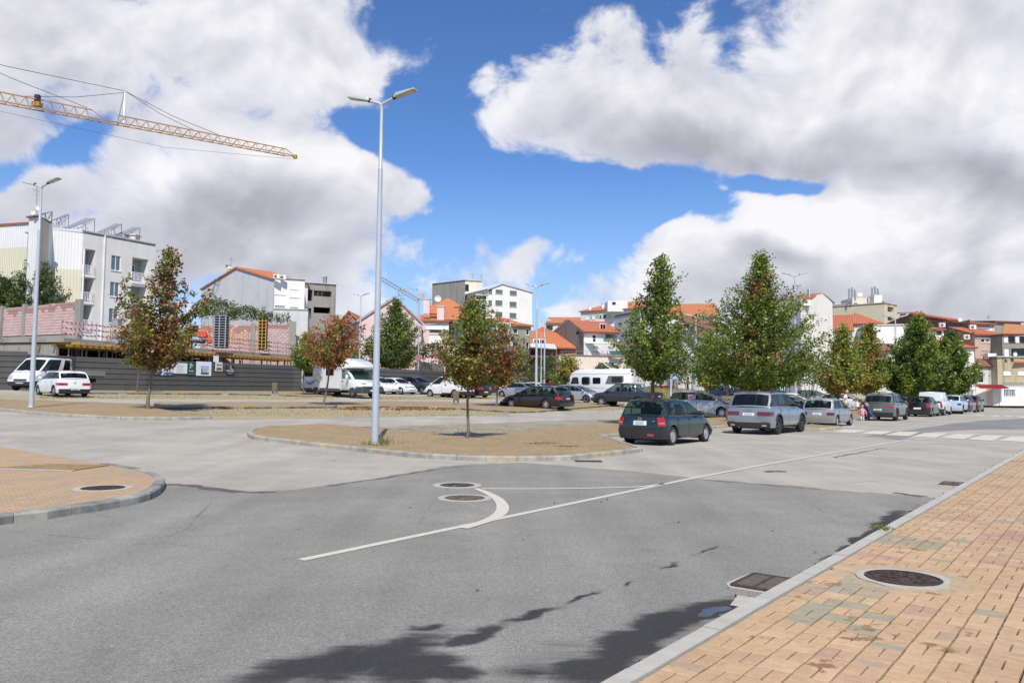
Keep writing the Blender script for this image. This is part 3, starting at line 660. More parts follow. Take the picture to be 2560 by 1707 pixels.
    ur=[0,.05,.15,.3,.5,.7,.85,.95,1]
    def roofp(u,y):
        p=up(u,1,1); bl=P.get('gb',.06)*(1-y*y); return Vector((p.x+bl*(max(0,(u-.8)/.2)-max(0,1-u/.2)),p.y*y,p.z+.05*(1-y*y)))
    grid([[roofp(u,y) for y in (-1,-.75,-.4,0,.4,.75,1)] for u in ur],0,False)
    body=b.obj('body',[pc,P.get('lowm',m_black),m_int],None,38)
    bm=bmesh.new(); bm.from_mesh(body.data); bmesh.ops.remove_doubles(bm,verts=bm.verts[:],dist=.0015); bmesh.ops.recalc_face_normals(bm,faces=bm.faces[:]); bm.to_mesh(body.data); bm.free(); body.parent=root
    body.data.shade_smooth(); body.data.set_sharp_from_angle(angle=rad(42))
    # ---- wheels and underside
    st=P.get('wheel','multi'); rim=P.get('rim',m_alloy); yw=hw-.115
    for ax in (axr,axf):
        for sg in (-1,1): wheel(root,ax-off,sg*yw,wr,st,rim,sg)
    u=MB(); u.box((0,0,sill+.16),(L-.5,W-.52,.36)); u.box((axr-off,0,wr+.1),(ar*2+.1,W-.16-.28,.5)); u.box((axf-off,0,wr+.1),(ar*2+.1,W-.16-.28,.5)); u.obj('underbody',m_under,root)
    def path(spec,f,o):
        out=[]
        for kind,a,c in spec:
            if kind=='s': out.append(side(a,f,c,False,o)+Vector((-o*max(0,1-a/.3)+o*max(0,1-(L-a)/.3),0,0)))
            elif kind=='r': out.append(endp(a,f,0,o)+Vector((0,o*a,0)))
            else: out.append(endp(a,f,1,o)+Vector((0,o*a,0)))
        return out
    def patch(nm,spec,fs,mat,o=.006,par=None,smooth=40,label=None):
        g=MB(); rows=[path(spec,f,o) for f in fs]; n=len(spec)
        for r in rows: g.v+=[tuple(p) for p in r]
        for i in range(len(rows)-1):
            for j in range(n-1): g.f.append((i*n+j,i*n+j+1,(i+1)*n+j+1,(i+1)*n+j)); g.m.append(0)
        # returns to the body so that the piece has thickness
        inner=[path(spec,f,-.01) for f in (fs[0],fs[-1])]; n0=len(g.v); g.v+=[tuple(p) for p in inner[0]]+[tuple(p) for p in inner[1]]; last=(len(rows)-1)*n
        for j in range(n-1): g.f.append((j,n0+j,n0+j+1,j+1)); g.f.append((last+j,last+j+1,n0+n+j+1,n0+n+j)); g.m+=[0,0]
        return g.obj(nm,mat,par or root,smooth,label=label)
    tl=P.get('tail',(.55,.8,.68,.16)); hl=P.get('headl',(.5,.68,.55,.3))
    for sg in (-1,1):
        tspec=[('r',sg*tl[2],0),('r',sg*.85,0),('r',sg*.99,0)]+([('s',.04,sg),('s',tl[3]*.6,sg),('s',tl[3],sg)] if tl[3]>0 else [])
        patch('tail_light',tspec,[tl[0],(tl[0]+tl[1])/2,tl[1]],P.get('tailm',m_red),.01)
        hspec=[('f',sg*hl[2],0),('f',sg*.8,0),('f',sg*.99,0),('s',L-.04,sg),('s',L-hl[3],sg)]
        patch('headlight',hspec,[hl[0],(hl[0]+hl[1])/2,hl[1]],m_lamp,.008)
    bf=P.get('bump',(.0,.34)); bmr=P.get('bumpm',pc)
    wrapx=max(.1,axr-ar-.03); wrapf=L-max(.12,(L-axf)-ar-.03)
    y9=[-.99,-.8,-.5,0,.5,.8,.99]
    patch('rear_bumper',[('s',wrapx,-1),('s',.15,-1),('s',.04,-1)]+[('r',y,0) for y in y9]+[('s',.04,1),('s',.15,1),('s',wrapx,1)],[bf[0],bf[0]+.05,bf[1]-.04,bf[1]],bmr,P.get('bo',.02))
    patch('front_bumper',[('s',wrapf,-1),('s',L-.15,-1),('s',L-.04,-1)]+[('f',y,0) for y in y9]+[('s',L-.04,1),('s',L-.15,1),('s',wrapf,1)],[bf[0],bf[0]+.05,bf[1]-.04,bf[1]],bmr,P.get('bo',.02))
    if P.get('grille',True): patch('grille',[('f',y,0) for y in (-.5,-.25,0,.25,.5)],P.get('gf',[.36,.42,.5]),m_black,.006 if bf[1]<.4 else .012)
    if P.get('diff'): patch('bumper_insert',[('r',y,0) for y in y9],[.0,.06,P['diff']],m_black,P.get('bo',.02)+.006)
    pl=P.get('plate',(.55,.64,.29)); rp=patch('rear_number_plate',[('r',y,0) for y in (-pl[2],0,pl[2])],[pl[0],pl[1]],m_plate,pl[3] if len(pl)>3 else .012)
    if lod<1:
        o2=(pl[3] if len(pl)>3 else .012)+.003; patch('blue_band',[('r',pl[2]*.86,0),('r',pl[2],0)],[pl[0],pl[1]],m_blue,o2,rp); patch('blurred_print',[('r',-pl[2]*.6,0),('r',0,0),('r',pl[2]*.6,0)],[pl[0]+.02,pl[1]-.02],m_mut,o2,rp)
    patch('front_number_plate',[('f',y,0) for y in (-.28,0,.28)],[.2,.28],m_plate,P.get('bo',.02)+.006)
    # doors stand a hair proud of the body with a dark gap round them
    for (d0,d1) in P.get('doors',[]):
        for sg in (-1,1):
            fl=[.1,.2,.42,.62,.82,.93,.985]; nd_=6; 
            okx=[d0+(d1-d0)*i/nd_ for i in range(nd_+1)]
            def arcf(x):
                for ax in (axr,axf):
                    d=abs(x-ax)
                    if d<ar+.05: return ((wr+math.sqrt((ar+.05)**2-d*d))-sill)/(zt(x)-sill)
                return 0
            g=MB(); rows=[[side(x,max(f,arcf(x)),sg,False,.007) for x in okx] for f in fl]; n=nd_+1
            for r in rows: g.v+=[tuple(p) for p in r]
            for i in range(len(rows)-1):
                for j in range(n-1): g.f.append((i*n+j,i*n+j+1,(i+1)*n+j+1,(i+1)*n+j)); g.m.append(0)
            dr=g.obj('door',P.get('doorm',pc),root,40)
            g=MB(); e=.016
            for (xa,xb) in ((d0-e,d0+.002),(d1-.002,d1+e)):
                rr=[[side(x,max(f,arcf(x)),sg,False,.0035) for x in (xa,xb)] for f in [.08]+fl[1:]]; n0=len(g.v)
                for r in rr: g.v+=[tuple(p) for p in r]
                for i in range(len(rr)-1): g.f.append((n0+i*2,n0+i*2+1,n0+i*2+3,n0+i*2+2)); g.m.append(0)
            n0=len(g.v); g.v+=[tuple(side(d0+(d1-d0)*i/nd_,max(f,arcf(d0+(d1-d0)*i/nd_)),sg,False,.0035)) for i in range(nd_+1) for f in (.08,.105)]
            for i in range(nd_): g.f.append((n0+i*2,n0+i*2+1,n0+i*2+3,n0+i*2+2)); g.m.append(0)
            g.obj('door_gap',m_under,dr)
            if lod<2:
                hp=side(d0+.13,P.get('hf',.86),sg,False,.025); hb=MB(); hb.box(hp,(.17,.03,.035)); hb.obj('handle',P.get('handm',pc),dr,bevel=.006)
    mx=P.get('mx',b1-.42)
    for sg in (-1,1):
        z=zt(mx)+.09; mb_=MB(); mb_.box((mx-off,sg*(hw*.93+.09),z),(.13,.2,.14)); mo=mb_.obj('door_mirror',P.get('mirm',pc),root,40,bevel=.035)
    if P.get('seats',True) and lod<2:
        for sx_ in (b0+(b1-b0)*.36,b0+(b1-b0)*.62):
            for sg in (-1,1):
                s_=MB(); s_.box((sx_-off,sg*hw*.42,zt(sx_)+.0),(.12,.46,.5)); s_.box((sx_-off-.02,sg*hw*.42,zt(sx_)+.29),(.09,.24,.14)); s_.obj('seat',m_seat,root,bevel=.03)
    if P.get('rails'):
        for sg in (-1,1):
            r_=MB(); r_.tube([up(u2,1,sg)+Vector((0,-sg*.06,.045 if 0<u2-.08<.8 else .02)) for u2 in (.06,.12,.3,.5,.7,.86,.92)],[.017]*7,6); r_.obj('roof_rail',P.get('railm',m_black),root)
    if P.get('clad'):
        for ax in (axr,axf):
            for sg in (-1,1):
                g=MB(); n=14
                for i in range(n+1):
                    a=PI*i/n
                    for rr in (ar-.01,ar+.055):
                        x=ax-math.cos(a)*rr; z=max(wr+math.sin(a)*rr,sill); x=min(max(x,.05),L-.05); fz=min(1,(z-sill)/(zt(x)-sill)); p=side(x,fz,sg,False,.016); g.v.append(tuple(p))
                for i in range(n): g.f.append((i*2,i*2+1,i*2+3,i*2+2)); g.m.append(0)
                g.obj('arch_trim',m_black,root)
    if P.get('wiper') and lod<1:
        g=MB(); a=upe(.0,.1,0,.03); c=upe(.5,.22,0,.03); g.bar(a,c,.012); g.bar(c+Vector((0,-.2,-.02)),c+Vector((0,.22,.03)),.008); g.obj('rear_wiper',m_black,root)
    if P.get('badge') and lod<1:
        g=MB(); p=endp(0,P['badge'],0,.012); Q=Matrix.Rotation(PI/2,3,'Y'); 
        for i in range(16):
            a=2*PI*i/16; c=2*PI*(i+1)/16; g.bar(p+Vector((0,math.cos(a)*.055,math.sin(a)*.055)),p+Vector((0,math.cos(c)*.055,math.sin(c)*.055)),.008)
        g.box(p,(.01,.1,.015)); g.obj('badge',m_chrome,root)
    if lod<2:
        if P.get('rwin',True):
            hm=upe(0,1.0,0,.02); g=MB(); g.box((hm.x+.02,0,hm.z-.02),(.03,.34,.03)); g.obj('high_brake_light',m_dred,root)
        g=MB(); g.bar((t0+.25-off,0,H-.02),(t0+.02-off,0,H+.14),.006); g.obj('roof_aerial',m_black,root)
        g=MB(); g.box((.42-off,W*.28,sill-.02),(.2,.05,.05)); g.obj('exhaust_pipe',m_chrome,root)
        if P.get('fw',True):
            a=upe(-.55,.06,1,.02); c=upe(.05,.12,1,.02); g=MB(); g.bar(a,c,.01); a=upe(.1,.06,1,.02); c=upe(.7,.14,1,.02); g.bar(a,c,.01); g.obj('windscreen_wiper',m_black,root)
    P['_f']=(side,endp,up,upe,patch)
    return root

HB=dict(L=3.73,W=1.61,H=1.42,wb=2.44,ro=.62,wr=.285,sill=.19,top=[(0,.86),(.5,.88),(1.6,.87),(2.75,.86),(3.0,.83),(3.45,.73),(3.73,.6)],b0=.06,b1=2.95,t0=.42,t1=2.0,rw=.83,win=[(.075,.235),(.26,.55),(.59,.97)],doors=[(.93,1.68),(1.70,2.72)],wheel='steel')
def V(**k):
    d=dict(HB); d.update(k); return d
def scalecar(d,L,W,H):
    a=L/d['L']; z=H/d['H']; n=dict(d); n.update(L=L,W=W,H=H,wb=d['wb']*a,ro=d['ro']*a,b0=d['b0']*a,b1=d['b1']*a,t0=d['t0']*a,t1=d['t1']*a,top=[(x*a,y*z) for x,y in d['top']],doors=[(x*a,y*a) for x,y in d['doors']]); return n
HATCH=V(pillar=1,top=[(0,.93),(.4,.95),(1.5,.94),(2.7,.91),(3.0,.86),(3.45,.76),(3.73,.62)],wheel='multi',wr=.30,b1=3.0,t0=.38,t1=1.85,win=[(.09,.22),(.26,.56),(.60,.97)],rwv=(.12,.85),tail=(.6,.88,.6,.22),front=[(0,.1),(.25,0),(.5,.03),(.8,.2),(1,.34)])
SUV=dict(pillar=1,L=4.5,W=1.84,H=1.66,wb=2.75,ro=.86,wr=.35,sill=.27,top=[(0,1.04),(.5,1.07),(1.8,1.05),(3.1,1.03),(3.45,1.0),(4.1,.92),(4.5,.74)],b0=.07,b1=3.45,t0=.42,t1=2.35,rw=.85,win=[(.07,.25),(.28,.55),(.58,.96)],doors=[(1.05,1.95),(1.97,3.05)],wheel='five',clad=True,rails=True,lower=2,tail=(.62,.83,.5,.26),front=[(0,.12),(.25,0),(.6,.02),(.85,.12),(1,.28)],privacy=.56)
WAGON=dict(pillar=1,L=4.7,W=1.77,H=1.48,wb=2.7,ro=1.02,wr=.315,sill=.2,top=[(0,.92),(.5,.95),(1.8,.93),(3.2,.9),(3.6,.86),(4.3,.76),(4.7,.62)],b0=.06,b1=3.6,t0=.48,t1=2.5,rw=.82,win=[(.07,.24),(.27,.52),(.56,.97)],doors=[(1.35,2.15),(2.17,3.2)],wheel='seven',rails=True,railm=m_chrome,tail=(.58,.86,.72,.3))
MPV=dict(pillar=1,L=4.35,W=1.8,H=1.58,wb=2.68,ro=.8,wr=.32,sill=.2,top=[(0,.98),(.5,1.0),(1.8,.98),(3.1,.96),(3.5,.93),(4.0,.82),(4.35,.64)],b0=.06,b1=3.62,t0=.42,t1=2.15,rw=.82,win=[(.07,.24),(.27,.52),(.56,.97)],doors=[(1.15,1.95),(1.97,3.05)],wheel='multi',tail=(.6,.86,.6,.2),front=[(0,.1),(.25,0),(.5,.03),(.8,.2),(1,.36)])
VAN=dict(L=4.4,W=1.82,H=1.82,wb=2.78,ro=.75,wr=.32,sill=.22,top=[(0,1.08),(.5,1.08),(2.4,1.08),(3.2,1.05),(3.6,1.0),(4.1,.9),(4.4,.7)],b0=.03,b1=3.75,t0=.08,t1=2.55,rw=.84,win=[(.66,.96)],doors=[(2.15,3.1)],wheel='steel',rwin=False,tail=(.42,1.0,.9,.05),rdrop=.02,lower=2,seats=False,plate=(.62,.7,.27),bumpm=m_black,front=[(0,.1),(.25,0),(.5,.02),(.8,.14),(1,.25)],gb=.03,bulge=.03)
SEDAN=dict(pillar=1,L=4.4,W=1.76,H=1.42,wb=2.6,ro=.95,wr=.31,sill=.19,top=[(0,.93),(.3,.95),(.7,.95),(2.0,.9),(3.1,.88),(3.4,.84),(4.1,.74),(4.4,.6)],b0=.5,b1=3.45,t0=1.35,t1=2.45,rw=.78,win=[(.12,.47),(.5,.95)],doors=[(1.2,1.95),(1.97,3.0)],wheel='seven',tail=(.6,.86,.66,.2))
PICK=dict(L=5.25,W=1.8,H=1.8,wb=3.08,ro=1.2,wr=.38,sill=.42,top=[(0,1.12),(1.6,1.12),(1.62,1.12),(3.9,1.12),(4.3,1.08),(4.9,1.02),(5.25,.82)],b0=1.62,b1=4.15,t0=1.8,t1=3.25,rw=.78,win=[(.07,.4),(.46,.95)],doors=[(1.8,2.65),(2.67,3.7)],wheel='seven',tail=(.3,.85,.88,.1),bed=True,clad=False,seats=True,front=[(0,.12),(.25,0),(.6,.0),(.85,.06),(1,.2)])
def atS(px,s0):
    """ground point on the line s=s0 seen in picture column px (at ground level)"""
    lo,hi=975.0,1700.0
    f=lambda y:sr(*G(px,y)[:2])[0]-s0
    for _ in range(40):
        m=(lo+hi)/2
        if f(m)>0: lo=m
        else: hi=m
    return G(px,hi)
def hvec(h): return Vector((math.sin(rad(h)),math.cos(rad(h)),0))
def place(P,px,py,which,head,s0=None):
    """centre of a car whose named wheel (r/f = rear/front, L/R side) stands at the measured spot"""
    g=G(px,py) if s0 is None else atS(px,s0); f=hvec(head); r=Vector((f.y,-f.x,0))
    x=(P['ro'] if which[0]=='r' else P['ro']+P['wb'])-P['L']/2; y=(P['W']/2-.02)*(1 if which[1]=='R' else -1)
    c=g-f*x-r*y; return (c.x,c.y)
RH=37.3; IN=-52.7; OUT=127.3
p_green=paintmat('dark_green_paint',(.003,.014,.0145),.1,.3); p_silver=paintmat('silver_blue_paint',(.36,.385,.41),.7,.35); p_oldsil=paintmat('silver_paint',(.42,.42,.42),.65,.4)
p_white=paintmat('white_paint',(.74,.75,.76),0,.35); p_black=paintmat('black_paint',(.008,.008,.009),.1,.25); p_grgr=paintmat('grey_green_paint',(.115,.145,.13),.3,.35)
p_navy=paintmat('navy_grey_paint',(.03,.037,.052),.4,.35); p_lblue=paintmat('pale_blue_paint',(.52,.62,.76),.2,.35); p_dgrey=paintmat('dark_grey_paint',(.045,.047,.052),.4,.35)
p_brown=paintmat('dark_brown_paint',(.035,.03,.026),.4,.35); p_red=paintmat('red_paint',(.24,.012,.02),.1,.35); p_bred=paintmat('bright_red_paint',(.5,.02,.02),.0,.35); p_blue=paintmat('blue_paint',(.03,.19,.55),.2,.35); p_dblue=paintmat('dark_blue_paint',(.012,.03,.10),.3,.35)
p_lsil=paintmat('light_silver_paint',(.5,.52,.55),.65,.38); p_dteal=paintmat('dark_teal_paint',(.02,.035,.045),.3,.3)
ROW='cars parked along the kerb beside the road'; LOT='cars parked in the car park behind'
# ---- row along the kerb
P=V(paint=p_green,tail=(.60,.985,.78,.10),bumpm=m_black,bump=(.0,.42),plate=(.62,.82,.31),wiper=True,badge=.9,mirm=m_black,handm=p_green,lower=None,tailm=m_red)
sC=sr(*G(1683,1113)[:2])[0]
corsa=make_car('parked_car','dark green five-door hatchback with black bumpers, parked nearest on the road','car',P,place(P,1683,1113,'rR',RH),RH,ROW)
_,endp_,_,_,patch_=P['_f']
patch_('reflective_sticker',[('r',-.62,0),('r',-.42,0),('r',-.34,0)],[.12,.25],M('red_sticker',(.5,.05,.1),.5),.027); 
for sg in (-1,1): patch_('indicator',[('r',sg*.82,0),('r',sg*.9,0),('r',sg*.99,0),('s',.04,sg),('s',.08,sg)],[.70,.76],m_amber,.013)
patch_('model_lettering',[('r',-.66,0),('r',-.55,0)],[.80,.83],m_chrome,.012)
P=dict(SUV); P.update(paint=p_silver,L=4.63,W=1.83,H=1.69,tail=(.60,.80,.42,.28),tailm=m_dred,rim=m_darkalloy,diff=.26,bo=.03,plate=(.6,.74,.29),wb=2.83,badge=.86,wr=.36,railm=m_black,mirm=m_black,wiper=False)
glb=make_car('parked_car','silver-blue boxy SUV with dark red tail lights, second in the kerbside row','car',P,place(P,1948,1086,'rR',RH),RH,ROW)
_,_,_,_,patch_=P['_f']
for sg in (-1,1): patch_('exhaust_trim',[('r',sg*.62,0),('r',sg*.72,0),('r',sg*.82,0)],[.08,.15],m_chrome,.045); patch_('rear_reflector',[('r',sg*.6,0),('r',sg*.8,0),('r',sg*.92,0)],[.28,.31],m_dred,.034)
P=V(paint=p_oldsil,L=3.72,H=1.38,W=1.6,top=[(0,.84),(.5,.87),(1.6,.86),(2.75,.84),(3.0,.8),(3.45,.7),(3.72,.58)],tail=(.56,.78,.62,.16),plate=(.58,.76,.3),t0=.36,bump=(0,.44),wr=.28,wheel='steel',tailm=m_dred,rwv=(.08,.9))
make_car('parked_car','old silver hatchback with wide rear window, third in the kerbside row','car',P,place(P,2094,1067,'rR',RH),RH,ROW)
P=dict(SUV); P.update(paint=p_grgr,L=4.46,W=1.82,H=1.62,tail=(.66,.82,.42,.3),plate=(.45,.58,.28),diff=.3,bo=.03,railm=m_chrome,rim=m_darkalloy)
make_car('parked_car','grey-green SUV with roof rails parked at the kerb beyond the people','car',P,place(P,2243,1051,'rR',RH,s0=sC-.15),RH,ROW)
P=dict(scalecar(HATCH,3.96,1.72,1.48)); P.update(paint=p_black,tail=(.62,1.0,.74,.2),plate=(.45,.6,.3),rwv=(.12,.85))
make_car('parked_car','black hatchback with tall red tail lights parked behind the white van','car',P,place(P,2331,1041,'rR',RH,s0=sC-.1),RH,ROW,lod=1)
P=dict(VAN); P.update(paint=p_white,W=1.8,plate=(.62,.7,.0001))
make_car('parked_van','white panel van with closed rear doors, between black hatchback and pale blue car','van',P,place(P,2362,1038,'rR',RH,s0=sC-.1),RH,ROW,lod=1)
P=dict(SUV); P.update(paint=p_lblue,L=4.43,H=1.6,plate=(.3,.4,.3),tail=(.6,.8,.72,.1),tailm=m_black,rails=False)
make_car('parked_car','pale blue SUV with black tail panels in the kerbside row','car',P,place(P,2408,1032,'rR',RH,s0=sC-.4),RH,ROW,lod=1)
P=dict(scalecar(HATCH,4.1,1.75,1.52)); P.update(paint=p_dgrey)
make_car('parked_car','dark grey hatchback, second from the far end of the kerbside row','car',P,place(P,2429,1030,'rR',RH,s0=sC-.4),RH,ROW,lod=1)
P=dict(scalecar(HATCH,4.15,1.76,1.56)); P.update(paint=p_brown)
make_car('parked_car','dark brown hatchback at the far end of the kerbside row by the cabins','car',P,place(P,2449,1028,'rR',RH,s0=sC-.4),RH,ROW,lod=1)
# ---- left part of the car park
P=dict(scalecar(HATCH,4.06,1.73,1.45)); P.update(paint=p_white,diff=.3,bo=.02,rwv=(.1,.8),win=[(.17,.5),(.54,.96)],plate=(.22,.34,.3,.04),tail=(.56,.74,.46,.3),badge=.75)
make_car('parked_car','white hatchback with black rear bumper insert behind the left lamp post','car',P,place(P,133,992.6,'rL',-47),-47,LOT)
P=dict(scalecar(MPV,4.1,1.7,1.54)); P.update(paint=p_white,gf=[.3,.4,.5])
make_car('parked_car','white hatchback with slatted grille, right behind the tall central lamp post','car',P,place(P,952,985,'fR',OUT),OUT,LOT,lod=1)
P=dict(scalecar(HATCH,3.57,1.63,1.49)); P.update(paint=p_white,wheel='steel',win=[(.12,.5),(.54,.95)],top=[(0,.93),(.4,.98),(1.4,.97),(2.5,.95),(2.85,.9),(3.3,.8),(3.57,.62)],b1=2.8,t1=1.8,t0=.6,doors=[(1.2,2.5)])
make_car('parked_car','small round white city car between white hatchback and dark crossover','car',P,place(P,1001,986.3,'fR',OUT),OUT,LOT,lod=1)
P=dict(SUV); P.update(paint=p_dgrey,wheel='multi',rails=False,H=1.62)
make_car('parked_car','dark grey crossover with shiny spoked wheels beside the small white city car','car',P,place(P,1054,986,'fR',OUT),OUT,LOT,lod=1)
P=dict(VAN); P.update(paint=p_white,plate=(.5,.6,.24))
make_car('parked_van','white panel van with blank sides parked by the wooden bin','van',P,place(P,1074,991.3,'fL',IN),IN,LOT,lod=1)
P=dict(scalecar(HATCH,4.3,1.8,1.5)); P.update(paint=p_black,tail=(.6,.85,.5,.25),plate=(.3,.42,.28,.03))
make_car('parked_car','black hatchback with bright red tail light right of the white van','car',P,place(P,1181,995,'rL',IN),IN,LOT,lod=1)
P=dict(scalecar(SUV,3.9,1.7,1.6)); P.update(paint=p_dgrey,tail=(.5,.8,.8,.1),rails=False)
make_car('parked_car','dark grey small upright car behind the black hatchback','car',P,place(P,1222,987,'rL',IN),IN,LOT,lod=1)
P=dict(scalecar(HATCH,4.1,1.72,1.45)); P.update(paint=p_dteal)
make_car('parked_car','dark teal car half hidden behind the thin leaning trunk','car',P,place(P,1252,984.5,'rL',IN),IN,LOT,lod=1)
P=dict(SEDAN); P.update(paint=p_lsil,L=4.4)
make_car('parked_car','silver coupe facing left behind the black estate car','car',P,place(P,1254,992.3,'fL',IN),IN,LOT,lod=1)
P=dict(WAGON); P.update(paint=p_black,plate=(.62,.72,.24),rim=m_alloy,wr=.33)
make_car('parked_car','black estate car with silver roof rails and bright spoked wheels','car',P,place(P,1364,1025.6,'rL',IN),IN,LOT)
P=dict(scalecar(HATCH,4.1,1.7,1.44)); P.update(paint=p_white)
make_car('parked_car','white car of which only the roof shows above the black estate','car',P,(G(1350,989).x,G(1350,989).y),OUT,LOT,lod=2)
P=dict(scalecar(SUV,4.5,1.8,1.95)); P.update(paint=p_red,rails=False,b1=3.2,t1=2.75,t0=.1,rw=.84,tail=(.4,.8,.9,.05))
make_car('parked_car','old red off-roader with upright windows left of the big motorhome','car',P,(G(1385,985).x,G(1385,985).y),IN,LOT,lod=1)
P=dict(scalecar(MPV,4.1,1.7,1.5)); P.update(paint=p_lsil,wheel='steel',rim=m_darkalloy)
make_car('parked_car','silver hatchback facing right between black estate and pickup','car',P,place(P,1465,1008.4,'fR',OUT),OUT,LOT,lod=1)
P=dict(PICK); P.update(paint=p_navy)
pick=make_car('parked_pickup','dark navy double-cab pickup with chrome roll bar, facing left','pickup truck',P,place(P,1503,1015,'fL',IN),IN,LOT)
rb_=MB()
for sg in (-1,1):
    rb_.tube([(-1.15,sg*.72,1.08),(-1.1,sg*.66,1.66),(-1.08,sg*.55,1.72)],[.035]*3,8); rb_.tube([(-1.12,sg*.68,1.6),(-2.0,sg*.72,1.12)],[.03]*2,8)
rb_.tube([(-1.08,-.56,1.72),(-1.08,.56,1.72)],[.035]*2,8); rb_.tube([(-1.12,-.68,1.5),(-1.12,.68,1.5)],[.025]*2,8); rb_.obj('roll_bar',m_chrome,pick,50)
P=dict(MPV); P.update(paint=p_lsil,L=4.35)
gsv=make_car('parked_car','silver people carrier with stickers on its windows behind the green hatchback','car',P,place(P,1804,1047,'fR',OUT),OUT,LOT)
g_=MB(); g_.box((-.55,-P['W']/2*.92,1.2),(.5,.01,.3)); g_.obj('window_sticker',M('flower_sticker',(.38,.25,.36),.6,var=.7,scale=14),gsv)
def hid(label,base,paint,px,py,head,name='parked_car',cat='car',lod=2,**kw):
    P=dict(base); P.update(paint=paint); P.update(kw); g=G(px,py); return make_car(name,label,cat,P,(g.x,g.y),head,LOT,lod)
hid('dark blue low car with red tail light peeping out left of the silver SUV',SEDAN,p_dblue,1862,1030,OUT)
hid('white hatchback behind the right lamp post and silver SUV',scalecar(HATCH,4.1,1.75,1.5),p_white,1992,1031,OUT,lod=1)
hid('black car with only its dark nose showing beside the lamp base',scalecar(HATCH,3.9,1.7,1.42),p_black,1985,1040,OUT)
hid('silver-white people carrier with dark windows behind the white hatchback',MPV,p_lsil,2040,1013,OUT,H=1.66)
hid('white van roof showing behind the silver people carrier',VAN,p_white,2012,1004,OUT,name='parked_van',cat='van')
hid('white hatchback behind the man in the white T-shirt',scalecar(HATCH,4.2,1.78,1.5),p_white,2118,1024,OUT,lod=1)
hid('white saloon behind the bending man and the tree trunk',SEDAN,p_white,2170,1012,OUT,lod=1,H=1.5)
hid('dark teal car behind the grey-green SUV',scalecar(MPV,4.5,1.85,1.6),p_dteal,2240,1019,OUT,lod=1)
hid('dark car with roof bars behind the leaning tree trunk',scalecar(MPV,4.4,1.8,1.55),p_dgrey,2290,1016,OUT,rails=True)
hid('bright red car behind the island tree trunk',scalecar(HATCH,4.1,1.75,1.5),p_bred,1652,995,IN,lod=1,tailm=m_red)
hid('white hatchback behind the pickup bed and the red car',scalecar(HATCH,4.1,1.75,1.5),p_white,1632,992,IN)
hid('black box-shaped van beyond the red car',VAN,p_black,1662,985,IN,name='parked_van',cat='van')
hid('bright blue hatchback in front of the small white van',scalecar(HATCH,4.0,1.72,1.45),p_blue,1698,992,IN,lod=1)
hid('small white van beyond the bright blue hatchback',scalecar(VAN,4.0,1.7,1.85),p_white,1706,983,IN,name='parked_van',cat='van')
hid('white car with curved roof behind the dark blue pickup',scalecar(MPV,4.2,1.75,1.6),p_lsil,1790,988,OUT)
hid('dark blue pickup with black cab frame behind the silver people carrier',PICK,p_dblue,1800,1001,IN,name='parked_pickup',cat='pickup truck',lod=1)
hid('black car left of the big tree trunk',scalecar(HATCH,4.2,1.75,1.42),p_black,1858,1001,OUT)
hid('dark car behind the big tree trunk with its roof showing',scalecar(MPV,4.2,1.75,1.5),p_dgrey,1880,990,OUT)
hid('dark green car low behind the silver SUV roof rails',scalecar(HATCH,4.2,1.75,1.42),p_dteal,1945,993,OUT)
hid('dark car in the gap behind the saloon and the second trunk',scalecar(HATCH,4.2,1.75,1.45),p_dgrey,2210,1003,OUT)
# ================================================================== buildings
def wallmat(name,col,stain=.25,rough=.9,fine=.1):
    if name in MATS: return MATS[name]
    m,t=newmat(name); v=t.node('ShaderNodeNewGeometry').outputs['Position']
    n=t.rng(t.noise(v,.5,5,.6),.25,.75,1-fine,1+fine*.6,'LINEAR'); s=t.noise(t.mapping(v,scale=(1,1,.1)),1.1,5,.65); s2=t.rng(s,.5,.75,1,1-stain)
    f=t.math('MULTIPLY',n,s2); f=t.math('MULTIPLY',f,t.rng(t.noise(v,9,3,.6),.3,.7,.96,1.03,'LINEAR')); vm=t.node('ShaderNodeVectorMath',operation='SCALE'); vm.inputs[0].default_value=col; t.l.new(f,vm.inputs['Scale']); t.l.new(vm.outputs[0],t.b.inputs['Base Color']); t.b.inputs['Roughness'].default_value=rough
    bn=t.node('ShaderNodeBump'); bn.inputs['Strength'].default_value=.3; bn.inputs['Distance'].default_value=.03; t.l.new(t.noise(v,3,5,.6),bn.inputs['Height']); t.l.new(bn.outputs[0],t.b.inputs['Normal'])
    MATS[name]=m; return m
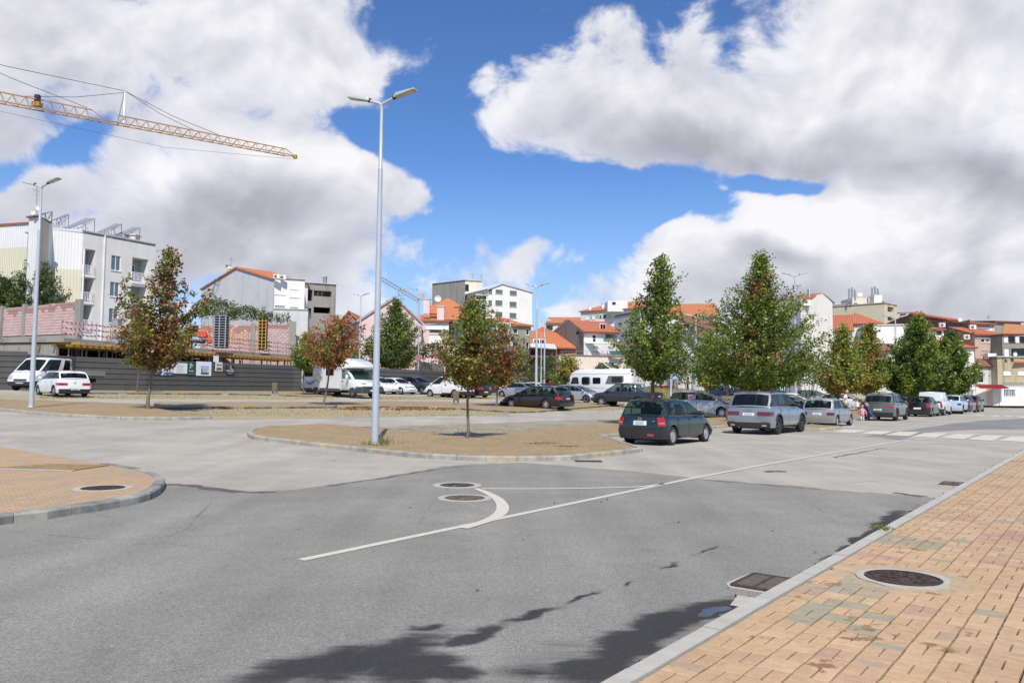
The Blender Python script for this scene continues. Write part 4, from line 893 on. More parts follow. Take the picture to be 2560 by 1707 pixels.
def tilemat(name,c1,c2,old=.3):
    if name in MATS: return MATS[name]
    m,t=newmat(name); v=t.node('ShaderNodeTexCoord').outputs['Object']
    br=t.node('ShaderNodeTexBrick',offset=.5); t.l.new(v,br.inputs['Vector']); br.inputs['Scale'].default_value=1; br.inputs['Brick Width'].default_value=.24; br.inputs['Row Height'].default_value=.36; br.inputs['Mortar Size'].default_value=.03
    br.inputs['Color1'].default_value=(0,0,0,1); br.inputs['Color2'].default_value=(1,1,1,1); br.inputs['Mortar'].default_value=(.2,.2,.2,1)
    n=t.noise(v,.7,5,.65); f=t.math('ADD',t.math('MULTIPLY',br.outputs['Color'],.4),t.math('MULTIPLY',n,.6)); c=t.mix(f,c1,c2)
    c=t.mix(t.rng(t.noise(v,1.3,5,.7),.55,.72,0,old),c,(.10,.075,.055)); c=t.mix(t.math('MULTIPLY',br.outputs['Fac'],.22),c,(.08,.03,.02)); t.l.new(c,t.b.inputs['Base Color']); t.b.inputs['Roughness'].default_value=.85
    sx_=t.node('ShaderNodeSeparateXYZ'); t.l.new(v,sx_.inputs[0]); wv_=t.math('SINE',t.math('MULTIPLY',sx_.outputs[0],2*PI/.24)); bn=t.node('ShaderNodeBump'); bn.inputs['Strength'].default_value=.8; bn.inputs['Distance'].default_value=.05; t.l.new(wv_,bn.inputs['Height']); t.l.new(bn.outputs[0],t.b.inputs['Normal'])
    MATS[name]=m; return m
T_OR=tilemat('orange_roof_tiles',(.54,.165,.06),(.64,.26,.12),.12); T_RED=tilemat('red_roof_tiles',(.46,.13,.065),(.56,.20,.10),.25); T_OLD=tilemat('old_brown_roof_tiles',(.19,.085,.06),(.33,.16,.11),.7); T_MOSS=tilemat('weathered_orange_tiles',(.45,.16,.07),(.55,.28,.14),.6)
W_WH=wallmat('white_render',(.80,.79,.76),.06); W_OFF=wallmat('off_white_render',(.70,.69,.65),.08); W_CR=wallmat('cream_render',(.72,.64,.52),.1); W_PK=wallmat('pink_render',(.74,.56,.55),.1); W_GR=wallmat('grey_membrane',(.58,.59,.60),.18); W_CO=wallmat('raw_concrete',(.30,.29,.26),.5)
W_BG=wallmat('beige_render',(.62,.54,.40),.15); W_YE=wallmat('stained_beige_render',(.46,.40,.26),.5); W_LG=wallmat('light_grey_render',(.58,.59,.60),.2); W_OLD=wallmat('stained_white_render',(.62,.61,.57),.55); W_DK=M('dark_interior',(.03,.03,.032),.9); W_OC=wallmat('ochre_render',(.40,.20,.055),.2)
W_BR=wallmat('brown_cladding',(.20,.135,.11),.2); W_GB=wallmat('taupe_corrugated',(.25,.215,.205),.25); W_RP=wallmat('dusky_pink_render',(.42,.19,.17),.3); W_MV=wallmat('mauve_render',(.36,.32,.34),.2); W_PAN=wallmat('insulated_panel',(.72,.715,.68),.06); W_GRN=M('green_door',(.10,.14,.045),.6)
F_WH=M('window_frame_white',(.78,.78,.78),.5); F_DK=M('window_frame_dark',(.05,.05,.05),.5); GL=glassmat('house_glass',(.3,.34,.36),.9,.05); GLB=M('curtained_glass',(.10,.15,.17),.08,coat=.6,var=.2,scale=2)
def shutmat(name,col):
    m,t=newmat(name); v=t.node('ShaderNodeNewGeometry').outputs['Position']; s_=t.node('ShaderNodeSeparateXYZ'); t.l.new(v,s_.inputs[0]); w2=t.math('SINE',t.math('MULTIPLY',s_.outputs[2],2*PI/.09)); f=t.rng(w2,-1,1,.86,1.04,'LINEAR'); vm=t.node('ShaderNodeVectorMath',operation='SCALE'); vm.inputs[0].default_value=col; t.l.new(f,vm.inputs['Scale']); t.l.new(vm.outputs[0],t.b.inputs['Base Color']); t.b.inputs['Roughness'].default_value=.6; return m
S_WH=shutmat('white_roller_shutter',(.78,.78,.77)); S_GN=shutmat('green_roller_shutter',(.13,.17,.14)); S_GY=shutmat('grey_roller_shutter',(.36,.36,.37))
def corr(name,col,per=.28):
    m,t=newmat(name); v=t.node('ShaderNodeNewGeometry').outputs['Position']; r=t.math('ADD',t.math('MULTIPLY',t.node('ShaderNodeSeparateXYZ').outputs[0],1),0)
    s_=t.node('ShaderNodeSeparateXYZ'); t.l.new(v,s_.inputs[0]); w2=t.math('SINE',t.math('MULTIPLY',t.math('ADD',s_.outputs[0],t.math('MULTIPLY',s_.outputs[1],-.3)),2*PI/per)); f=t.math('MULTIPLY',t.rng(w2,-1,-.5,.84,1.0,'LINEAR'),t.rng(t.noise(v,.4,4,.6),.3,.7,.94,1.04,'LINEAR')); vm=t.node('ShaderNodeVectorMath',operation='SCALE'); vm.inputs[0].default_value=col; t.l.new(f,vm.inputs['Scale']); t.l.new(vm.outputs[0],t.b.inputs['Base Color']); t.b.inputs['Roughness'].default_value=.5
    bn=t.node('ShaderNodeBump'); bn.inputs['Strength'].default_value=.6; bn.inputs['Distance'].default_value=.03; t.l.new(w2,bn.inputs['Height']); t.l.new(bn.outputs[0],t.b.inputs['Normal']); return m
C_WH=corr('white_corrugated_sheet',(.76,.765,.77)); C_CR=corr('cream_corrugated_sheet',(.68,.65,.50))
def cast(px,py,A,B):
    """view through a measured spot meets the vertical plane over ground line A-B -> (metres along, height)"""
    d=raydir(px,py); t=(B-A); t.z=0; L=t.length; t=t/L; n=Vector((-t.y,t.x,0)); k2=(A.x*n.x+A.y*n.y)/(d.x*n.x+d.y*n.y); p=d*k2; return (p.x-A.x)*t.x+(p.y-A.y)*t.y, EYE+p.z
def XY(px,D): p=P3(px,900,D); return Vector((p.x,p.y,0))
def wob(b,name,mats,root,**k): return b.obj(name,mats,root,loc=-root.location if root and not root.parent else None,**k)
def wall(root,A,B,z0,z1,mat,wins=(),gable=None,name='wall',rev=None,metric=False):
    """wall over ground line A-B with real openings; wins: (x0,y0,x1,y1,kind) as measured"""
    t=(B-A).normalized(); L=(B-A).length; n=Vector((-t.y,t.x,0)); 
    if n.dot(-(A+B)/2)<0: n=-n
    if rev is not None: n=rev
    R=[]
    for w2 in wins:
        x0,y0,x1,y1,kd=w2[:5]
        if metric: u0,zz1,u1,zz0=x0,y0,x1,y1
        else:
            ym,xm=(y0+y1)/2,(x0+x1)/2; u0=cast(x0,ym,A,B)[0]; u1=cast(x1,ym,A,B)[0]; zz1=cast(xm,y0,A,B)[1]; zz0=cast(xm,y1,A,B)[1]
        if u0>u1: u0,u1=u1,u0
        u0=max(.02,u0); u1=min(L-.02,u1); zz0=max(z0+.02,zz0); zz1=min(z1-.02,zz1)
        if u1-u0>.1 and zz1-zz0>.1: R.append((u0,zz0,u1,zz1,kd))
    us=sorted(set([0,L]+[r[0] for r in R]+[r[2] for r in R])); zs=sorted(set([z0,z1]+[r[1] for r in R]+[r[3] for r in R])); b=MB()
    P=lambda u,z,o=0:A+t*u+n*o+Vector((0,0,z))
    for i in range(len(us)-1):
        for j in range(len(zs)-1):
            um,zm=(us[i]+us[i+1])/2,(zs[j]+zs[j+1])/2
            if any(r[0]<um<r[2] and r[1]<zm<r[3] for r in R): continue
            b.add([P(us[i],zs[j]),P(us[i+1],zs[j]),P(us[i+1],zs[j+1]),P(us[i],zs[j+1])],[(0,1,2,3)])
    if gable: g=[P(u,z) for u,z in gable]; b.add(g,[tuple(range(len(g)))])
    deep={'b':1.4,'o':1.2,'d':.5}
    for (u0,a,u1,c,kd) in R:
        dp=deep.get(kd,.14)
        q4=[(u0,a),(u1,a),(u1,c),(u0,c)]
        for i in range(4):
            p,q_=q4[i],q4[(i+1)%4]; b.add([P(*p),P(*q_),P(*q_,-dp),P(*p,-dp)],[(0,1,2,3)])
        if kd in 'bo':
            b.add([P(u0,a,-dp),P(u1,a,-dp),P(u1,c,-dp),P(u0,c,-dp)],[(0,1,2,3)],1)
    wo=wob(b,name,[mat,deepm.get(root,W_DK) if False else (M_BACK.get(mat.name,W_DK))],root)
    Rot=Matrix((t,n,Vector((0,0,1)))).transposed()
    for (u0,a,u1,c,kd) in R:
        w_,h_=u1-u0,c-a; uc,zc=(u0+u1)/2,(a+c)/2
        def bx(mb,u,z,du,dz,o,th,m=0): mb.box(P(u,z,o),(du,th,dz),rot=Rot,m=m)
        if kd in ('g','h','k'):
            f=MB(); fm=F_DK if kd=='k' else F_WH; e=.07
            bx(f,uc,a+e/2,w_,e,-.09,.06); bx(f,uc,c-e/2,w_,e,-.09,.06); bx(f,u0+e/2,zc,e,h_-2*e,-.09,.06); bx(f,u1-e/2,zc,e,h_-2*e,-.09,.06)
            if w_>.9: bx(f,uc,zc,e,h_-2*e,-.09,.05)
            wn_=wob(f,'window',fm,root); 
            p=MB(); bx(p,uc,zc,w_-.1,h_-.1,-.12,.01); po=p.obj('pane',GLB if kd=='h' else GL,wn_)
            sl=MB(); bx(sl,uc,a-.03,w_+.12,.05,.03,.1); sl.obj('sill',fm,wn_)
        elif kd in ('s','n','y'):
            f=MB(); bx(f,uc,zc,w_,h_,-.08,.03); so=wob(f,'shutter',{'s':S_WH,'n':S_GN,'y':S_GY}[kd],root)
            sl=MB(); bx(sl,uc,a-.03,w_+.12,.05,.03,.1); sl.obj('sill',W_OFF,so)
        elif kd=='v':
            f=MB(); nn=max(3,int(h_/.18))
            for i in range(nn): bx(f,uc,a+h_*(i+.5)/nn,w_,.05,-.05,.08)
            bx(f,uc,zc,w_,h_,-.12,.02); wob(f,'louvre',W_OFF,root)
        elif kd in ('b','o'):
            f=MB(); bx(f,u0+w_*.35,a+1.05,w_*.5,2.1,-deep[kd]+.06,.06); dd=wob(f,'balcony_door',F_WH,root)
            p=MB(); bx(p,u0+w_*.35-w_*.11,a+1.05,w_*.19,1.9,-deep[kd]+.1,.02); bx(p,u0+w_*.35+w_*.12,a+1.05,w_*.19,1.9,-deep[kd]+.1,.02); p.obj('pane',GL,dd)
            if kd=='b':
                r_=MB(); bx(r_,uc,a+1.0,w_,.06,.05,.06); bx(r_,uc,a+.12,w_,.05,.05,.05); bx(r_,uc,a-.16,w_+.05,.3,.04,.08)
                ro=wob(r_,'railing',F_WH,root)
                for i in range(max(4,int(w_/.17))+1):
                    bl=MB(); bx(bl,u0+w_*i/max(4,int(w_/.17)),a+.55,.045,.86,.05,.045); bl.obj('baluster',F_WH,ro)
        elif kd=='x':       # site cabin window: panes behind bars
            f=MB(); e=.07; bx(f,uc,a+e/2,w_,e,.01,.05); bx(f,uc,c-e/2,w_,e,.01,.05); bx(f,u0+e/2,zc,e,h_,.01,.05); bx(f,u1-e/2,zc,e,h_,.01,.05); wn_=wob(f,'window',F_WH,root)
            p=MB(); bx(p,uc,zc,w_-.1,h_-.1,-.1,.01); p.obj('pane',GLB,wn_)
            for i in range(8): q_=MB(); bx(q_,u0+w_*(i+.5)/8,zc,.05,h_,-.03,.03); q_.obj('window_bar',F_WH,wn_)
        elif kd=='e':
            f=MB(); bx(f,uc,zc,w_,h_,-.1,.03); wob(f,'door',W_BG,root); 
        elif kd=='q':
            f=MB(); bx(f,uc,zc,w_,h_,-.1,.03); wob(f,'door',W_GRN,root)
    return wo
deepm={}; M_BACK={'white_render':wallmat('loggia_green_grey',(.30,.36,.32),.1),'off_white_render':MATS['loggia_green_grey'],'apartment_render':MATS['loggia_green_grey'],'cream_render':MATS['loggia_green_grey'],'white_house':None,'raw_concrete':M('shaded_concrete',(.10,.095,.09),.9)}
def roof(root,pts,mat,th=.2,name='roof'):
    """tiled slab; pts: world points, first two are the eave"""
    P=[Vector(p) for p in pts]; X=(P[1]-P[0]).normalized(); Z=X.cross(P[2]-P[0]).normalized()
    if Z.z<0: Z=-Z
    Y=Z.cross(X); R=Matrix((X,Y,Z)).transposed().to_4x4(); Mw=Matrix.Translation(P[0]-root.location)@R; Ri=R.to_3x3().inverted()
    b=MB(); loc=[Ri@(p-P[0]) for p in P]; b.prism([(p.x,p.y) for p in loc],'z',-th,0); o=b.obj(name,mat,root); o.matrix_local=Mw; return o
BG='town houses beyond the car park'
def bld(name,label,cat,a,b,depth,ytop,mat,front=(),left=(),right=(),z0=-.5,rf=('flat',),group=BG,zt=None,lm=None,rm=None,skew=None,keep=0):
    """a,b: (picture column, distance) of the two front corners; ytop: height line read at a"""
    if not keep: b=(b[0],a[1]+.4*(b[1]-a[1]))
    A,B=XY(*a),XY(*b); t=(B-A).normalized(); n=Vector((-t.y,t.x,0)); n=n if n.dot((A+B)/2)>0 else -n
    z1=P3(a[0],ytop,A.y).z if zt is None else zt; L=(B-A).length
    root=empty(name,(A.x,A.y,0),0,label,cat,group); A2,B2=A+n*depth,B+n*depth
    if skew: A2,B2=A2+t*skew,B2+t*skew
    kd=rf[0]; gF=gL=gR=None
    if kd=='gx': rise=rf[1]; gL=[(0,z1),(depth,z1),(depth/2,z1+rise)]; gR=gL
    if kd=='gy': rise=rf[1]; gF=[(0,z1),(L,z1),(L*(rf[4] if len(rf)>4 else .5),z1+rise)]
    if kd=='shed': rise=rf[1]; gL=[(0,z1),(depth,z1),(depth,z1+rise)]; gR=gL
    wall(root,A,B,z0,z1,mat,front,gF); wall(root,A,A2,z0,z1,lm or mat,left,gL,rev=-t); wall(root,B,B2,z0,z1,rm or mat,right,gR,rev=t)
    wall(root,A2,B2,z0,z1+(rf[1] if kd=='shed' else 0),mat,(),gF,rev=n)
    ov=.35; Zv=lambda z:Vector((0,0,z))
    if kd=='flat':
        s_=MB(); s_.slab([A+Zv(z1-.1),B+Zv(z1-.1),B2+Zv(z1-.1),A2+Zv(z1-.1)],.2); wob(s_,'roof',W_CO,root)
        if len(rf)<2:
            c_=MB()
            for p,q_ in ((A,B),(B,B2),(B2,A2),(A2,A)):
                d=(q_-p); c_.box((p+q_)/2+Zv(z1+.05),(d.length+.12,.22,.1),math.atan2(d.y,d.x))
            wob(c_,'parapet_coping',W_LG,root)
    elif kd=='gx':
        m=rf[2]; rA,rB=(A+A2)/2+Zv(z1+rise),(B+B2)/2+Zv(z1+rise); sl=rise/(depth/2)
        e=lambda p,s_:p+n*s_*ov+Zv(z1-sl*ov); f=t*ov*.6
        roof(root,[e(A,-1)-f+Zv(.12),e(B,-1)+f+Zv(.12),rB+f+Zv(.12),rA-f+Zv(.12)],m); roof(root,[e(B2,1)+f+Zv(.12),e(A2,1)-f+Zv(.12),rA-f+Zv(.12),rB+f+Zv(.12)],m)
        rc=MB(); rc.bar(rA-f+Zv(.16),rB+f+Zv(.16),.13,0,8); wob(rc,'ridge_cap',m,root)
    elif kd=='gy':
        m=rf[2]; k3=rf[4] if len(rf)>4 else .5; r0=A+t*L*k3+Zv(z1+rise); r1=r0+n*depth; 
        e0=A-t*ov+Zv(z1-rise/(L*k3)*ov); e1=B+t*ov+Zv(z1-rise/(L*(1-k3))*ov); f=n*ov*.6
        roof(root,[e0-f+Zv(.12),e0+n*depth+f+Zv(.12),r1+f+Zv(.12),r0-f+Zv(.12)],m); roof(root,[e1+n*depth+f+Zv(.12),e1-f+Zv(.12),r0-f+Zv(.12),r1+f+Zv(.12)],m)
    elif kd=='shed':
        m=rf[2]; roof(root,[A-n*ov-t*.2+Zv(z1+.05),B-n*ov+t*.2+Zv(z1+.05),B2+t*.2+Zv(z1+rise+.15),A2-t*.2+Zv(z1+rise+.15)],m)
    elif kd=='hip':
        m=rf[2]; rise=rf[1]; q_=min(L,depth)/2; o4=[A-n*ov-t*ov,B-n*ov+t*ov,B2+n*ov+t*ov,A2+n*ov-t*ov]; o4=[p+Zv(z1+.05) for p in o4]
        if L>=depth: r0,r1=(A+A2)/2+t*q_+Zv(z1+rise),(B+B2)/2-t*q_+Zv(z1+rise); roof(root,[o4[0],o4[1],r1,r0],m); roof(root,[o4[1],o4[2],r1],m); roof(root,[o4[2],o4[3],r0,r1],m); roof(root,[o4[3],o4[0],r0],m)
        else: r0,r1=(A+B)/2+n*q_+Zv(z1+rise),(A2+B2)/2-n*q_+Zv(z1+rise); roof(root,[o4[0],o4[1],r0],m); roof(root,[o4[1],o4[2],r1,r0],m); roof(root,[o4[2],o4[3],r1],m); roof(root,[o4[3],o4[0],r0,r1],m)
    return root,A,B,A2,B2,z1,t,n
def addbox(root,name,p,d,rz,mat,bevel=0):
    b=MB(); b.box(p,d,rz); return wob(b,name,mat,root,bevel=bevel)
def chimney(root,px0,px1,y0,y1,D,mat=W_WH):
    a=P3(px0,y0,D); c=P3(px1,y1,D); w_=c.x-a.x; b=MB(); b.box(((a.x+c.x)/2,D+w_/2,(a.z+c.z)/2),(w_,w_,a.z-c.z)); o=wob(b,'chimney',mat,root); q=MB(); q.box(((a.x+c.x)/2,D+w_/2,a.z+.06),(w_*1.2,w_*1.2,.12)); q.obj('chimney_cap',W_LG,o)
def antenna(root,px,y0,y1,D):
    a=P3(px,y0,D); c=P3(px,y1,D); b=MB(); b.bar(c,a,.03); 
    for i in range(3): z=a-Vector((0,0,.25+.3*i)); b.bar(z-Vector((.5-.1*i,0,0)),z+Vector((.5-.1*i,.1,0)),.015)
    b.bar(a-Vector((.1,.5,.4)),a+Vector((.1,.5,-.4)),.015); wob(b,'aerial',M('aerial_metal',(.25,.25,.25),.5,.6),root)
def dish(root,px,py,D,r,mat=None):
    a=P3(px,py,D); b=MB(); n=14; vs=[(a.x+math.cos(2*PI*i/n)*r,a.y-.12*r,a.z+math.sin(2*PI*i/n)*r) for i in range(n)]+[(a.x+math.cos(2*PI*i/n)*r*.5,a.y+.12*r,a.z+math.sin(2*PI*i/n)*r*.5) for i in range(n)]+[(a.x,a.y+.2*r,a.z)]
    b.add(vs,[(i,(i+1)%n,n+(i+1)%n,n+i) for i in range(n)]+[(n+i,n+(i+1)%n,2*n) for i in range(n)]); b.bar((a.x,a.y+.1,a.z),(a.x,a.y+.3,a.z-r*1.4),.03); b.bar((a.x,a.y,a.z-r*.8),(a.x,a.y-r,a.z),.015); wob(b,'satellite_dish',mat or F_WH,root,smooth=40)
def aircon(root,px,py,D):
    a=P3(px,py,D); b=MB(); b.box((a.x,a.y-.2,a.z),(.85,.35,.6)); o=wob(b,'air_conditioner',F_WH,root,bevel=.03); f=MB(); n=14
    f.add([(a.x-.1+math.cos(2*PI*i/n)*.22,a.y-.385,a.z+math.sin(2*PI*i/n)*.22) for i in range(n)],[tuple(range(n))]); f.obj('fan_grille',M('grille_grey',(.15,.15,.15),.6),o)

# ---- white apartment block on the left
r,A,B,A2,B2,z1,t,n=bld('apartment_building','white apartment block with solar panels on its roof at the far left','apartment building',(195,88),(378,96),14,577,wallmat('apartment_render',(.72,.705,.66),.06),
 front=[(199,622.5,238,686,'b'),(197,694,234,753,'b'),(197,762,230,822,'b'),(278,639,302,677,'h'),(275,705,298.5,742,'h'),(272,771,295,808,'h'),(330,646,370,704,'b'),(326,715,366,773,'b')],lm=C_WH,z0=-.5,keep=1)
APT=r
addbox(r,'corner_pilaster',A+t*2.55+Vector((0,0,z1/2))-n*.06,(.12,.12,z1),math.atan2(t.y,t.x),W_WH); addbox(r,'downpipe',A-n*.12+t*.12+Vector((0,0,z1/2-1)),(.16,.16,z1-2),0,F_WH)
LW=XY(105,87); q0=XY(195,88)
wall(r,LW,A+Vector((-.02,.05,0)),P3(195,674,88).z,P3(105,569,87).z,C_WH,name='corrugated_cladding'); wall(r,LW,A+Vector((-.02,.05,0)),-.5,P3(195,674,88).z,C_CR,name='corrugated_cladding')
b=MB(); b.slab([LW+Vector((0,0,P3(105,569,87).z)),A+Vector((0,0,z1)),A+n*12+Vector((0,0,z1)),LW+n*12+Vector((0,0,P3(105,569,87).z))],.2); wob(b,'roof_deck',W_LG,r)
TW0,TW1,TW2=XY(56,84),XY(84,83.4),XY(118,88)
zt_=P3(84,541,83.4).z; wall(r,TW0,TW1,-.5,zt_,C_WH,name='stair_tower_wall'); wall(r,TW1,TW2,-.5,zt_,W_BG,name='stair_tower_wall'); wall(r,TW0,TW0+Vector((1,4,0)),-.5,zt_,C_WH,name='stair_tower_wall')
b=MB(); b.slab([TW0+Vector((-.2,-.2,zt_+.1)),TW1+Vector((0,-.3,zt_+.1)),TW2+Vector((.2,0,zt_+.1)),TW2+Vector((-3,4,zt_+.1)),TW0+Vector((0,4,zt_+.1))],.15); wob(b,'stair_tower_roof',T_OLD,r)
antenna(r,92,468,541,86); dish(r,97,519,83,.28); dish(r,83,531,83,.22)
LB=XY(-120,92); LB1=XY(55,89); zl=P3(53,558,89).z; wall(r,LB,LB1,P3(53,617,89).z,zl,C_WH,name='corrugated_cladding'); wall(r,LB,LB1,-.5,P3(53,617,89).z,C_CR,name='corrugated_cladding'); roof(r,[LB+Vector((0,-.2,zl+.1)),LB1+Vector((0,-.2,zl+.1)),LB1+Vector((0,4,zl+1)),LB+Vector((0,4,zl+1))],T_OR)
m_pv=M('solar_panel_glass',(.27,.29,.31),.35,coat=.3,var=.1); m_fr=M('galvanised_steel',(.42,.43,.44),.45,.6,var=.1)
for (xa,ya,xb,yb,Dd,dx) in [(96,539,130,528,93,3.2),(119,555,172,536,92,3.2),(155,571,237,546,90,4),(237,582,304,560,91,3.6),(279,591,350,569,93,3.6)]:
    a=P3(xa,ya,Dd); c=P3(xb,yb,Dd+2.2); root=empty('solar_collector',a,0,{96:'solar collector hidden most by the roof aerials',119:'solar collector next to the stair tower on the white block',155:'largest middle solar collector on the white block roof',237:'solar collector fourth from the left on the white block roof',279:'solar collector at the right end beside the roof chimney'}[xa],'solar panel','solar collectors on the apartment roof')
    wv2=Vector((dx*.62,-.0,-.12)); wv2=Vector((c.x-a.x,0,0))*.48
    p0,p1=a,a+wv2+Vector((0,-.3,.1)); p2=c; p3=c-wv2+Vector((0,.3,.1))
    for i in range(3):
        s_=MB(); f0,f1=i/3+.01,(i+1)/3-.01; s_.slab([p0.lerp(p1,f0),p0.lerp(p1,f1),p3.lerp(p2,f1),p3.lerp(p2,f0)],.08); wob(s_,'collector_panel',m_pv,root)
    g=MB()
    for (u_,v_) in ((p0,p1),(p1,p2),(p2,p3),(p3,p0)): g.bar(u_-Vector((0,0,.06)),v_-Vector((0,0,.06)),.05)
    zb=z1-.05
    for p in (p0,p1,p2,p3,(p2+p1)/2,(p3+p0)/2): g.bar((p.x,p.y,zb),p,.03)
    for p,q_ in ((p1,p2),(p0,p3)): g.bar((p.x,p.y,zb+.4),(q_.x,q_.y,zb+.4),.03); g.bar((p.x,p.y,zb+.3),q_-Vector((0,0,.3)),.025); g.bar((q_.x,q_.y,zb),(p.lerp(q_,.5)),.025); g.bar((p.x,p.y,zb),(q_.x,q_.y,q_.z),.02)
    g.bar((p2.x,p2.y,zb+.3),p2,.03); wob(g,'support_frame',m_fr,root)
chimney(r,313,338,588,600,94,W_CR)

# ---- block walls round the building site
m_blk=[M('pink_block_%s'%s_,c_,.9,var=.14,scale=5,bump=.3,bscale=40) for s_,c_ in (('pale',(.56,.40,.37)),('mid',(.53,.37,.345)),('dull',(.50,.36,.33)),('wet',(.36,.21,.195)))]
def blockwall(label,a,b,ya,yb,z0,cols,group,wetrows=2,bw=.55,bh=.27,singles=290):
    A,B=XY(*a),XY(*b); za,zb=P3(a[0],ya,A.y).z,P3(b[0],yb,B.y).z; t=(B-A).normalized(); L=(B-A).length; rz=math.atan2(t.y,t.x); n=Vector((-t.y,t.x,0)); n=n if n.dot(A)>0 else -n
    root=empty('block_wall',(A.x,A.y,z0),0,label,'wall',group); core=MB(); core.add([A+n*.1+Vector((0,0,z0)),B+n*.1+Vector((0,0,z0)),B+n*.1+Vector((0,0,zb)),A+n*.1+Vector((0,0,za)),A+n*.3+Vector((0,0,z0)),B+n*.3+Vector((0,0,z0)),B+n*.3+Vector((0,0,zb)),A+n*.3+Vector((0,0,za))],[(0,1,2,3),(4,7,6,5),(3,2,6,7),(0,3,7,4),(1,5,6,2)]); wob(core,'mortar_core',M('mortar',(.42,.33,.30),.95),root)
    me={}
    for i,m in enumerate(m_blk): bb=MB(); bb.box((0,0,0),(bw-.025,.2,bh-.022)); me[i]=bb.mesh('block',m)
    zt2=max(za,zb); rows=int((zt2-z0)/bh); cnt=0; rest=MB(); cand=[]
    for j in range(rows):
        z=zt2-(j+.5)*bh; off=(j%2)*.5*bw; i=0; u=off-bw/2
        while u<L:
            u+=bw
            if u>L-bw*.45: break
            zw=za+(zb-za)*u/L; 
            if z+bh/2>zw+.05: continue
            p=A+t*u; cand.append((j,p,z,zw))
    for j,p,z,zw in cand:
        wet=(zw-z)<bh*wetrows+abs(noise.noise(Vector((p.x*.7,p.y*.7,0))))*1.3 and noise.noise(Vector((p.x*.9,p.y,z*2)))>-.35; ci=3 if wet else random.choice((0,0,1,1,2))
        if cnt<singles:
            o=bpy.data.objects.new('block',me[ci]); C.objects.link(o); o.parent=root; o.location=Vector((p.x,p.y,z))-root.location+n*random.uniform(-.012,.012); o.rotation_euler=(0,0,rz); cnt+=1
        else: rest.box((p.x,p.y,z),(bw-.025,.2,bh-.022),rz,ci)
    if rest.v: wob(rest,'block_courses',m_blk,root,kind='stuff')
    for (px_,w_) in cols:
        u=cast(px_,900,A,B)[0]; zw=za+(zb-za)*u/L; c_=MB(); c_.box(A+t*u-n*.06+Vector((0,0,(z0+zw)/2+.1)),(w_,.34,zw-z0+.2),rz); wob(c_,'concrete_column',W_CO,root)
    return root,A,B,t,n
r,A_,B_,t_,n_=blockwall('tall pale pink block wall with concrete posts left of the building site','%d'%0 and (-60,82),(192,74),767,754,P3(192,846,74).z+.35,[(58,.45),(194,.8),(3,.4)],'pink block walls of the building site') if False else blockwall('tall pale pink block wall with concrete posts left of the building site',(-60,82),(192,74),776,754,P3(192,846,74).z+.35,[(58,.45),(194,.8),(3,.4)],'pink block walls of the building site')
zb_=P3(192,846,74).z; b=MB(); b.box((A_+B_)/2+Vector((0,0,zb_+.12)),((B_-A_).length+.4,.4,.46),math.atan2(t_.y,t_.x)); wob(b,'ring_beam',W_CO,r)
blockwall('lower pink block wall under the concrete beam behind the flatbed truck',(-60,81.5),(192,73.5),862,846,0,[(55,.5),(186,.9)],'pink block walls of the building site',wetrows=0)
blockwall('pink block wall with dark wet top and concrete posts behind the building site',(500,100),(732,104),816,808,0,[(504,.5),(630,.55),(729,.9)],'pink block walls of the building site',wetrows=2,singles=290)
r=empty('tiled_roof_stack',XY(735,108),0,'rust-brown tiled lean-to roof to the right of the pink block wall','roof',BG)
roof(r,[P3(733,858,108),P3(785,858,108),P3(782,818,114),P3(733,805,114)],T_OLD,.3); roof(r,[P3(664,815,108),P3(735,812,108),P3(735,803,111),P3(664,800,111)],T_OLD,.3); b=MB(); b.box((P3(760,858,110).x,112,2.5),(3.2,5,5.5)); wob(b,'wall',W_DK,r)

# ---- the building site itself
SL=lambda px_,y,D:P3(px_,y,D)
E0,E1=XY(158,65.5),XY(742,97.5); dz=5.05; ed=(E1-E0).normalized(); en=Vector((-ed.y,ed.x,0)); en=en if en.x<0 else -en
site=empty('construction_deck',(E0.x,E0.y,0),0,'concrete deck on yellow formwork beams and steel props behind the hoarding','building under construction')
b=MB(); b.slab([E0+Vector((0,0,dz+.42)),E1+Vector((0,0,dz+.42)),E1+en*20+Vector((0,0,dz+.42)),E0+en*20+Vector((0,0,dz+.42))],.3); wob(b,'concrete_slab',W_CO,site)
m_yb=M('yellow_formwork_beam',(.42,.25,.05),.6,var=.2); m_ply=M('formwork_plywood',(.30,.20,.12),.8,var=.3); m_steel=M('prop_steel',(.30,.31,.33),.5,.4,var=.2); m_rprop=M('red_primer_steel',(.20,.04,.03),.6)
b=MB(); b.slab([E0-en*.5+Vector((0,0,dz+.12)),E1-en*.5+Vector((0,0,dz+.12)),E1+en*20+Vector((0,0,dz+.12)),E0+en*20+Vector((0,0,dz+.12))],.04); wob(b,'formwork_deck',m_ply,site)
Ls=(E1-E0).length
for k2 in range(3): b=MB(); b.box((E0+E1)/2-en*(.55-k2*1.6)+Vector((0,0,dz-.22)),(Ls+.5,.1,.2),math.atan2(ed.y,ed.x)); wob(b,'primary_beam',m_yb,site)
for i in range(52):
    p=E0+ed*(Ls*(i+.5)/52); b=MB(); b.box(p-en*.1+Vector((0,0,dz-.01)),(.1,2.6,.2),math.atan2(ed.y,ed.x)); wob(b,'joist',m_ply if i%5 else m_yb,site)
for i in range(60):
    p=E0+ed*(Ls*(i+random.uniform(.1,.9))/60)+en*random.choice((.3,.6,2.5,5)); b=MB(); b.bar(p,p+Vector((0,0,dz-.3)),.05 if i%4 else .1,0,6); wob(b,'prop',(m_steel,m_steel,m_rprop,W_CO)[i%4],site)
b=MB(); b.box((E0+E1)/2+en*14+Vector((0,0,dz/2)),(Ls,.3,dz),math.atan2(ed.y,ed.x)); wob(b,'back_wall',W_DK,site)
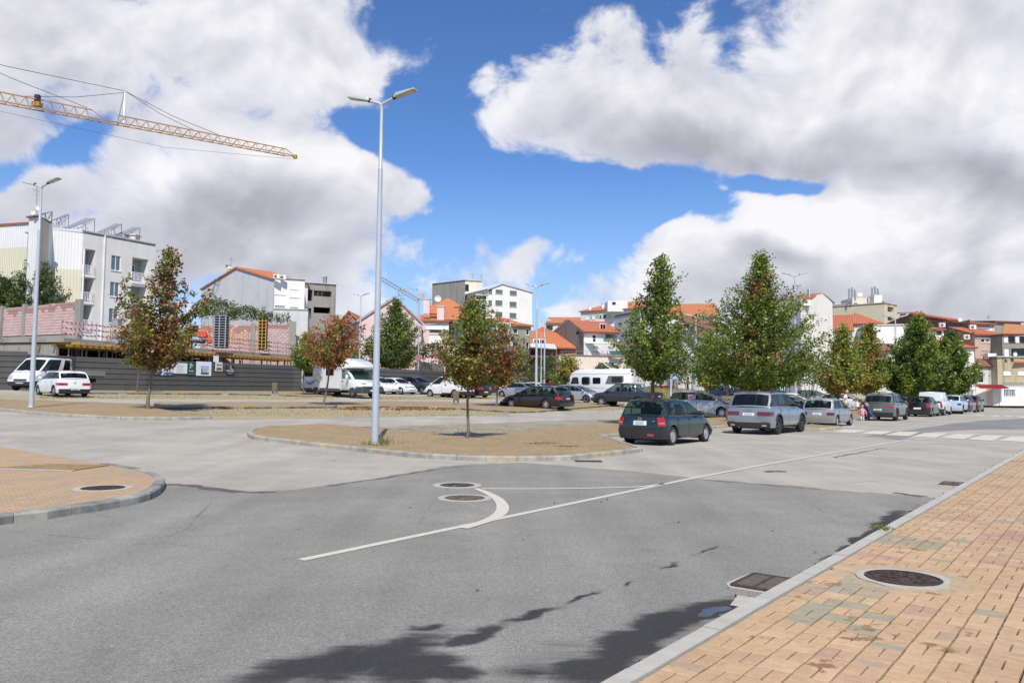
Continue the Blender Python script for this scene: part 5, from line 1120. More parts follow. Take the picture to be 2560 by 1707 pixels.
b=MB(); b.box(E0+en*8+ed*.3+Vector((0,0,dz/2)),(.3,14,dz),math.atan2(ed.y,ed.x)); wob(b,'side_wall',W_CO,site)
# guard posts and warning tape
m_tape,tp=newmat('warning_tape'); v=tp.node('ShaderNodeTexCoord').outputs['Object']; sx_=tp.node('ShaderNodeSeparateXYZ'); tp.l.new(v,sx_.inputs[0]); dgn=tp.math('ADD',tp.math('ADD',sx_.outputs[1],tp.math('MULTIPLY',sx_.outputs[2],.9)),tp.math('MULTIPLY',sx_.outputs[0],.4)); fr3=tp.math('FRACT',tp.math('MULTIPLY',dgn,2.2)); tp.l.new(tp.mix(tp.math('GREATER_THAN',fr3,.5),(.50,.06,.07),(.66,.64,.62)),tp.b.inputs['Base Color'])
top0=dz+.45; posts=[]
for i in range(20):
    p=E0+ed*(Ls*i/19)+en*.3; posts.append(p); b=MB(); b.bar(p+Vector((0,0,top0)),p+Vector((0,0,top0+1.5)),.03,0,6); b.obj('guard_post',m_steel,site,loc=-site.location)
for lv,hh in enumerate((.38,.85,1.3)):
    tr=empty('warning_tape',(E0.x,E0.y,top0+hh),0,['lowest red and white tape strung along the concrete deck','middle red and white tape strung along the concrete deck','topmost red and white tape strung along the concrete deck'][lv],'warning tape','red and white tapes on the deck')
    for i in range(19):
        if lv==0 and 5<i<9: continue
        a,c=posts[i]+Vector((0,0,top0+hh+random.uniform(-.03,.03))),posts[i+1]+Vector((0,0,top0+hh+random.uniform(-.05,.03))); b=MB(); m=(a+c)/2-Vector((0,0,.08)); off=-en*.05
        vs=[]
        for p in (a,m,c): vs+=[p+off+Vector((0,0,.07)),p+off-Vector((0,0,.07))]
        b.add(vs,[(0,1,3,2),(2,3,5,4)]); wob(b,'tape_span',m_tape,tr)
def colform(label,x0,x1,y0,y1,D,mat,cat='column formwork',n=13):
    a,c=P3(x0,y0,D),P3(x1,y1,D); w_=c.x-a.x; root=empty('column_formwork',((a.x+c.x)/2,D+w_/2,c.z),0,label,cat); h_=a.z-c.z
    for i in range(n):
        f=MB(); f.box((0,0,h_*(i+.5)/n),(w_,w_,.07)); f.obj('waler',mat,root)
    for sx2 in (-1,0,1):
        f=MB(); f.box((sx2*w_*.47,-w_*.47,h_/2),(.1,.1,h_)); f.obj('upright',mat,root)
    f=MB(); f.box((0,.05,h_/2),(w_*.8,w_*.8,h_)); f.obj('form_panel',m_under,root)
    for i in range(9): f=MB(); f.bar((random.uniform(-.25,.25)*w_,random.uniform(-.25,.25)*w_,h_),(random.uniform(-.25,.25)*w_,random.uniform(-.25,.25)*w_,h_+1.5),.015); f.obj('rebar',M('rusty_rebar',(.13,.075,.055),.8),root)
colform('grey steel column formwork standing on the concrete deck',533,563,786,869,80,m_fr); colform('yellow column formwork standing on the concrete deck',646,664,798,873,90,m_yb,n=9)
colform('yellow formwork half hidden by the reddish left tree',464,476,812,868,84,m_yb,n=6)
for (xa,xb,y0,y1,D,lb) in [(601,620,819,866,87,'thin orange scaffold frame left of the yellow formwork'),(504,522,813,860,84,'thin orange scaffold frame beside the digger'),(277,305,812,850,71,'thin orange scaffold behind the left tree'),(574,586,819,862,86,'narrow orange scaffold frame in front of pink wall')]:
    a,c=P3(xa,y0,D),P3(xb,y1,D); root=empty('scaffold_frame',(a.x,a.y,c.z),0,lb,'scaffold','orange scaffold frames on the deck'); w_,h_=c.x-a.x,a.z-c.z; mo=M('orange_scaffold_paint',(.50,.22,.05),.6)
    for x in (0,w_):
        for y in (0,1): f=MB(); f.bar((x,y,0),(x,y,h_),.035,0,6); f.obj('standard',mo,root)
    for z in (.35,.95,): f=MB(); f.bar((0,0,h_*z),(w_,0,h_*z),.03); f.bar((0,1,h_*z),(w_,1,h_*z),.03); f.obj('ledger',mo,root)
    f=MB(); f.bar((0,0,h_*.3),(w_,1,h_*.9),.02); f.bar((w_,0,h_*.3),(0,1,h_*.9),.02); f.obj('brace',mo,root)
for (x0,y0,x1,y1,D,lb) in [(282,846,308,860,71,'pale metal box standing on the deck left of the tree'),(285,800,300,815,74,'grey steel plate and rebar stack behind the left tree'),(270,842,312,862,72,'white panel lying against the deck guard rail')]:
    a,c=P3(x0,y0,D),P3(x1,y1,D); b=MB(); w_,h_=c.x-a.x,a.z-c.z; b.box((0,0,h_/2),(w_,.8,h_)); b.box((0,0,h_+.04),(w_*1.04,.84,.08)); o=b.obj('site_material',m_fr,None,bevel=.03,loc=((a.x+c.x)/2,D,c.z)); tag(o,lb,'site box')
# orange digger
a=P3(493,860,82); dg=empty('mini_digger',(a.x,a.y,a.z),rad(20),'small orange digger on the concrete deck beside the left tree','digger'); mo=M('digger_orange',(.62,.09,.03),.45)
for nm,bx_ in (('cab',((-.35,0,1.35),(.9,1.0,1.2))),('engine_cover',((.45,0,1.0),(.9,1.1,.7))),('bucket',((1.2,0,.35),(.5,.7,.5)))): f=MB(); f.box(*bx_); f.obj(nm,mo,dg,bevel=.08)
f=MB(); f.box((0,0,.3),(1.6,1.2,.4)); f.obj('tracks',m_black,dg,bevel=.12); f=MB(); f.bar((.1,0,1.5),(1.0,0,1.9),.09); f.bar((1.0,0,1.9),(1.25,0,.6),.08); f.obj('boom',mo,dg); f=MB(); f.box((-.35,-.51,1.5),(.7,.02,.7)); f.obj('cab_window',GL,dg)

# ---- grey gable house
r,A,B,A2,B2,z1,t,n=bld('gable_house','tall house with grey membrane gable wall and orange tiled roof behind the building site','house',(499,121),(681,109),5.5,717,W_GR,front=[(592,676,604,704,'v')],rf=('gy',P3(591,665,114).z-P3(499,721,121).z,T_OR,None,.5),zt=P3(681,694,109).z-.2,rm=W_WH,right=[],keep=1)
chimney(r,564,573,664,678,118,W_BG); antenna(r,578,643,665,120); dish(r,574,668,117,.22)
r,A,B,A2,B2,z1,t,n=bld('white_annex','white annex with two closed roller shutters below the orange roof','house',(681,108),(757,112),4,694,W_WH,front=[(688,717,714.5,736.5,'s'),(725,724,747,743.5,'s'),(687,764,712,771,'y'),(725,768,745,772,'y')])
aircon(r,693,692,107.5); aircon(r,709,694,108)
bld('concrete_house_part','unfinished raw concrete house with dark balconies and round chimney','house',(757,113.5),(836,119),9,706,W_CO,front=[(758,724,781,752,'o'),(784,727,829,741,'o'),(758,770,778,797,'o'),(784,768,826,783,'d')]); 
r=bpy.data.objects[-1] if False else None
rr=[o for o in C.objects if o.name.startswith('concrete_house_part')][-1]; chimney(rr,807,815,692,714,117,W_CO)
bld('low_annex','low pale grey annex wall under the white annex','outbuilding',(680,105),(767,107),3,770,W_LG,rf=('flat',1),lm=W_GR)
bld('small_brown_house','small brown house with red roof and white verge left of the pale lamp post','house',(845,118),(899,118),9,805,wallmat('drab_brown_render',(.26,.235,.19),.2),rf=('gy',1.6,T_RED,None,.45),front=[(872,799,882,808,'k')])

# ---- pink house
r,A,B,A2,B2,z1,t,n=bld('pink_house','large pink gabled house behind the big green tree','house',(896,98),(1052,104),14,800,W_PK,front=[(1013,768,1026,774,'k'),(1013,799,1026,804,'k')],rf=('gy',P3(985,746,101).z-P3(896,800,98).z,M('pink_verge',(.45,.34,.33),.8),None,.56),zt=P3(896,800,98).z)
chimney(r,1059,1074,748,784,103,W_PK); chimney(r,1093,1110,767,800,102,W_PK); dish(r,1095,746,120,.5)
r,A,B,A2,B2,z1,t,n=bld('pink_house_wing','pink wing with white roller shutters and orange tiled roof','house',(1052,102),(1121,103),10,801,W_PK,front=[(1063.6,801,1120,823,'s'),(1074,823,1103,829,'k'),(1073,837,1104,858,'s')],rf=('shed',1.5,T_OR)); roof(r,[P3(1110,799,102),P3(1171,799,102),P3(1148,770,107),P3(1110,767,107)],T_OR); roof(r,[P3(1074,784,105),P3(1135,784,105),P3(1135,763,108),P3(1075,762,108)],T_OR)
bld('orange_roof_house','orange hipped roof showing behind the pink house chimneys','house',(1080,122),(1150,122),10,768,W_PK,rf=('hip',1.7,T_OR)); bld('narrow_white_house','narrow white house with dark red panel behind the reddish tree','house',(1121,104.5),(1200,105.5),8,799,W_WH,front=[(1122,802,1136,860,'k'),(1138,806,1146,850,'y')],rf=('flat',1))
# ---- tower and shuttered block
r,A,B,A2,B2,z1,t,n=bld('cream_tower','bare cream concrete lift tower with two dark windows and aerials','tower',(1160,146),(1203,149),8,700,W_CR,front=[(1162.7,711,1172,727,'k'),(1162,739,1171,755,'k')],left=[],lm=W_CO,skew=-4); antenna(r,1181,682,700,148); antenna(r,1204,684,704,150)
r,A,B,A2,B2,z1,t,n=bld('shuttered_block','white apartment block with rows of closed green shutters','apartment building',(1219,138),(1329,148),12,722,W_WH,front=[(1220,722,1230.5,735,'n'),(1239,722,1256.5,735,'n'),(1274.5,724.5,1292,738.5,'n'),(1219,751,1230,764.5,'n'),(1238.5,751,1256,764,'n'),(1274,754.5,1291.5,767.5,'n'),(1238.5,779.5,1256,792.5,'n'),(1274,782.5,1291,795.5,'n')],rf=('gy',1.1,W_LG,None,.3))
bld('glazed_balcony_wing','wing with glazed balconies left of the green-shuttered block','apartment building',(1187,136),(1219,137.5),8,735,W_OFF,front=[(1189,738,1217,750,'g'),(1190,752,1216,757,'n'),(1190,760,1216,775,'g')],rf=('flat',1),lm=W_CO)
r,A,B,A2,B2,z1,t,n=bld('grey_concrete_house','stained grey house with orange roof behind the reddish trees','house',(1281,101),(1327,104),9,812,wallmat('greenish_stained_concrete',(.30,.30,.245),.5),front=[(1283,821,1295,834,'g'),(1315,822,1323.5,838,'g'),(1315,856,1323,871,'g'),(1281,854,1294,868,'g')],rf=('shed',1.4,T_OR),lm=W_LG); roof(r,[P3(1278,812,100.8),P3(1327,816,103.8),P3(1268,796,110),P3(1240,795,110)],T_OR); wall(r,XY(1240,101),XY(1281,101),0,P3(1262,806,101).z,W_LG)
# ---- orange roofed low houses
r,A,B,A2,B2,z1,t,n=bld('orange_roof_low_house','long low house with bright orange tiled roof and dark timber balcony','house',(1326,100),(1441,101),11,868,W_RP,front=[(1328,868,1392,888,'o')],rf=('flat',1)); roof(r,[P3(1325,861,100),P3(1394,868,99.6),P3(1441,869.5,100),P3(1415,842,108),P3(1327,840,108)],T_OR); b=MB(); b.slab([P3(1326,866,98),P3(1392,871,98),P3(1386,860,101),P3(1326,857,101)],.12); wob(b,'sheet_roof',W_LG,r)
for i in range(22): u_=1345+i*2.2; b=MB(); b.bar(P3(u_,888,99),P3(u_,872,99),.06); wob(b,'balcony_slat',M('old_timber',(.24,.17,.12),.8,var=.3),r)
b=MB(); b.slab([P3(1326,890,97),P3(1398,892,97),P3(1398,888,100),P3(1326,886,100)],.15); wob(b,'lower_eave',M('brown_sheet',(.16,.09,.07),.7),r)
bld('red_roof_back_house','small red roof behind the bright orange one, left of the grey gable','house',(1328,118),(1386,118),8,834,W_LG,rf=('hip',1.2,T_RED))
# grey gable + white terrace house
gA,gB=XY(1387,108),XY(1459,98); r=empty('terrace_house',(gB.x,gB.y,0),0,'house with weathered grey gable, white terraced front and red roof','house',BG)
zl,za_,zr=P3(1387,834,108).z,P3(1420,801,103.5).z,P3(1459,826,98).z; Lg=(gB-gA).length; ua=cast(1420,800,gA,gB)[0]; gz=min(zl,zr)
wall(r,gA,gB,0,gz,wallmat('weathered_grey_cement',(.27,.25,.215),.35),[(1439,829,1448,836,'d')],[(0,gz),(Lg,gz),(Lg,zr),(ua,za_),(0,zl)])
fB=XY(1548,103); zf=P3(1461,828,98).z
wall(r,gB,fB,0,zf,W_WH,[(1481.6,838,1489.7,855,'k'),(1514,834,1542,849,'o'),(1454,829,1458,840,'g'),(1483,865,1496,868,'y'),(1520,866,1531,869,'y'),(1483,878,1496,880.5,'y')])
wall(r,fB,fB+Vector((-3,9,0)),0,zf,W_WH,rev=Vector((1,.3,0)).normalized()); roof(r,[P3(1459,828,97.4),P3(1551,830.5,102.4),P3(1514,804,109),P3(1422,798.5,104)],T_RED,.25); roof(r,[P3(1381,836,109),P3(1376,834,118),P3(1414,799,113),P3(1421,799,103.5)],T_OLD,.25)
b=MB(); b.box((P3(1505,857,99).x,98.6,P3(1505,857,98.5).z),(4.2,1.1,.18)); wob(b,'terrace_slab',W_WH,r)
for (xa,xb) in ((1461,1511),): 
    rl=MB(); rl.bar(P3(xa,846,97.6),P3(xb,846.5,99),.03); o=wob(rl,'railing',F_WH,r)
    for i in range(8): q_=MB(); u_=xa+(xb-xa)*i/7; q_.bar(P3(u_,846,97.6+i*.2),P3(u_,857,97.6+i*.2),.025); q_.obj('railing_post',F_WH,o)
b=MB()
for i in range(9): u_=1512+i*3.6; b.box(P3(u_,852,99+i*.25),(.12 if i%2 else .28,.05,.5))
wob(b,'drying_laundry',[M('laundry_green',(.12,.2,.18),.8)],r)
# cream retaining wall with railing
r=empty('cream_garden_wall',XY(1402,90),0,'long cream garden wall with a row of slots below the terraced house','wall')
cA,cB=XY(1398,90),XY(1566,92); zc_=P3(1402,888,90).z; wl=[(1490+i*3.4,895.6,1492+i*3.4,900.7,'d') for i in range(10)]
wall(r,cA,cB,0,zc_,W_CR,wl); tq=(cB-cA).normalized(); b=MB(); b.box((cA+cB)/2+Vector((0,.1,zc_+.05)),((cB-cA).length,.4,.1),math.atan2(tq.y,tq.x)); wob(b,'coping',W_RP,r)
b=MB(); b.box((cA+cB)/2+Vector((0,1.5,zc_/2-.1)),((cB-cA).length-.2,2.6,zc_-.3),math.atan2(tq.y,tq.x)); wob(b,'earth_fill',W_CR,r)
b=MB(); b.box((cA+cB)/2-Vector((0,.25,0))+Vector((0,0,P3(1450,925,90).z/2)),((cB-cA).length,.3,P3(1450,925,90).z),math.atan2(tq.y,tq.x)); wob(b,'plinth',W_RP,r)
for i in range(13): u_=1402+i*13; b=MB(); b.bar(P3(u_,889,90.3+i*.15),P3(u_,877,90.3+i*.15),.03); wob(b,'fence_post',M('green_fence_steel',(.08,.13,.10),.6),r)
b=MB(); b.add([P3(1522,877,90.8),P3(1558,877,91),P3(1558,888,91),P3(1530,888,90.8)],[(0,1,2,3)]); b.add([P3(1522,877,90.9),P3(1558,877,91.1),P3(1558,888,91.1),P3(1530,888,90.9)],[(3,2,1,0)]); wob(b,'green_screen',M('green_netting',(.05,.12,.09),.8),r)
b=MB(); b.bar(P3(1402,877,90.3),P3(1560,877,92),.02); wob(b,'top_rail',m_fr,r)
# ---- long white building on the ridge
r,A,B,A2,B2,z1,t,n=bld('long_white_building','long white building with louvred window band and orange roof behind the terraced house','apartment building',(1451,146),(1600,128),12,779,W_OFF,front=[(1465,788,1474,799,'s'),(1474.5,788,1480,799,'v'),(1480.5,788,1488,798,'s'),(1488.5,787,1498,797,'v'),(1499,788,1503,795,'k'),(1504,787,1506,797,'v'),(1507.5,786,1515,795,'k'),(1516,786,1528,796,'v'),(1530,784,1540,795,'s'),(1541,783,1555,794,'v'),(1557,782,1566,793,'s'),(1530,807,1536,816,'s'),(1556,802,1562,814,'g'),(1556,830,1562,840,'k')],rf=('shed',2.6,T_OR))
chimney(r,1505,1513,760,773,146); chimney(r,1472,1478,765,775,146); b=MB(); a,c=P3(1520,751,140),P3(1570,764,140); b.box(((a.x+c.x)/2,143,(a.z+c.z)/2-.5),(c.x-a.x,5,a.z-c.z+1)); wob(b,'roof_house',W_WH,r); b=MB(); b.box((P3(1536,757,139.8).x,140.4,P3(1536,757,140).z),(.6,.1,.35)); wob(b,'roof_house_window',W_DK,r)
bld('far_orange_roof_house','white house with long orange roof and dark balcony at the ridge end','house',(1364,150),(1452,148),10,808,W_OFF,front=[(1365,812,1382,826,'o'),(1401,809,1407,820,'k')],rf=('shed',1.9,T_OR))
r,A,B,A2,B2,z1,t,n=bld('grey_box_building','grey box building with a dark tank on top between the tree crowns','building',(1600,110),(1640,112),8,776,W_GR,lm=W_LG); a=P3(1611,772,112); b=MB(); b.tube([a+Vector((0,0,-.7)),a+Vector((0,0,.1)),a+Vector((0,0,.35))],[.95,.95,.3],12); wob(b,'water_tank',M('dark_tank',(.09,.1,.09),.7),r,smooth=40)
r,A,B,A2,B2,z1,t,n=bld('right_orange_roof_house','white house with wide orange roof between the two tall green trees','house',(1660,124),(1795,120),12,790,W_OFF,front=[(1690,790,1712,797,'k'),(1720,794,1760,799,'k')],rf=('shed',3.0,T_OR)); dish(r,1716,792,118,.4,m_fr)
r,A,B,A2,B2,z1,t,n=bld('grey_gable_building','pale grey building with few small windows behind the right lamp posts','building',(1697,96),(1800,92),14,812,W_LG,front=[(1742.6,839,1749,854,'g'),(1764.6,840.5,1771,854,'g'),(1737,873,1748,882,'k'),(1764,872,1772,882,'k')],rf=('shed',1.0,T_OLD)); roof(r,[P3(1704,802,95),P3(1790,826,91.5),P3(1790,803,99),P3(1712,801,101)],T_OLD); wall(r,XY(1640,100),XY(1697,96),0,P3(1670,835,98).z,W_LG)
# ---- tall cream gable building right of the big tree
gA,gB=XY(2003,94),XY(2083,97); r=empty('cream_gable_building',(gA.x,gA.y,0),0,'tall blank cream gable wall right of the biggest tree','building',BG); zz=P3(2083,757,97).z; Lg=(gB-gA).length
wall(r,gA,gB,0,zz,wallmat('pale_cream_render',(.70,.68,.62),.12),(),[(0,zz),(Lg,zz),(cast(2056,734,gA,gB)),(cast(2008,746,gA,gB))])
gC,gD=XY(1962,104),gA; wall(r,gC,gD,0,P3(1990,757,100).z,W_WH,[(1994,750,2007,764,'o')]); wall(r,gB,gB+Vector((4,14,0)),0,zz,W_CR,rev=Vector((1,-.2,0)).normalized())
roof(r,[P3(2009,747,93.5),P3(1970,748,104),P3(1986,738,112),P3(2056,733.5,96.5)],T_RED); roof(r,[P3(1984,775,99),P3(2004,772,94),P3(2006,765,95),P3(1988,765,100)],T_RED); roof(r,[P3(2084,757,97),P3(2088,757,110),P3(2060,734,108),P3(2056,734,96.5)],T_OLD)
r,A,B,A2,B2,z1,t,n=bld('beige_apartment_block','beige apartment block with phone masts on its roof','apartment building',(2079,150),(2213,142),14,764,W_BG,zt=P3(2155,757,146).z,front=[(2090.5,773.5,2098.6,782,'s'),(2122,770,2130.5,778.5,'s'),(2135,769,2144,777.5,'s'),(2174,766,2189.5,775,'s'),(2175,789,2189.5,796.5,'k')])
bld('balcony_tower','right end of the beige block with curved corner balconies','apartment building',(2213,141),(2245,150),10,757,W_BG,front=[(2219,767,2235,780,'o'),(2219,792,2235,802,'o')])
b=MB(); a,c=P3(2133,744,146),P3(2189,757,146); b.box(((a.x+c.x)/2,149,(a.z+c.z)/2-.5),(c.x-a.x,5,a.z-c.z+1)); wob(b,'penthouse',W_CR,r); b=MB(); a,c=P3(2190,736,144),P3(2211,756,144); b.box(((a.x+c.x)/2,146,(a.z+c.z)/2-.3),(c.x-a.x,2.4,a.z-c.z+.6)); wob(b,'equipment_box',W_WH,r)
b=MB()
for px_,y0,y1 in ((2129.5,719,757),(2187,716,757)):
    b.bar(P3(px_,y1,145),P3(px_,y0,145),.12,0,6)
    for dx,dy in ((-.5,3),(.5,5),(0,0),(.6,12),(-.5,14)): p=P3(px_,y0+dy,145)+Vector((dx,0,0)); b.bar(p,p-Vector((0,0,1.5)),.16,0,6)
wob(b,'phone_mast',m_fr,r); dish(r,2150,735,145,.5)
bld('grey_modern_house','grey flat-roofed modern building right of the beige block','building',(2246,156),(2296,152),10,781,W_GR,front=[(2250,784,2265,789,'k'),(2274,790,2288,797,'d')])
r,A,B,A2,B2,z1,t,n=bld('red_hip_roof_house','house with broad red hipped roof in front of the beige block','house',(2080,112),(2205,106),12,812,W_WH,rf=('hip',1.9,T_RED))
bld('red_roof_annex','house with small red roof between cream gable and yellowish tree','house',(2083,100),(2132,98),8,828,W_LG,rf=('shed',2.6,T_RED),front=[(2088,836,2098,850,'g')])
bld('plain_white_house','plain white building wall behind the right lamp post','house',(2169,103),(2268,100),8,811,W_WH,rf=('flat',1)); bld('dark_roof_shed','low grey-brown roof behind the yellowish trees','shed',(2128,98),(2262,96),6,876,W_OLD,rf=('shed',1.2,T_OLD))
r,A,B,A2,B2,z1,t,n=bld('white_house_one_window','white house with single dark window below a red roof','house',(2268,104),(2361,104),9,822,W_WH,front=[(2341,827,2354,835.5,'k')],rf=('shed',1.2,T_RED)); r,A,B,A2,B2,z1,t,n=bld('large_red_roof_house','large low red roof between the green tree crowns','house',(2300,100),(2436,99),9,868,W_OFF,rf=('hip',1.4,T_RED))
# stepped taupe terraced houses
r,A,B,A2,B2,z1,t,n=bld('ochre_terraced_house','narrow terraced house with brown side, white balcony and ochre wall','house',(2370,111),(2399,112),14,799,W_OC,front=[(2371,803,2397,814,'s'),(2384,821,2396,831,'s')],lm=W_BR,rf=('gx',1.4,T_RED)); wall(r,XY(2340,114),XY(2370,111),0,P3(2345,812,113).z,W_BR,(),[(0,P3(2345,812,113).z),((XY(2370,111)-XY(2340,114)).length,P3(2345,812,113).z),((XY(2370,111)-XY(2340,114)).length,P3(2370,800,111).z),((XY(2370,111)-XY(2340,114)).length*.5,P3(2357,795,112).z)]); aircon(r,2353,813,111)
r,A,B,A2,B2,z1,t,n=bld('taupe_terraced_house','taupe stepped house with red roofs, white balcony and round dish','house',(2427,106),(2488,107),12,808,W_BG,front=[(2432,811,2474,819,'y'),(2433,819,2482,826,'s')],lm=W_GB,rf=('shed',1.4,T_RED)); wall(r,XY(2399,110),XY(2427,106),0,P3(2410,802,108).z,W_GB); dish(r,2400,798,104,.3); aircon(r,2429,818.5,105); antenna(r,2471,787,797,110)
r,A,B,A2,B2,z1,t,n=bld('lower_terraced_house','lower storey of the stepped houses with three windows over a peach balcony','house',(2438,102),(2506,103),5,836,wallmat('peach_render',(.50,.38,.30),.2),front=[(2438,837,2503,845,'y'),(2452,847.5,2463,856,'g'),(2465,847.5,2475,856,'h'),(2477,847.5,2488,856,'g'),(2454,877,2470,885,'y'),(2474,877,2487,885,'y')],rf=('shed',1.2,T_RED)); wall(r,XY(2399,106),XY(2438,102),0,P3(2420,832,104).z,W_GB,[(2428,841,2432,850,'k')]); aircon(r,2415,843,103); b=MB(); a,c=P3(2471,883,101),P3(2502,898,101); b.box(((a.x+c.x)/2,101.5,(a.z+c.z)/2),(c.x-a.x,.8,a.z-c.z)); wob(b,'white_balcony',W_WH,r)
bld('concrete_step_house','bare concrete house end with rusty roof at the skyline right','house',(2488,110),(2555,112),8,803,W_CO,rf=('shed',.5,T_OLD),front=[(2516,812,2520,817,'k')],lm=W_GB)
r,A,B,A2,B2,z1,t,n=bld('balcony_house','grey house with tiled parapet and deep balconies at the right edge','house',(2507,100),(2640,101),8,834,wallmat('mossy_concrete',(.27,.255,.215),.4),front=[(2510,838,2521,856,'s'),(2521,836,2537,856,'k'),(2539,836,2549,856,'s'),(2549,836,2600,856,'k'),(2511,871,2523,890,'s'),(2528,871,2549,888,'k'),(2549,871,2600,888,'k')],rf=('flat',1)); roof(r,[P3(2505,834,99.6),P3(2640,835,100.6),P3(2640,817,102),P3(2505,820,102)],T_MOSS); dish(r,2538,885,99,.25)
r,A,B,A2,B2,z1,t,n=bld('old_white_house','old stained white house with brown tiled hip roof behind the cabins','house',(2376,101),(2491,100),10,916,W_OLD,front=[(2445,929,2460.4,957,'g')],rf=('hip',2.0,T_OLD))
r,A,B,A2,B2,z1,t,n=bld('beige_right_house','stained beige house with roller shutters at the right edge','house',(2493,99.5),(2620,100),8,892,W_YE,front=[(2512,896,2517,903,'k'),(2509,926,2528,938,'s'),(2545,926,2570,938,'s')],rf=('flat',)); roof(r,[P3(2537,905,99),P3(2640,906,99.5),P3(2640,886,103),P3(2537,886,103)],T_MOSS)
r=empty('baluster_parapet',XY(2506,98.5),0,'row of concrete balusters above the right cabin','balustrade')
for i in range(16): b=MB(); u_=2508+i*3.3; b.bar(P3(u_,963,98.5),P3(u_,956.5,98.5),.05,0,6); wob(b,'baluster',W_CO,r)
b=MB(); b.bar(P3(2505,956,98.5),P3(2562,957,98.8),.07); b.bar(P3(2505,964,98.5),P3(2562,965,98.8),.07); wob(b,'handrail',W_CO,r)
# ---- white site cabins with red awnings
def cabin(label,a,b,yt,yb,wins,z1=None):
    A,B=XY(*a),XY(*b); z0=P3(b[0],yb,B.y).z; zt2=P3(a[0],yt,A.y).z; r=empty('site_cabin',(A.x,A.y,z0),0,label,'cabin','white site cabins at the end of the road'); wall(r,A,B,z0,zt2,W_PAN,wins); t=(B-A).normalized(); n=Vector((-t.y,t.x,0)); n=n if n.dot(A)>0 else -n
    wall(r,A,A+n*2.4,z0,zt2,W_PAN,rev=-t); wall(r,B,B+n*2.4,z0,zt2,W_PAN,rev=t); b_=MB(); b_.slab([A+Vector((0,0,zt2+.08)),B+Vector((0,0,zt2+.08)),B+n*2.4+Vector((0,0,zt2+.08)),A+n*2.4+Vector((0,0,zt2+.08))],.14); wob(b_,'roof',W_LG,r)
    L=(B-A).length
    for i in range(1,max(2,int(L/1.15))): q_=MB(); q_.box(A+t*(L*i/max(2,int(L/1.15)))-n*.004+Vector((0,0,(z0+zt2)/2)),(.03,.012,zt2-z0-.1),math.atan2(t.y,t.x)); wob(q_,'panel_joint',W_OFF,r)
    q_=MB(); q_.box((A+B)/2+n*1.1+Vector((0,0,z0-.08)),(L*.96,2.0,.16),math.atan2(t.y,t.x)); wob(q_,'base_frame',m_under,r); return r
m_aw=M('red_awning_sheet',(.36,.04,.055),.5,var=.1)
def awning(label,x0,x1,y0,y1,D):
    a,c=P3(x0,y0,D),P3(x1,y0,D); r=empty('awning',(a.x,a.y,a.z),0,label,'awning','red awnings over the cabin doors'); dn=P3(x0,y1,D-1.3); b=MB(); lo0=Vector((a.x-.1,D-1.3,dn.z)); lo1=Vector((c.x+.1,D-1.3,dn.z)); b.slab([lo0,lo1,c,a],.06); wob(b,'awning_sheet',m_aw,r)
    for i in range(24): p,q_=lo0.lerp(lo1,(i+.5)/24),a.lerp(c,(i+.5)/24); g=MB(); g.bar(p+Vector((0,0,.03)),q_+Vector((0,0,.03)),.02); wob(g,'rib',m_aw,r)
cabin('right site cabin with barred window beside the door recess',(2497,98),(2620,99),965.5,1015,[(2508,972,2539,991,'x')]); cabin('middle site cabin with cream door under the red awning',(2438,99),(2497,98.1),966,1014,[(2466,972,2482,1012,'e')])
cabin('left site cabin with barred window behind the parked cars',(2380,99.2),(2437,99.05),965,1013,[(2408,972,2435,990,'x')]); cabin('site cabin with red and white barred windows behind the black hatchback',(2300,100),(2379,99.3),964,1012,[(2317,968,2344,986,'x')]); cabin('site cabin with wide door recess under the far awning',(2250,101),(2299,100.1),963,1010,[(2258,968,2270,1000,'e'),(2280,968,2292,1000,'e')])
cabin('small white cabin left of the far awning',(2200,103),(2248,101.2),956,1006,[(2226,967,2246,977,'x')])
awning('red awning over the cream door of the middle cabin',2437,2504,961.5,969.5,98); awning('red awning seen under the green tree crown',2247,2312,959.5,966.5,100)
bld('low_white_garage','low grey and white building with green door behind the people','garage',(2135,101),(2204,103),6,948,W_LG,front=[(2149,959,2163,972,'y'),(2187,959,2203,981,'q')],rf=('flat',1),group=BG); bld('mauve_wall_house','small mauve wall with broken opening behind the bald man','outbuilding',(2098,101),(2134,101.5),4,957,W_MV,front=[(2104,960,2112,972,'d'),(2115,962,2127,974,'k')],rf=('flat',1))
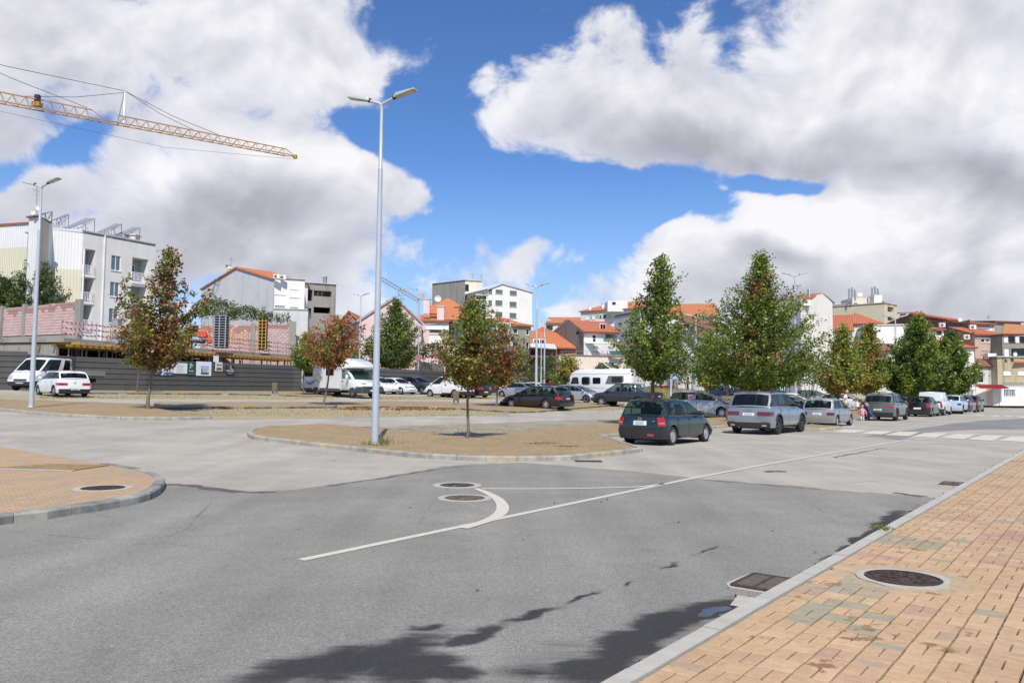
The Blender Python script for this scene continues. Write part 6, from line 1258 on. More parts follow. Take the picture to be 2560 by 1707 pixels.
# ================================================================== hoarding, lamps, signs, bins
m_hoard=M('grey_hoarding_sheet',(.085,.083,.08),.5,var=.1,scale=1.5,streak=.1); m_hoardL=M('light_hoarding_sheet',(.24,.24,.235),.5,var=.12,streak=.15)
def hoarding(label,pts,rows,mat,group='metal hoardings round the building site'):
    """pts: (column, distance, top y); horizontal ribbed boards, every board a piece"""
    A=XY(pts[0][0],pts[0][1]); root=empty('hoarding',(A.x,A.y,T(A.x,A.y)),0,label,'fence',group)
    for (a,b) in zip(pts,pts[1:]):
        P,Q=XY(a[0],a[1]),XY(b[0],b[1]); zb0,zb1=T(P.x,P.y)+.03,T(Q.x,Q.y)+.03; zt0,zt1=P3(a[0],a[2],P.y).z,P3(b[0],b[2],Q.y).z; t=(Q-P).normalized(); n=Vector((t.y,-t.x,0)); n=n if n.dot(P)<0 else -n
        for j in range(rows):
            f0,f1=j/rows,(j+1)/rows; b_=MB(); vs=[]
            for (p,z0,z1) in ((P,zb0,zt0),(Q,zb1,zt1)):
                h_=(z1-z0); za,zc=z0+h_*f0,z0+h_*f1; e=(zc-za)
                for (k3,o) in ((0,0),(.10,.045),(.18,.06),(.24,.02),(.95,.02),(1,0)): vs.append(p+n*o+Vector((0,0,za+e*k3)))
                vs+= [p-n*.01+Vector((0,0,zc)),p-n*.01+Vector((0,0,za))]
            b_.add(vs,[(i,(i+1)%8,8+(i+1)%8,8+i) for i in range(8)]+[tuple(range(8)),tuple(range(8,16))[::-1]]); wob(b_,'ribbed_board',mat,root)
        L=(Q-P).length; k3=max(2,int(L/2.5))
        for i in range(k3): p=P+t*(L*(i+.5)/k3); b_=MB(); b_.box(p-n*.07+Vector((0,0,T(p.x,p.y)+(zt0-zb0)/2)),(.08,.08,zt0-zb0)); wob(b_,'post',m_black,root)
    return root
H1=hoarding('dark grey ribbed metal hoarding round the building site, left end stepped',[(-60,57.5,875),(69,58.5,878.5)],7,m_hoard)
H2=hoarding('long dark grey ribbed metal hoarding carrying the posters',[(69,58.6,885),(170,60,890.5),(365,64,899),(600,72,909),(735,77,914)],6,m_hoard)
H3=hoarding('dark grey ribbed hoarding running behind the camper van and white cars',[(735,77,914.5),(900,81,918.5),(1050,85.5,925),(1150,92,931)],6,m_hoard)
H4=hoarding('lighter grey hoarding end behind the small tree and silver coupe',[(1211,98,933.5),(1313,105,937.5)],6,m_hoardL)
hoarding('pale corrugated sheet fence on the bank beside the big green tree',[(1038,98,906),(1060,96,904),(1110,101,914)],5,m_hoardL)
# posters on the hoarding
def onH(x0,y0,x1,y1):
    A,B=XY(365,64),XY(600,72)
    n=Vector(((B-A).y,-(B-A).x,0)).normalized(); n=n if n.dot(A)<0 else -n
    t=(B-A).normalized(); u0,z1=cast(x0,y0,A,B); u1,z0=cast(x1,y1,A,B); return A+t*u0,A+t*u1,z0,z1,n,t
def posterm(name,col,r_=.6): return M(name,col,r_,var=.05)
def poster(label,x0,y0,x1,y1,mat):
    p,q_,z0,z1,n,t=onH(x0,y0,x1,y1); root=empty('poster',((p.x+q_.x)/2,(p.y+q_.y)/2,(z0+z1)/2),math.atan2(t.y,t.x),label,'poster','posters on the hoarding'); w_=(q_-p).length; h_=z1-z0
    b=MB(); b.box((0,-.085,0),(w_,.012,h_)); b.obj('poster_sheet',mat,root); root['w']=w_; return root,w_,h_
def pbox(root,name,x,z,w_,h_,mat,o=0): b=MB(); b.box((x,-.0955-o,z),(w_,.004,h_)); return b.obj(name,mat,root)
def lines(root,name,segs,th,mat,o=0):
    b=MB()
    for (x0,z0,x1,z1) in segs:
        d=Vector((x1-x0,0,z1-z0)); a=math.atan2(d.z,d.x); b.box(((x0+x1)/2,-.096-o,(z0+z1)/2),(d.length,.004,th),rot=Matrix.Rotation(-a,3,'Y'))
    return b.obj(name,mat,root)
def txt(root,name,s,x,z,size,mat,o=0,align='CENTER'):
    c=bpy.data.curves.new(name,'FONT'); c.body=s; c.size=size; c.align_x=align; c.align_y='CENTER'; c.extrude=.001; c.offset=size*.02
    ob=bpy.data.objects.new(name,c); C.objects.link(ob); bpy.context.view_layer.update(); me=bpy.data.meshes.new_from_object(ob); bpy.data.objects.remove(ob)
    me.materials.clear(); me.materials.append(mat); o2=bpy.data.objects.new(name,me); C.objects.link(o2); o2.parent=root; o2.rotation_euler=(PI/2,0,0); o2.location=(x,-.0985-o,z); return o2
K_DG=posterm('poster_dark_green',(.02,.065,.045)); K_SL=posterm('poster_slate',(.05,.075,.085)); K_WH=posterm('poster_white',(.68,.70,.72)); K_BL=posterm('poster_blue',(.03,.10,.20)); K_LB=posterm('poster_light_blue',(.22,.42,.62)); K_YG=posterm('poster_lime',(.40,.42,.10)); K_BK=posterm('poster_black',(.015,.015,.017)); K_GR=posterm('poster_grey_print',(.30,.31,.32)); K_RD=posterm('poster_red',(.45,.04,.03)); K_TR=posterm('poster_tree_green',(.06,.12,.05))
r,w_,h_=poster('slate green poster with a lime green letter logo behind the tree trunk',376,908,401.5,936,K_SL)
lines(r,'logo',[(-.02,-.12,.08,.22),(.08,.22,.14,-.02),(.02,.02,.13,.02),(.14,.25,.32,.12),(.14,-.25,.32,-.12),(.14,-.25,.14,0)],.035,K_YG); lines(r,'small_print',[(-.05,-.4,.1,-.4)],.03,K_WH)
r,w_,h_=poster('white and blue poster with a triangular A logo',402,908,431,938,K_WH); pbox(r,'lower_band',.1,-h_*.37,w_*.8,h_*.24,K_BL); lines(r,'logo',[(-.13,.02,.02,.34),(.02,.34,.15,.02),(-.05,.03,.17,.03)],.05,K_BL); lines(r,'wordmark',[(-.32,-.12,.38,-.12)],.06,K_GR); lines(r,'lower_logo',[(-.42,-.5,-.3,-.28),(-.3,-.28,-.12,-.5)],.07,K_LB); lines(r,'small_print',[(.1,-.37,.42,-.37),(.12,-.44,.4,-.44)],.03,K_GR)
r,w_,h_=poster('white notice sheet with grey lines of print',433,907,467,934,K_WH); lines(r,'printed_lines',[(-.12,.34,.12,.34)]+[(-.4,.2-.09*i,.4-.1*(i%3),.2-.09*i) for i in range(7)],.022,K_GR)
r,w_,h_=poster('narrow dark green poster with white lettering',467,905,488,938,K_DG); lines(r,'lettering',[(-.22,.42,-.0,.42),(-.22,.3,.16,.3),(-.22,.18,.06,.18),(-.22,.06,-.08,.06)],.05,K_WH); lines(r,'logo',[(-.22,-.2,-.12,-.2),(-.18,-.25,-.18,-.12),(-.05,-.2,.18,-.2)],.06,K_WH); lines(r,'small_print',[(-.2,-.42,.22,-.42)],.03,K_GR)
r,w_,h_=poster('large white poster showing the planned apartment building',489,903,526,939.5,K_WH)
pbox(r,'sky_print',.12,.05,w_*.52,h_*.3,K_LB); 
for i in range(4): lines(r,'storey',[(-.15,.06-.1*i,.5,.0-.1*i)],.045,K_WH,.004); lines(r,'storey_shadow',[(-.15,.01-.1*i,.5,-.05-.1*i)],.03,K_BL,.004)
pbox(r,'ground_print',.12,-.42,w_*.52,.16,K_TR,.002); pbox(r,'tree_print',-.2,-.2,.12,.35,K_TR,.006)
r,w_,h_=poster('white poster piece with two interior pictures',537,905,554,928,K_WH); pbox(r,'picture',.02,.18,w_*.75,h_*.32,posterm('poster_brown',(.25,.2,.15))); pbox(r,'picture',.02,-.2,w_*.75,h_*.34,posterm('poster_umber',(.12,.11,.1))); pbox(r,'picture_top',0,.24,w_*.5,.06,K_WH,.004)
r2=r; r,w_,h_=poster('white poster strip sticking up above the hoarding edge',532,889,545,905,K_WH)
r,w_,h_=poster('black poster with coloured hexagon logo reading TOPOLEO',564,913,583.5,937,K_BK); s_=w_; lines(r,'hexagon',[(-.28,.3,-.2,.42),(-.2,.42,0,.42),(-.28,.3,-.2,.1),(-.2,.1,0,.1)],.05,K_RD); pbox(r,'hexagon_leaf',-.12,.26,.12,.16,K_TR); lines(r,'hexagon_side',[(-.26,.22,-.2,.1)],.05,K_YG); lines(r,'letter_L',[(.06,.42,.06,.1),(.06,.1,.3,.1)],.05,K_WH); txt(r,'wordmark','TOPOLEO',0,-.08,.19,K_WH); lines(r,'small_print',[(-.3,-.25,.3,-.25),(-.25,-.34,.25,-.34)],.03,K_GR)

# ---- lamp posts
m_lp=M('lamp_post_grey',(.47,.52,.57),.45,.25,var=.08,scale=2); m_lh=M('lamp_housing',(.36,.42,.40),.5,var=.08); m_lg=M('lamp_glass_cover',(.42,.36,.30),.3,coat=.5); m_cap=M('rubber_cap',(.03,.03,.03),.8)
def lamp(label,base,H_,double=True,rot=0,r0=.102):
    root=empty('street_lamp',base,rot,label,'street lamp','tall street lamps of the car park'); b=MB(); b.tube([(0,0,0),(0,0,H_*.8)],[r0,r0*.62],14); b.obj('pole',m_lp,root,40)
    b=MB(); b.tube([(0,0,H_*.8),(0,0,H_*.8+.03),(0,0,H_-.05)],[r0*.66,r0*.54,r0*.42],12); b.obj('pole_top',m_lp,root,40); b=MB(); b.tube([(0,0,0),(0,0,.035)],[r0*1.45,r0*1.35],14); b.obj('base_collar',m_lp,root,40)
    for sg in ((-1,1) if double else (1,)):
        b=MB(); b.tube([(0,0,H_-.12),(sg*.05,0,H_-.04),(sg*.42,0,H_+.09)],[r0*.42,r0*.42,r0*.40],10); b.obj('arm',m_lp,root,40)
        hd=MB(); R=Matrix.Rotation(-sg*rad(13),3,'Y'); c0=Vector((sg*.38,0,H_+.10))
        def q_(x,y,z): return c0+R@Vector((sg*x,y,z))
        out=[(0,.06),(.1,.11),(.62,.13),(.68,.11),(.68,-.11),(.62,-.13),(.1,-.11),(0,-.06)]
        vs=[q_(x,y,-.035) for x,y in out]+[q_(x,y,.0) for x,y in out]+[q_(x*.62+.05,y*.55,.085 if x<.5 else .04) for x,y in out]; n=8
        hd.add(vs,[tuple(range(8))[::-1],tuple(range(16,24))]+[(i,(i+1)%8,8+(i+1)%8,8+i) for i in range(8)]+[(8+i,8+(i+1)%8,16+(i+1)%8,16+i) for i in range(8)]); ho=hd.obj('lamp_head',m_lh,root,35)
        g=MB(); g.add([q_(.3,.09,-.037),q_(.62,.10,-.037),q_(.62,-.10,-.037),q_(.3,-.09,-.037),q_(.3,.09,-.045),q_(.62,.10,-.045),q_(.62,-.10,-.045),q_(.3,-.09,-.045)],[(0,1,2,3),(7,6,5,4),(0,4,5,1),(1,5,6,2),(2,6,7,3),(3,7,4,0)]); g.obj('glass_cover',m_lg,ho)
        g=MB(); g.bar(q_(-.03,0,-.01),q_(.04,0,-.01),.062,0,10); g.obj('joint',m_cap,ho)
    return root
def gl(px_,py_,off=KH): return G(px_,py_,off)
def lampH(base,px_,ytop): return P3(px_,ytop,base.y).z-base.z
b0_=gl(937,1110); lamp('tallest nearest street lamp on the central island with two flat heads',b0_,lampH(b0_,960,256),rot=rad(-20))
b0_=gl(78,1017.5); lamp('street lamp on the left island in front of the white hatchback',b0_,lampH(b0_,107,465),rot=rad(-22))
b0_=gl(1990,1020); lamp('street lamp between the silver SUV and the old silver hatchback',b0_,lampH(b0_,1988,689),rot=rad(-8),r0=.13)
for (px_,D,yt,dbl,lb,rt) in [(1341,66,716,True,'street lamp rising behind the black estate car',-20),(1361,92,806,True,'thinner distant street lamp right of the one behind the estate car',-20),(2240,70,795,True,'street lamp between the yellowish tree and the large green tree',-8),(899,88,739,True,'distant street lamp behind the camper van',-20),
    (1740,72,792,True,'street lamp behind the silver people carrier in front of the grey building',-10)]:
    g=XY(px_,D); z=T(g.x,g.y); lamp(lb,(g.x,g.y,z),P3(px_,yt,D).z-z,dbl,rad(rt),.12)
def simplepole(label,px_,D,yt,r0=.07,name='metal_pole'):
    g=XY(px_,D); z=T(g.x,g.y); b=MB(); h_=P3(px_,yt,D).z-z; b.tube([(0,0,0),(0,0,.05),(0,0,h_*.5),(0,0,h_)],[r0*1.5,r0,r0*.85,r0*.7],8); b.tube([(0,0,h_),(0,0,h_+.06)],[r0*.9,r0*.2],8); b.box((0,0,.02),(r0*4,r0*4,.04)); return tag(b.obj(name,m_lp,None,40,loc=(g.x,g.y,z)),label,'pole')
simplepole('plain pale pole between the two thin distant lamps',1353,84,838); simplepole('plain pale pole left of the pedestrian crossing sign',1677,66,912,.09)
# single-arm lamp with a round sign seen from behind
g=XY(1046,86); z=T(g.x,g.y); root=empty('street_lamp',(g.x,g.y,z),0,'thin single-arm lamp with the back of a round sign, by the pink house','street lamp'); hh=P3(1046,811,86).z-z; b=MB(); b.tube([(0,0,0),(0,0,hh-.3),(.15,0,hh),(1.3,0,hh+.05)],[.07,.05,.04,.03],8); b.obj('pole',m_lp,root,40); b=MB(); b.box((1.5,0,hh+.03),(.6,.2,.08)); b.obj('lamp_head',m_lh,root,bevel=.03)
zs=P3(1046,894,86).z-z; b=MB(); b.tube([(0,-.08,zs),(0,-.1,zs)],[.36,.36],20); b.obj('sign_disc',M('dull_red_sign',(.33,.13,.15),.6),root)

# ---- traffic signs
m_sb=M('sign_blue',(.01,.10,.38),.35,var=.04); m_sw=M('sign_white',(.72,.73,.74),.4,var=.04); m_sr=M('sign_red',(.55,.03,.04),.4); m_sk=M('sign_black',(.02,.02,.02),.5)
def sgn(label,px_,py_,D,shape,r_,cat='road sign',lean=0):
    p=P3(px_,py_,D); z=T(p.x,p.y); root=empty('traffic_sign',(p.x,p.y,z),0,label,cat); h_=p.z-z; b=MB(); b.tube([(0,.04,0),(0,.04,h_+r_*.8)],[.035,.035],8); b.obj('post',m_fr,root,40); return root,h_
def disc(r_,n,y,cz,a0=0): return [(math.cos(a0+2*PI*i/n)*r_,y,cz+math.sin(a0+2*PI*i/n)*r_) for i in range(n)]
def plate(root,name,poly,y0,y1,mat):
    b=MB(); n=len(poly); b.add([(x,y0,z) for x,z in poly]+[(x,y1,z) for x,z in poly],[tuple(range(n)),tuple(range(n,2*n))[::-1]]+[(i,(i+1)%n,n+(i+1)%n,n+i) for i in range(n)]); return b.obj(name,mat,root)
def circ(r_,n,cz,a0=0,cx=0): return [(cx+math.cos(a0+2*PI*i/n)*r_,cz+math.sin(a0+2*PI*i/n)*r_) for i in range(n)]
def sq(w_,h_,cz,cx=0,ch=.03): a,b_=w_/2,h_/2; return [(cx-a+ch,cz-b_),(cx+a-ch,cz-b_),(cx+a,cz-b_+ch),(cx+a,cz+b_-ch),(cx+a-ch,cz+b_),(cx-a+ch,cz+b_),(cx-a,cz+b_-ch),(cx-a,cz-b_+ch)]
def walker(root,z,s_,y,mat):
    plate(root,'walker_head',circ(.06*s_,10,z+.17*s_),y,y-.004,mat); plate(root,'walker_body',[(-.05*s_,z+.1*s_),(.05*s_,z+.1*s_),(.045*s_,z-.06*s_),(.13*s_,z-.24*s_),(.08*s_,z-.25*s_),(0,z-.1*s_),(-.08*s_,z-.25*s_),(-.13*s_,z-.24*s_),(-.045*s_,z-.06*s_)],y,y-.004,mat); 
    for i in range(3): plate(root,'stripe',[(-.2*s_+i*.15*s_,z-.31*s_),(-.1*s_+i*.15*s_,z-.31*s_),(-.1*s_+i*.15*s_,z-.27*s_),(-.2*s_+i*.15*s_,z-.27*s_)],y,y-.004,mat)
r,h_=sgn('blue square pedestrian crossing sign left of the silver people carrier',1687.5,942.5,58,'sq',.2); plate(r,'sign_border',sq(.42,.46,h_),0,-.01,m_sw); plate(r,'sign_plate',sq(.39,.43,h_),-.01,-.016,m_sb); plate(r,'white_triangle',[(-.17,h_-.14),(.17,h_-.14),(0,h_+.16)],-.016,-.02,m_sw); walker(r,h_-.01,.42,-.02,m_sk)
r,h_=sgn('blue parking sign with white letter P, seen at an angle by the big tree',1859.5,948,66,'p',.2); r.rotation_euler=(0,0,rad(35)); plate(r,'sign_border',sq(.42,.5,h_),0,-.01,m_sw); plate(r,'sign_plate',sq(.39,.47,h_),-.01,-.016,m_sb); t_=txt(r,'letter_P','P',0,h_,.44,m_sw); t_.location=(0,-.018,h_)
r,h_=sgn('round blue turn-left sign above a white and red triangle sign',1871.5,943,62,'o',.3); plate(r,'sign_border',circ(.20,24,h_),0,-.01,m_sw); plate(r,'sign_plate',circ(.185,24,h_),-.01,-.016,m_sb); plate(r,'arrow_stem',[(.03,h_-.11),(.09,h_-.11),(.09,h_+.05),(.03,h_+.05)],-.016,-.02,m_sw); plate(r,'arrow_head',[(.09,h_+.05),(-.02,h_+.05),(-.02,h_+.12),(-.14,h_+.02),(-.02,h_-.08),(-.02,h_-.01),(.09,h_-.01)],-.0165,-.0205,m_sw); zt3=h_-.4; plate(r,'give_way_border',[(-.25,zt3+.17),(.25,zt3+.17),(0,zt3-.24)],0,-.01,m_sr); plate(r,'give_way_face',[(-.17,zt3+.125),(.17,zt3+.125),(0,zt3-.145)],-.01,-.016,m_sw)
r,h_=sgn('wide blue pedestrian crossing sign in front of the mauve wall above the bald man',2123,958,78,'w',.25); plate(r,'sign_border',sq(.62,.42,h_),0,-.01,m_sw); plate(r,'sign_plate',sq(.59,.39,h_),-.01,-.016,m_sb); plate(r,'white_triangle',[(-.16,h_-.13),(.16,h_-.13),(0,h_+.14)],-.016,-.02,m_sw); walker(r,h_-.01,.38,-.02,m_sk)

# ---- slatted wooden bins
m_wood=M('weathered_wood',(.24,.18,.13),.85,var=.35,scale=8,streak=.3)
def bin_(label,px_,py_,hp,wid=.36,off=KH):
    g=G(px_,py_,off); s_=hp; root=empty('wooden_bin',g,rad(random.uniform(-20,20)),label,'litter bin','slatted wooden litter bins')
    nn=14
    for i in range(nn):
        a=2*PI*i/nn; b=MB(); b.box((math.cos(a)*wid/2,math.sin(a)*wid/2,.2+(s_-.2)/2),(.07,.022,s_-.2),a+PI/2); b.obj('slat',m_wood,root,bevel=.004)
    b=MB(); b.tube([(0,0,.25),(0,0,s_-.04)],[wid*.42,wid*.42],12); b.obj('liner',m_black,root,40)
    for z in (.34,s_-.16): b=MB(); b.tube([(0,0,z),(0,0,z+.04)],[wid*.475,wid*.475],16,cap=False); b.obj('hoop',m_black,root)
    for sg in (-1,1): b=MB(); b.box((sg*wid*.38,0,.12),(.08,.08,.26)); b.obj('leg',m_wood,root)
bin_('slatted wooden bin in front of the hoarding left of the camper van',686.5,984,.82); bin_('slatted wooden bin in front of the white panel van',1140,1010,.84); bin_('slatted wooden bin between silver people carrier and silver SUV',1825,1052,.84,.40)

# ---- manholes and drains in road and pavement
m_iron=M('rusty_iron',(.085,.055,.046),.75,.3,var=.45,scale=18,bump=.8,bscale=70); m_ringp=M('white_concrete_ring',(.42,.40,.35),.85,var=.15,scale=12,bump=.4,bscale=60); m_ironsand=M('sand_filled_iron',(.17,.125,.085),.85,.1,var=.6,scale=45,bump=.8,bscale=90)
def manhole(label,g,r_,z,ring,mat,stuff=0,jag=0):
    root=empty('manhole_cover',(g.x,g.y,z),0,label,'manhole cover'); n=40
    b=MB(); ro=[r_+ring*(1+jag*noise.noise(Vector((math.cos(2*PI*i/n)*2,math.sin(2*PI*i/n)*2,r_*9)))) for i in range(n)]
    vs=[(math.cos(2*PI*i/n)*r_,math.sin(2*PI*i/n)*r_,.002) for i in range(n)]+[(math.cos(2*PI*i/n)*ro[i],math.sin(2*PI*i/n)*ro[i],.002) for i in range(n)]+[(math.cos(2*PI*i/n)*ro[i],math.sin(2*PI*i/n)*ro[i],-.04) for i in range(n)]
    b.add(vs,[(i,(i+1)%n,n+(i+1)%n,n+i) for i in range(n)]+[(n+i,n+(i+1)%n,2*n+(i+1)%n,2*n+i) for i in range(n)]); b.obj('concrete_ring',m_ringp,root)
    b=MB(); b.tube([(0,0,-.03),(0,0,-.002)],[r_*.985,r_*.985],n); b.obj('iron_lid',mat,root)
    b=MB(); 
    for rr in (.93,): 
        for i in range(n): a,c=2*PI*i/n,2*PI*(i+1)/n; b.bar((math.cos(a)*r_*rr,math.sin(a)*r_*rr,.0),(math.cos(c)*r_*rr,math.sin(c)*r_*rr,.0),.006)
    b.obj('rim',mat,root)
    b=MB(); R_=random.Random(4)
    for i in range(130):
        a=R_.uniform(0,2*PI); rr=math.sqrt(R_.random())*.88*r_; b.box((math.cos(a)*rr,math.sin(a)*rr,.0),(.045,.012,.009),R_.choice((.7,.7+PI/2)))
    b.obj('tread_pattern',mat,root,kind='stuff'); return root
g=G(2257,1444,KH); manhole('large rusty manhole cover with white cement rim in the right pavement',g,.30,KH+.001,.055,m_iron,jag=.8)
bed=MB(); bed.tube([(g.x,g.y,KH-.034),(g.x,g.y,KH-.006)],[.56,.56],40); bed.obj('cement_bedding',M('bedding_sand',(.40,.30,.19),.95,var=.25,scale=20),isR)
g=G(1143,1213,0); manhole('upper rusty manhole cover in the road at the end of the thin line',g,.30,.006,.12,m_iron)
g=G(1162,1245,0); manhole('lower manhole cover in the road filled with pale sand',g,.31,.006,.10,m_ironsand)
g=G(258,1217,KH); manhole('rusty manhole cover with cream rim in the left corner pavement',g,.31,KH-.012,.10,m_iron,jag=.2)
def grate(label,a,b_,wd,z,bars=9):
    A,B=Vector((a.x,a.y,0)),Vector((b_.x,b_.y,0)); c=(A+B)/2; d=B-A; rz=math.atan2(d.y,d.x); L=d.length; root=empty('storm_drain',(c.x,c.y,z),rz,label,'drain','storm drains'); 
    b=MB(); b.box((0,0,-.03),(L,wd,.04)); b.obj('pit',m_under,root)
    fr_b=MB(); 
    for sg in (-1,1): fr_b.box((0,sg*wd/2,0),(L,.03,.03)); fr_b.box((sg*L/2,0,0),(.03,wd,.03))
    fr_b.obj('frame',m_iron,root)
    for i in range(bars): b=MB(); b.box((-L/2+L*(i+.5)/bars,0,0),(L/bars*.42,wd-.03,.022)); b.obj('bar',M('worn_grate_iron',(.17,.145,.125),.6,.3,var=.3,scale=20),root)
    b=MB(); b.box((0,0,.002),(L-.03,.03,.024)); b.obj('cross_bar',m_iron,root); return root
def slabpoly(name,L,off,mat,parent=None): return sheet(name,px(L),off,mat,parent,label=None)
s0_,r0_=sr(*G(1925,1450)[:2]); 
def drainat(label,pc,name=None):
    s_,r_=sr(*G(*pc)[:2]); c=SR(2.24+.24,r_); a,b_=SR(2.50,r_-.26),SR(2.50,r_+.26); rt=grate(label,a,b_,.36,.012)
    q_=MB(); pts=[(-.31,-.2),(.31,-.2),(.33,.16),(.26,.24),(-.2,.26),(-.32,.18)]; fl=1 if True else -1; q_.prism(pts,'z',-.03,-.004); q_.obj('concrete_surround',m_ringp,rt); return rt
drainat('nearest storm drain grating beside the right kerb',(1880,1455)); drainat('smaller far storm drain grating beside the right kerb',(2345,1208))
q_=[SR(2.24,sr(*G(1850,1500)[:2])[1]+k3) for k3 in (-.22,.12)]; sheet('cement_patch',[q_[0],SR(2.45,sr(*q_[0][:2])[1]),SR(2.52,sr(*q_[1][:2])[1]),q_[1]],.010,m_ringp)
g=G(1471,1153,0); b=MB(); b.box((0,0,0),(.62,.34,.012)); b.box((0,0,.005),(.5,.24,.01)); o=b.obj('drain_lid',m_iron,None,loc=(g.x,g.y,.008)); tag(o,'small rusty drain lid in the road below the central island kerb','drain')
b=MB(); A_,B_=G(100,1160,KH),G(205,1172,KH); root=empty('tactile_panel',G(125,1167,KH-.01),rad(-8),'ochre ribbed service lid with white frame in the corner pavement','service lid')
b.box((0,0,.006),(1.7,1.0,.012)); b.obj('lid',M('ochre_lid',(.27,.185,.08),.8,var=.4,scale=6),root)
for (x,y,w_,d_) in ((-.1,-.56,2.0,.08),(-.95,0,.08,1.1)): b=MB(); b.box((x,y,.007),(w_,d_,.014)); b.obj('white_edge',m_ringp,root)

# ---- tower crane jib overhead
m_cr=M('crane_yellow_paint',(.40,.21,.06),.55,var=.2,scale=1); m_cable=M('steel_cable',(.10,.11,.10),.6)
JL,JR=P3(0,256,90),P3(738,392,113.5); jd=(JR-JL).normalized(); J0=JL-jd*30
crane=empty('tower_crane',(J0.x,J0.y,T(J0.x,J0.y)),0,'yellow lattice tower crane jib reaching in from the left','crane')
jn=Vector((-jd.y,jd.x,0)).normalized(); Lj=(JR-J0).length; gap=(P3(300,310,98)-J0).dot(jd)
def lat(name,s0_,s1_,h0,h1,wb_=.55,step=1.25):
    b=MB(); P=lambda s_,o,z:J0+jd*s_+jn*o+Vector((0,0,z)); hz=lambda s_:h0+(h1-h0)*(s_-s0_)/(s1_-s0_)
    b.bar(P(s0_,wb_,0),P(s1_,wb_,0),.075); b.bar(P(s0_,-wb_,0),P(s1_,-wb_,0),.075); b.bar(P(s0_,0,h0),P(s1_,0,h1),.085)
    n=int((s1_-s0_)/step)
    for i in range(n):
        a=s0_+(s1_-s0_)*i/n; c=s0_+(s1_-s0_)*(i+1)/n; m=(a+c)/2
        for o in (-wb_,wb_): b.bar(P(a,o,0),P(m,0,hz(m)),.03); b.bar(P(m,0,hz(m)),P(c,o,0),.03)
        b.bar(P(a,-wb_,0),P(a,wb_,0),.03); b.bar(P(a,-wb_,0),P(c,wb_,0),.025)
    return wob(b,name,m_cr,crane)
lat('inner_jib_lattice',0,gap-3.2,1.25,1.15); lat('outer_jib_lattice',gap-.1,Lj-1.3,1.1,.85)
b=MB()
for o in (-.55,.55): b.bar(J0+jd*(gap-3.4)+jn*o,J0+jd*(gap+.1)+jn*o,.09); b.bar(J0+jd*(Lj-1.4)+jn*o,JR,.07)
b.bar(J0+jd*(Lj-1.4)+Vector((0,0,.85)),JR,.05); b.bar(J0+jd*(gap-3.2)+Vector((0,0,1.15)),J0+jd*(gap-1.2),.05); b.box(JR,(.5,.5,.5)); wob(b,'jib_joint',m_cr,crane)
pt=P3(312,228,99.5); pb_=J0+jd*gap; b=MB(); b.bar(pb_-Vector((.3,0,0)),pt,.07); b.bar(pb_+Vector((.3,.4,0)),pt,.07); wob(b,'king_post',m_fr,crane)
for (a,c,nm) in ((pt,P3(545,337,107),'tie_cable'),(pt,P3(485,326,105),'tie_cable'),(P3(-400,60,70),pt,'tie_cable'),(P3(-200,90,82),P3(218,270,96.5),'tie_cable'),(P3(60,241,91.5),pt-Vector((0,0,.2)),'tie_cable'),(P3(0,257,90)-Vector((0,0,1.0)),JR-Vector((0,0,.4)),'trolley_rope')):
    b=MB(); mid=(Vector(a)+Vector(c))/2-Vector((0,0,.35 if nm=='tie_cable' else 1.2)); b.tube([a,mid,c],[.035 if nm=='tie_cable' else .02]*3,5); wob(b,nm,m_cable,crane)
b=MB(); p=P3(93,264,92.5); b.box(p+Vector((0,0,.1)),(.9,.8,.5)); b.box(p+Vector((0,0,.85)),(.5,.5,.8),m=1); wob(b,'trolley_winch',[m_cr,m_black],crane)
b=MB()
mz=J0.z+6; M0=J0-jd*2
for (dx,dy) in ((-.8,-.8),(.8,-.8),(.8,.8),(-.8,.8)): b.bar((M0.x+dx,M0.y+dy,T(M0.x,M0.y)),(M0.x+dx,M0.y+dy,mz),.12)
for i in range(24):
    z0_,z1_=1+(mz-1)*i/24,1+(mz-1)*(i+1)/24; q4=[(-.8,-.8),(.8,-.8),(.8,.8),(-.8,.8)]
    for j in range(4): a,c=q4[j],q4[(j+1)%4]; b.bar((M0.x+a[0],M0.y+a[1],z0_),(M0.x+c[0],M0.y+c[1],z1_),.05)
wob(b,'mast',m_cr,crane)
# far crane behind the roofs
fc=empty('distant_crane',XY(1040,210),0,'small pale distant crane leaning over the pink house roof','crane'); b=MB(); m_fcr=M('pale_crane_paint',(.40,.41,.40),.6); a,c=P3(952,697,190),P3(1046,752,205)
d=(c-a).normalized(); 
for o in (Vector((0,0,.55)),Vector((0,0,-.35))): b.bar(a+o,c+o,.1)
for i in range(26): p,q2=a.lerp(c,i/26),a.lerp(c,(i+1)/26); b.bar(p+Vector((0,0,.55 if i%2 else -.35)),q2+Vector((0,0,-.35 if i%2 else .55)),.05)
wob(b,'jib',m_fcr,fc); b=MB(); p=P3(1046,750,205); b.bar((p.x,p.y,0),p+Vector((0,0,1.5)),.4); b.bar(p,P3(1042,722,205),.12); b.bar(p+Vector((1,0,0)),P3(1042,722,205),.12); b.bar(P3(1042,722,205),P3(1005,724,199),.05); b.box(p+Vector((.6,0,1)),(1.6,1,1.6)); wob(b,'mast_head',m_fcr,fc); b=MB(); p=P3(1004,723,198); b.box(p,(1.6,.5,.4)); b.bar(p-Vector((.7,0,0)),p+Vector((-.7,0,-1.6)),.1); b.bar(p+Vector((.7,0,0)),p+Vector((.7,0,-1.6)),.1); b.box(p-Vector((0,0,1.5)),(1.6,.5,.3)); b.bar(p+Vector((0,0,-1.5)),P3(1004,742,198),.05); wob(b,'trolley',m_fcr,fc)
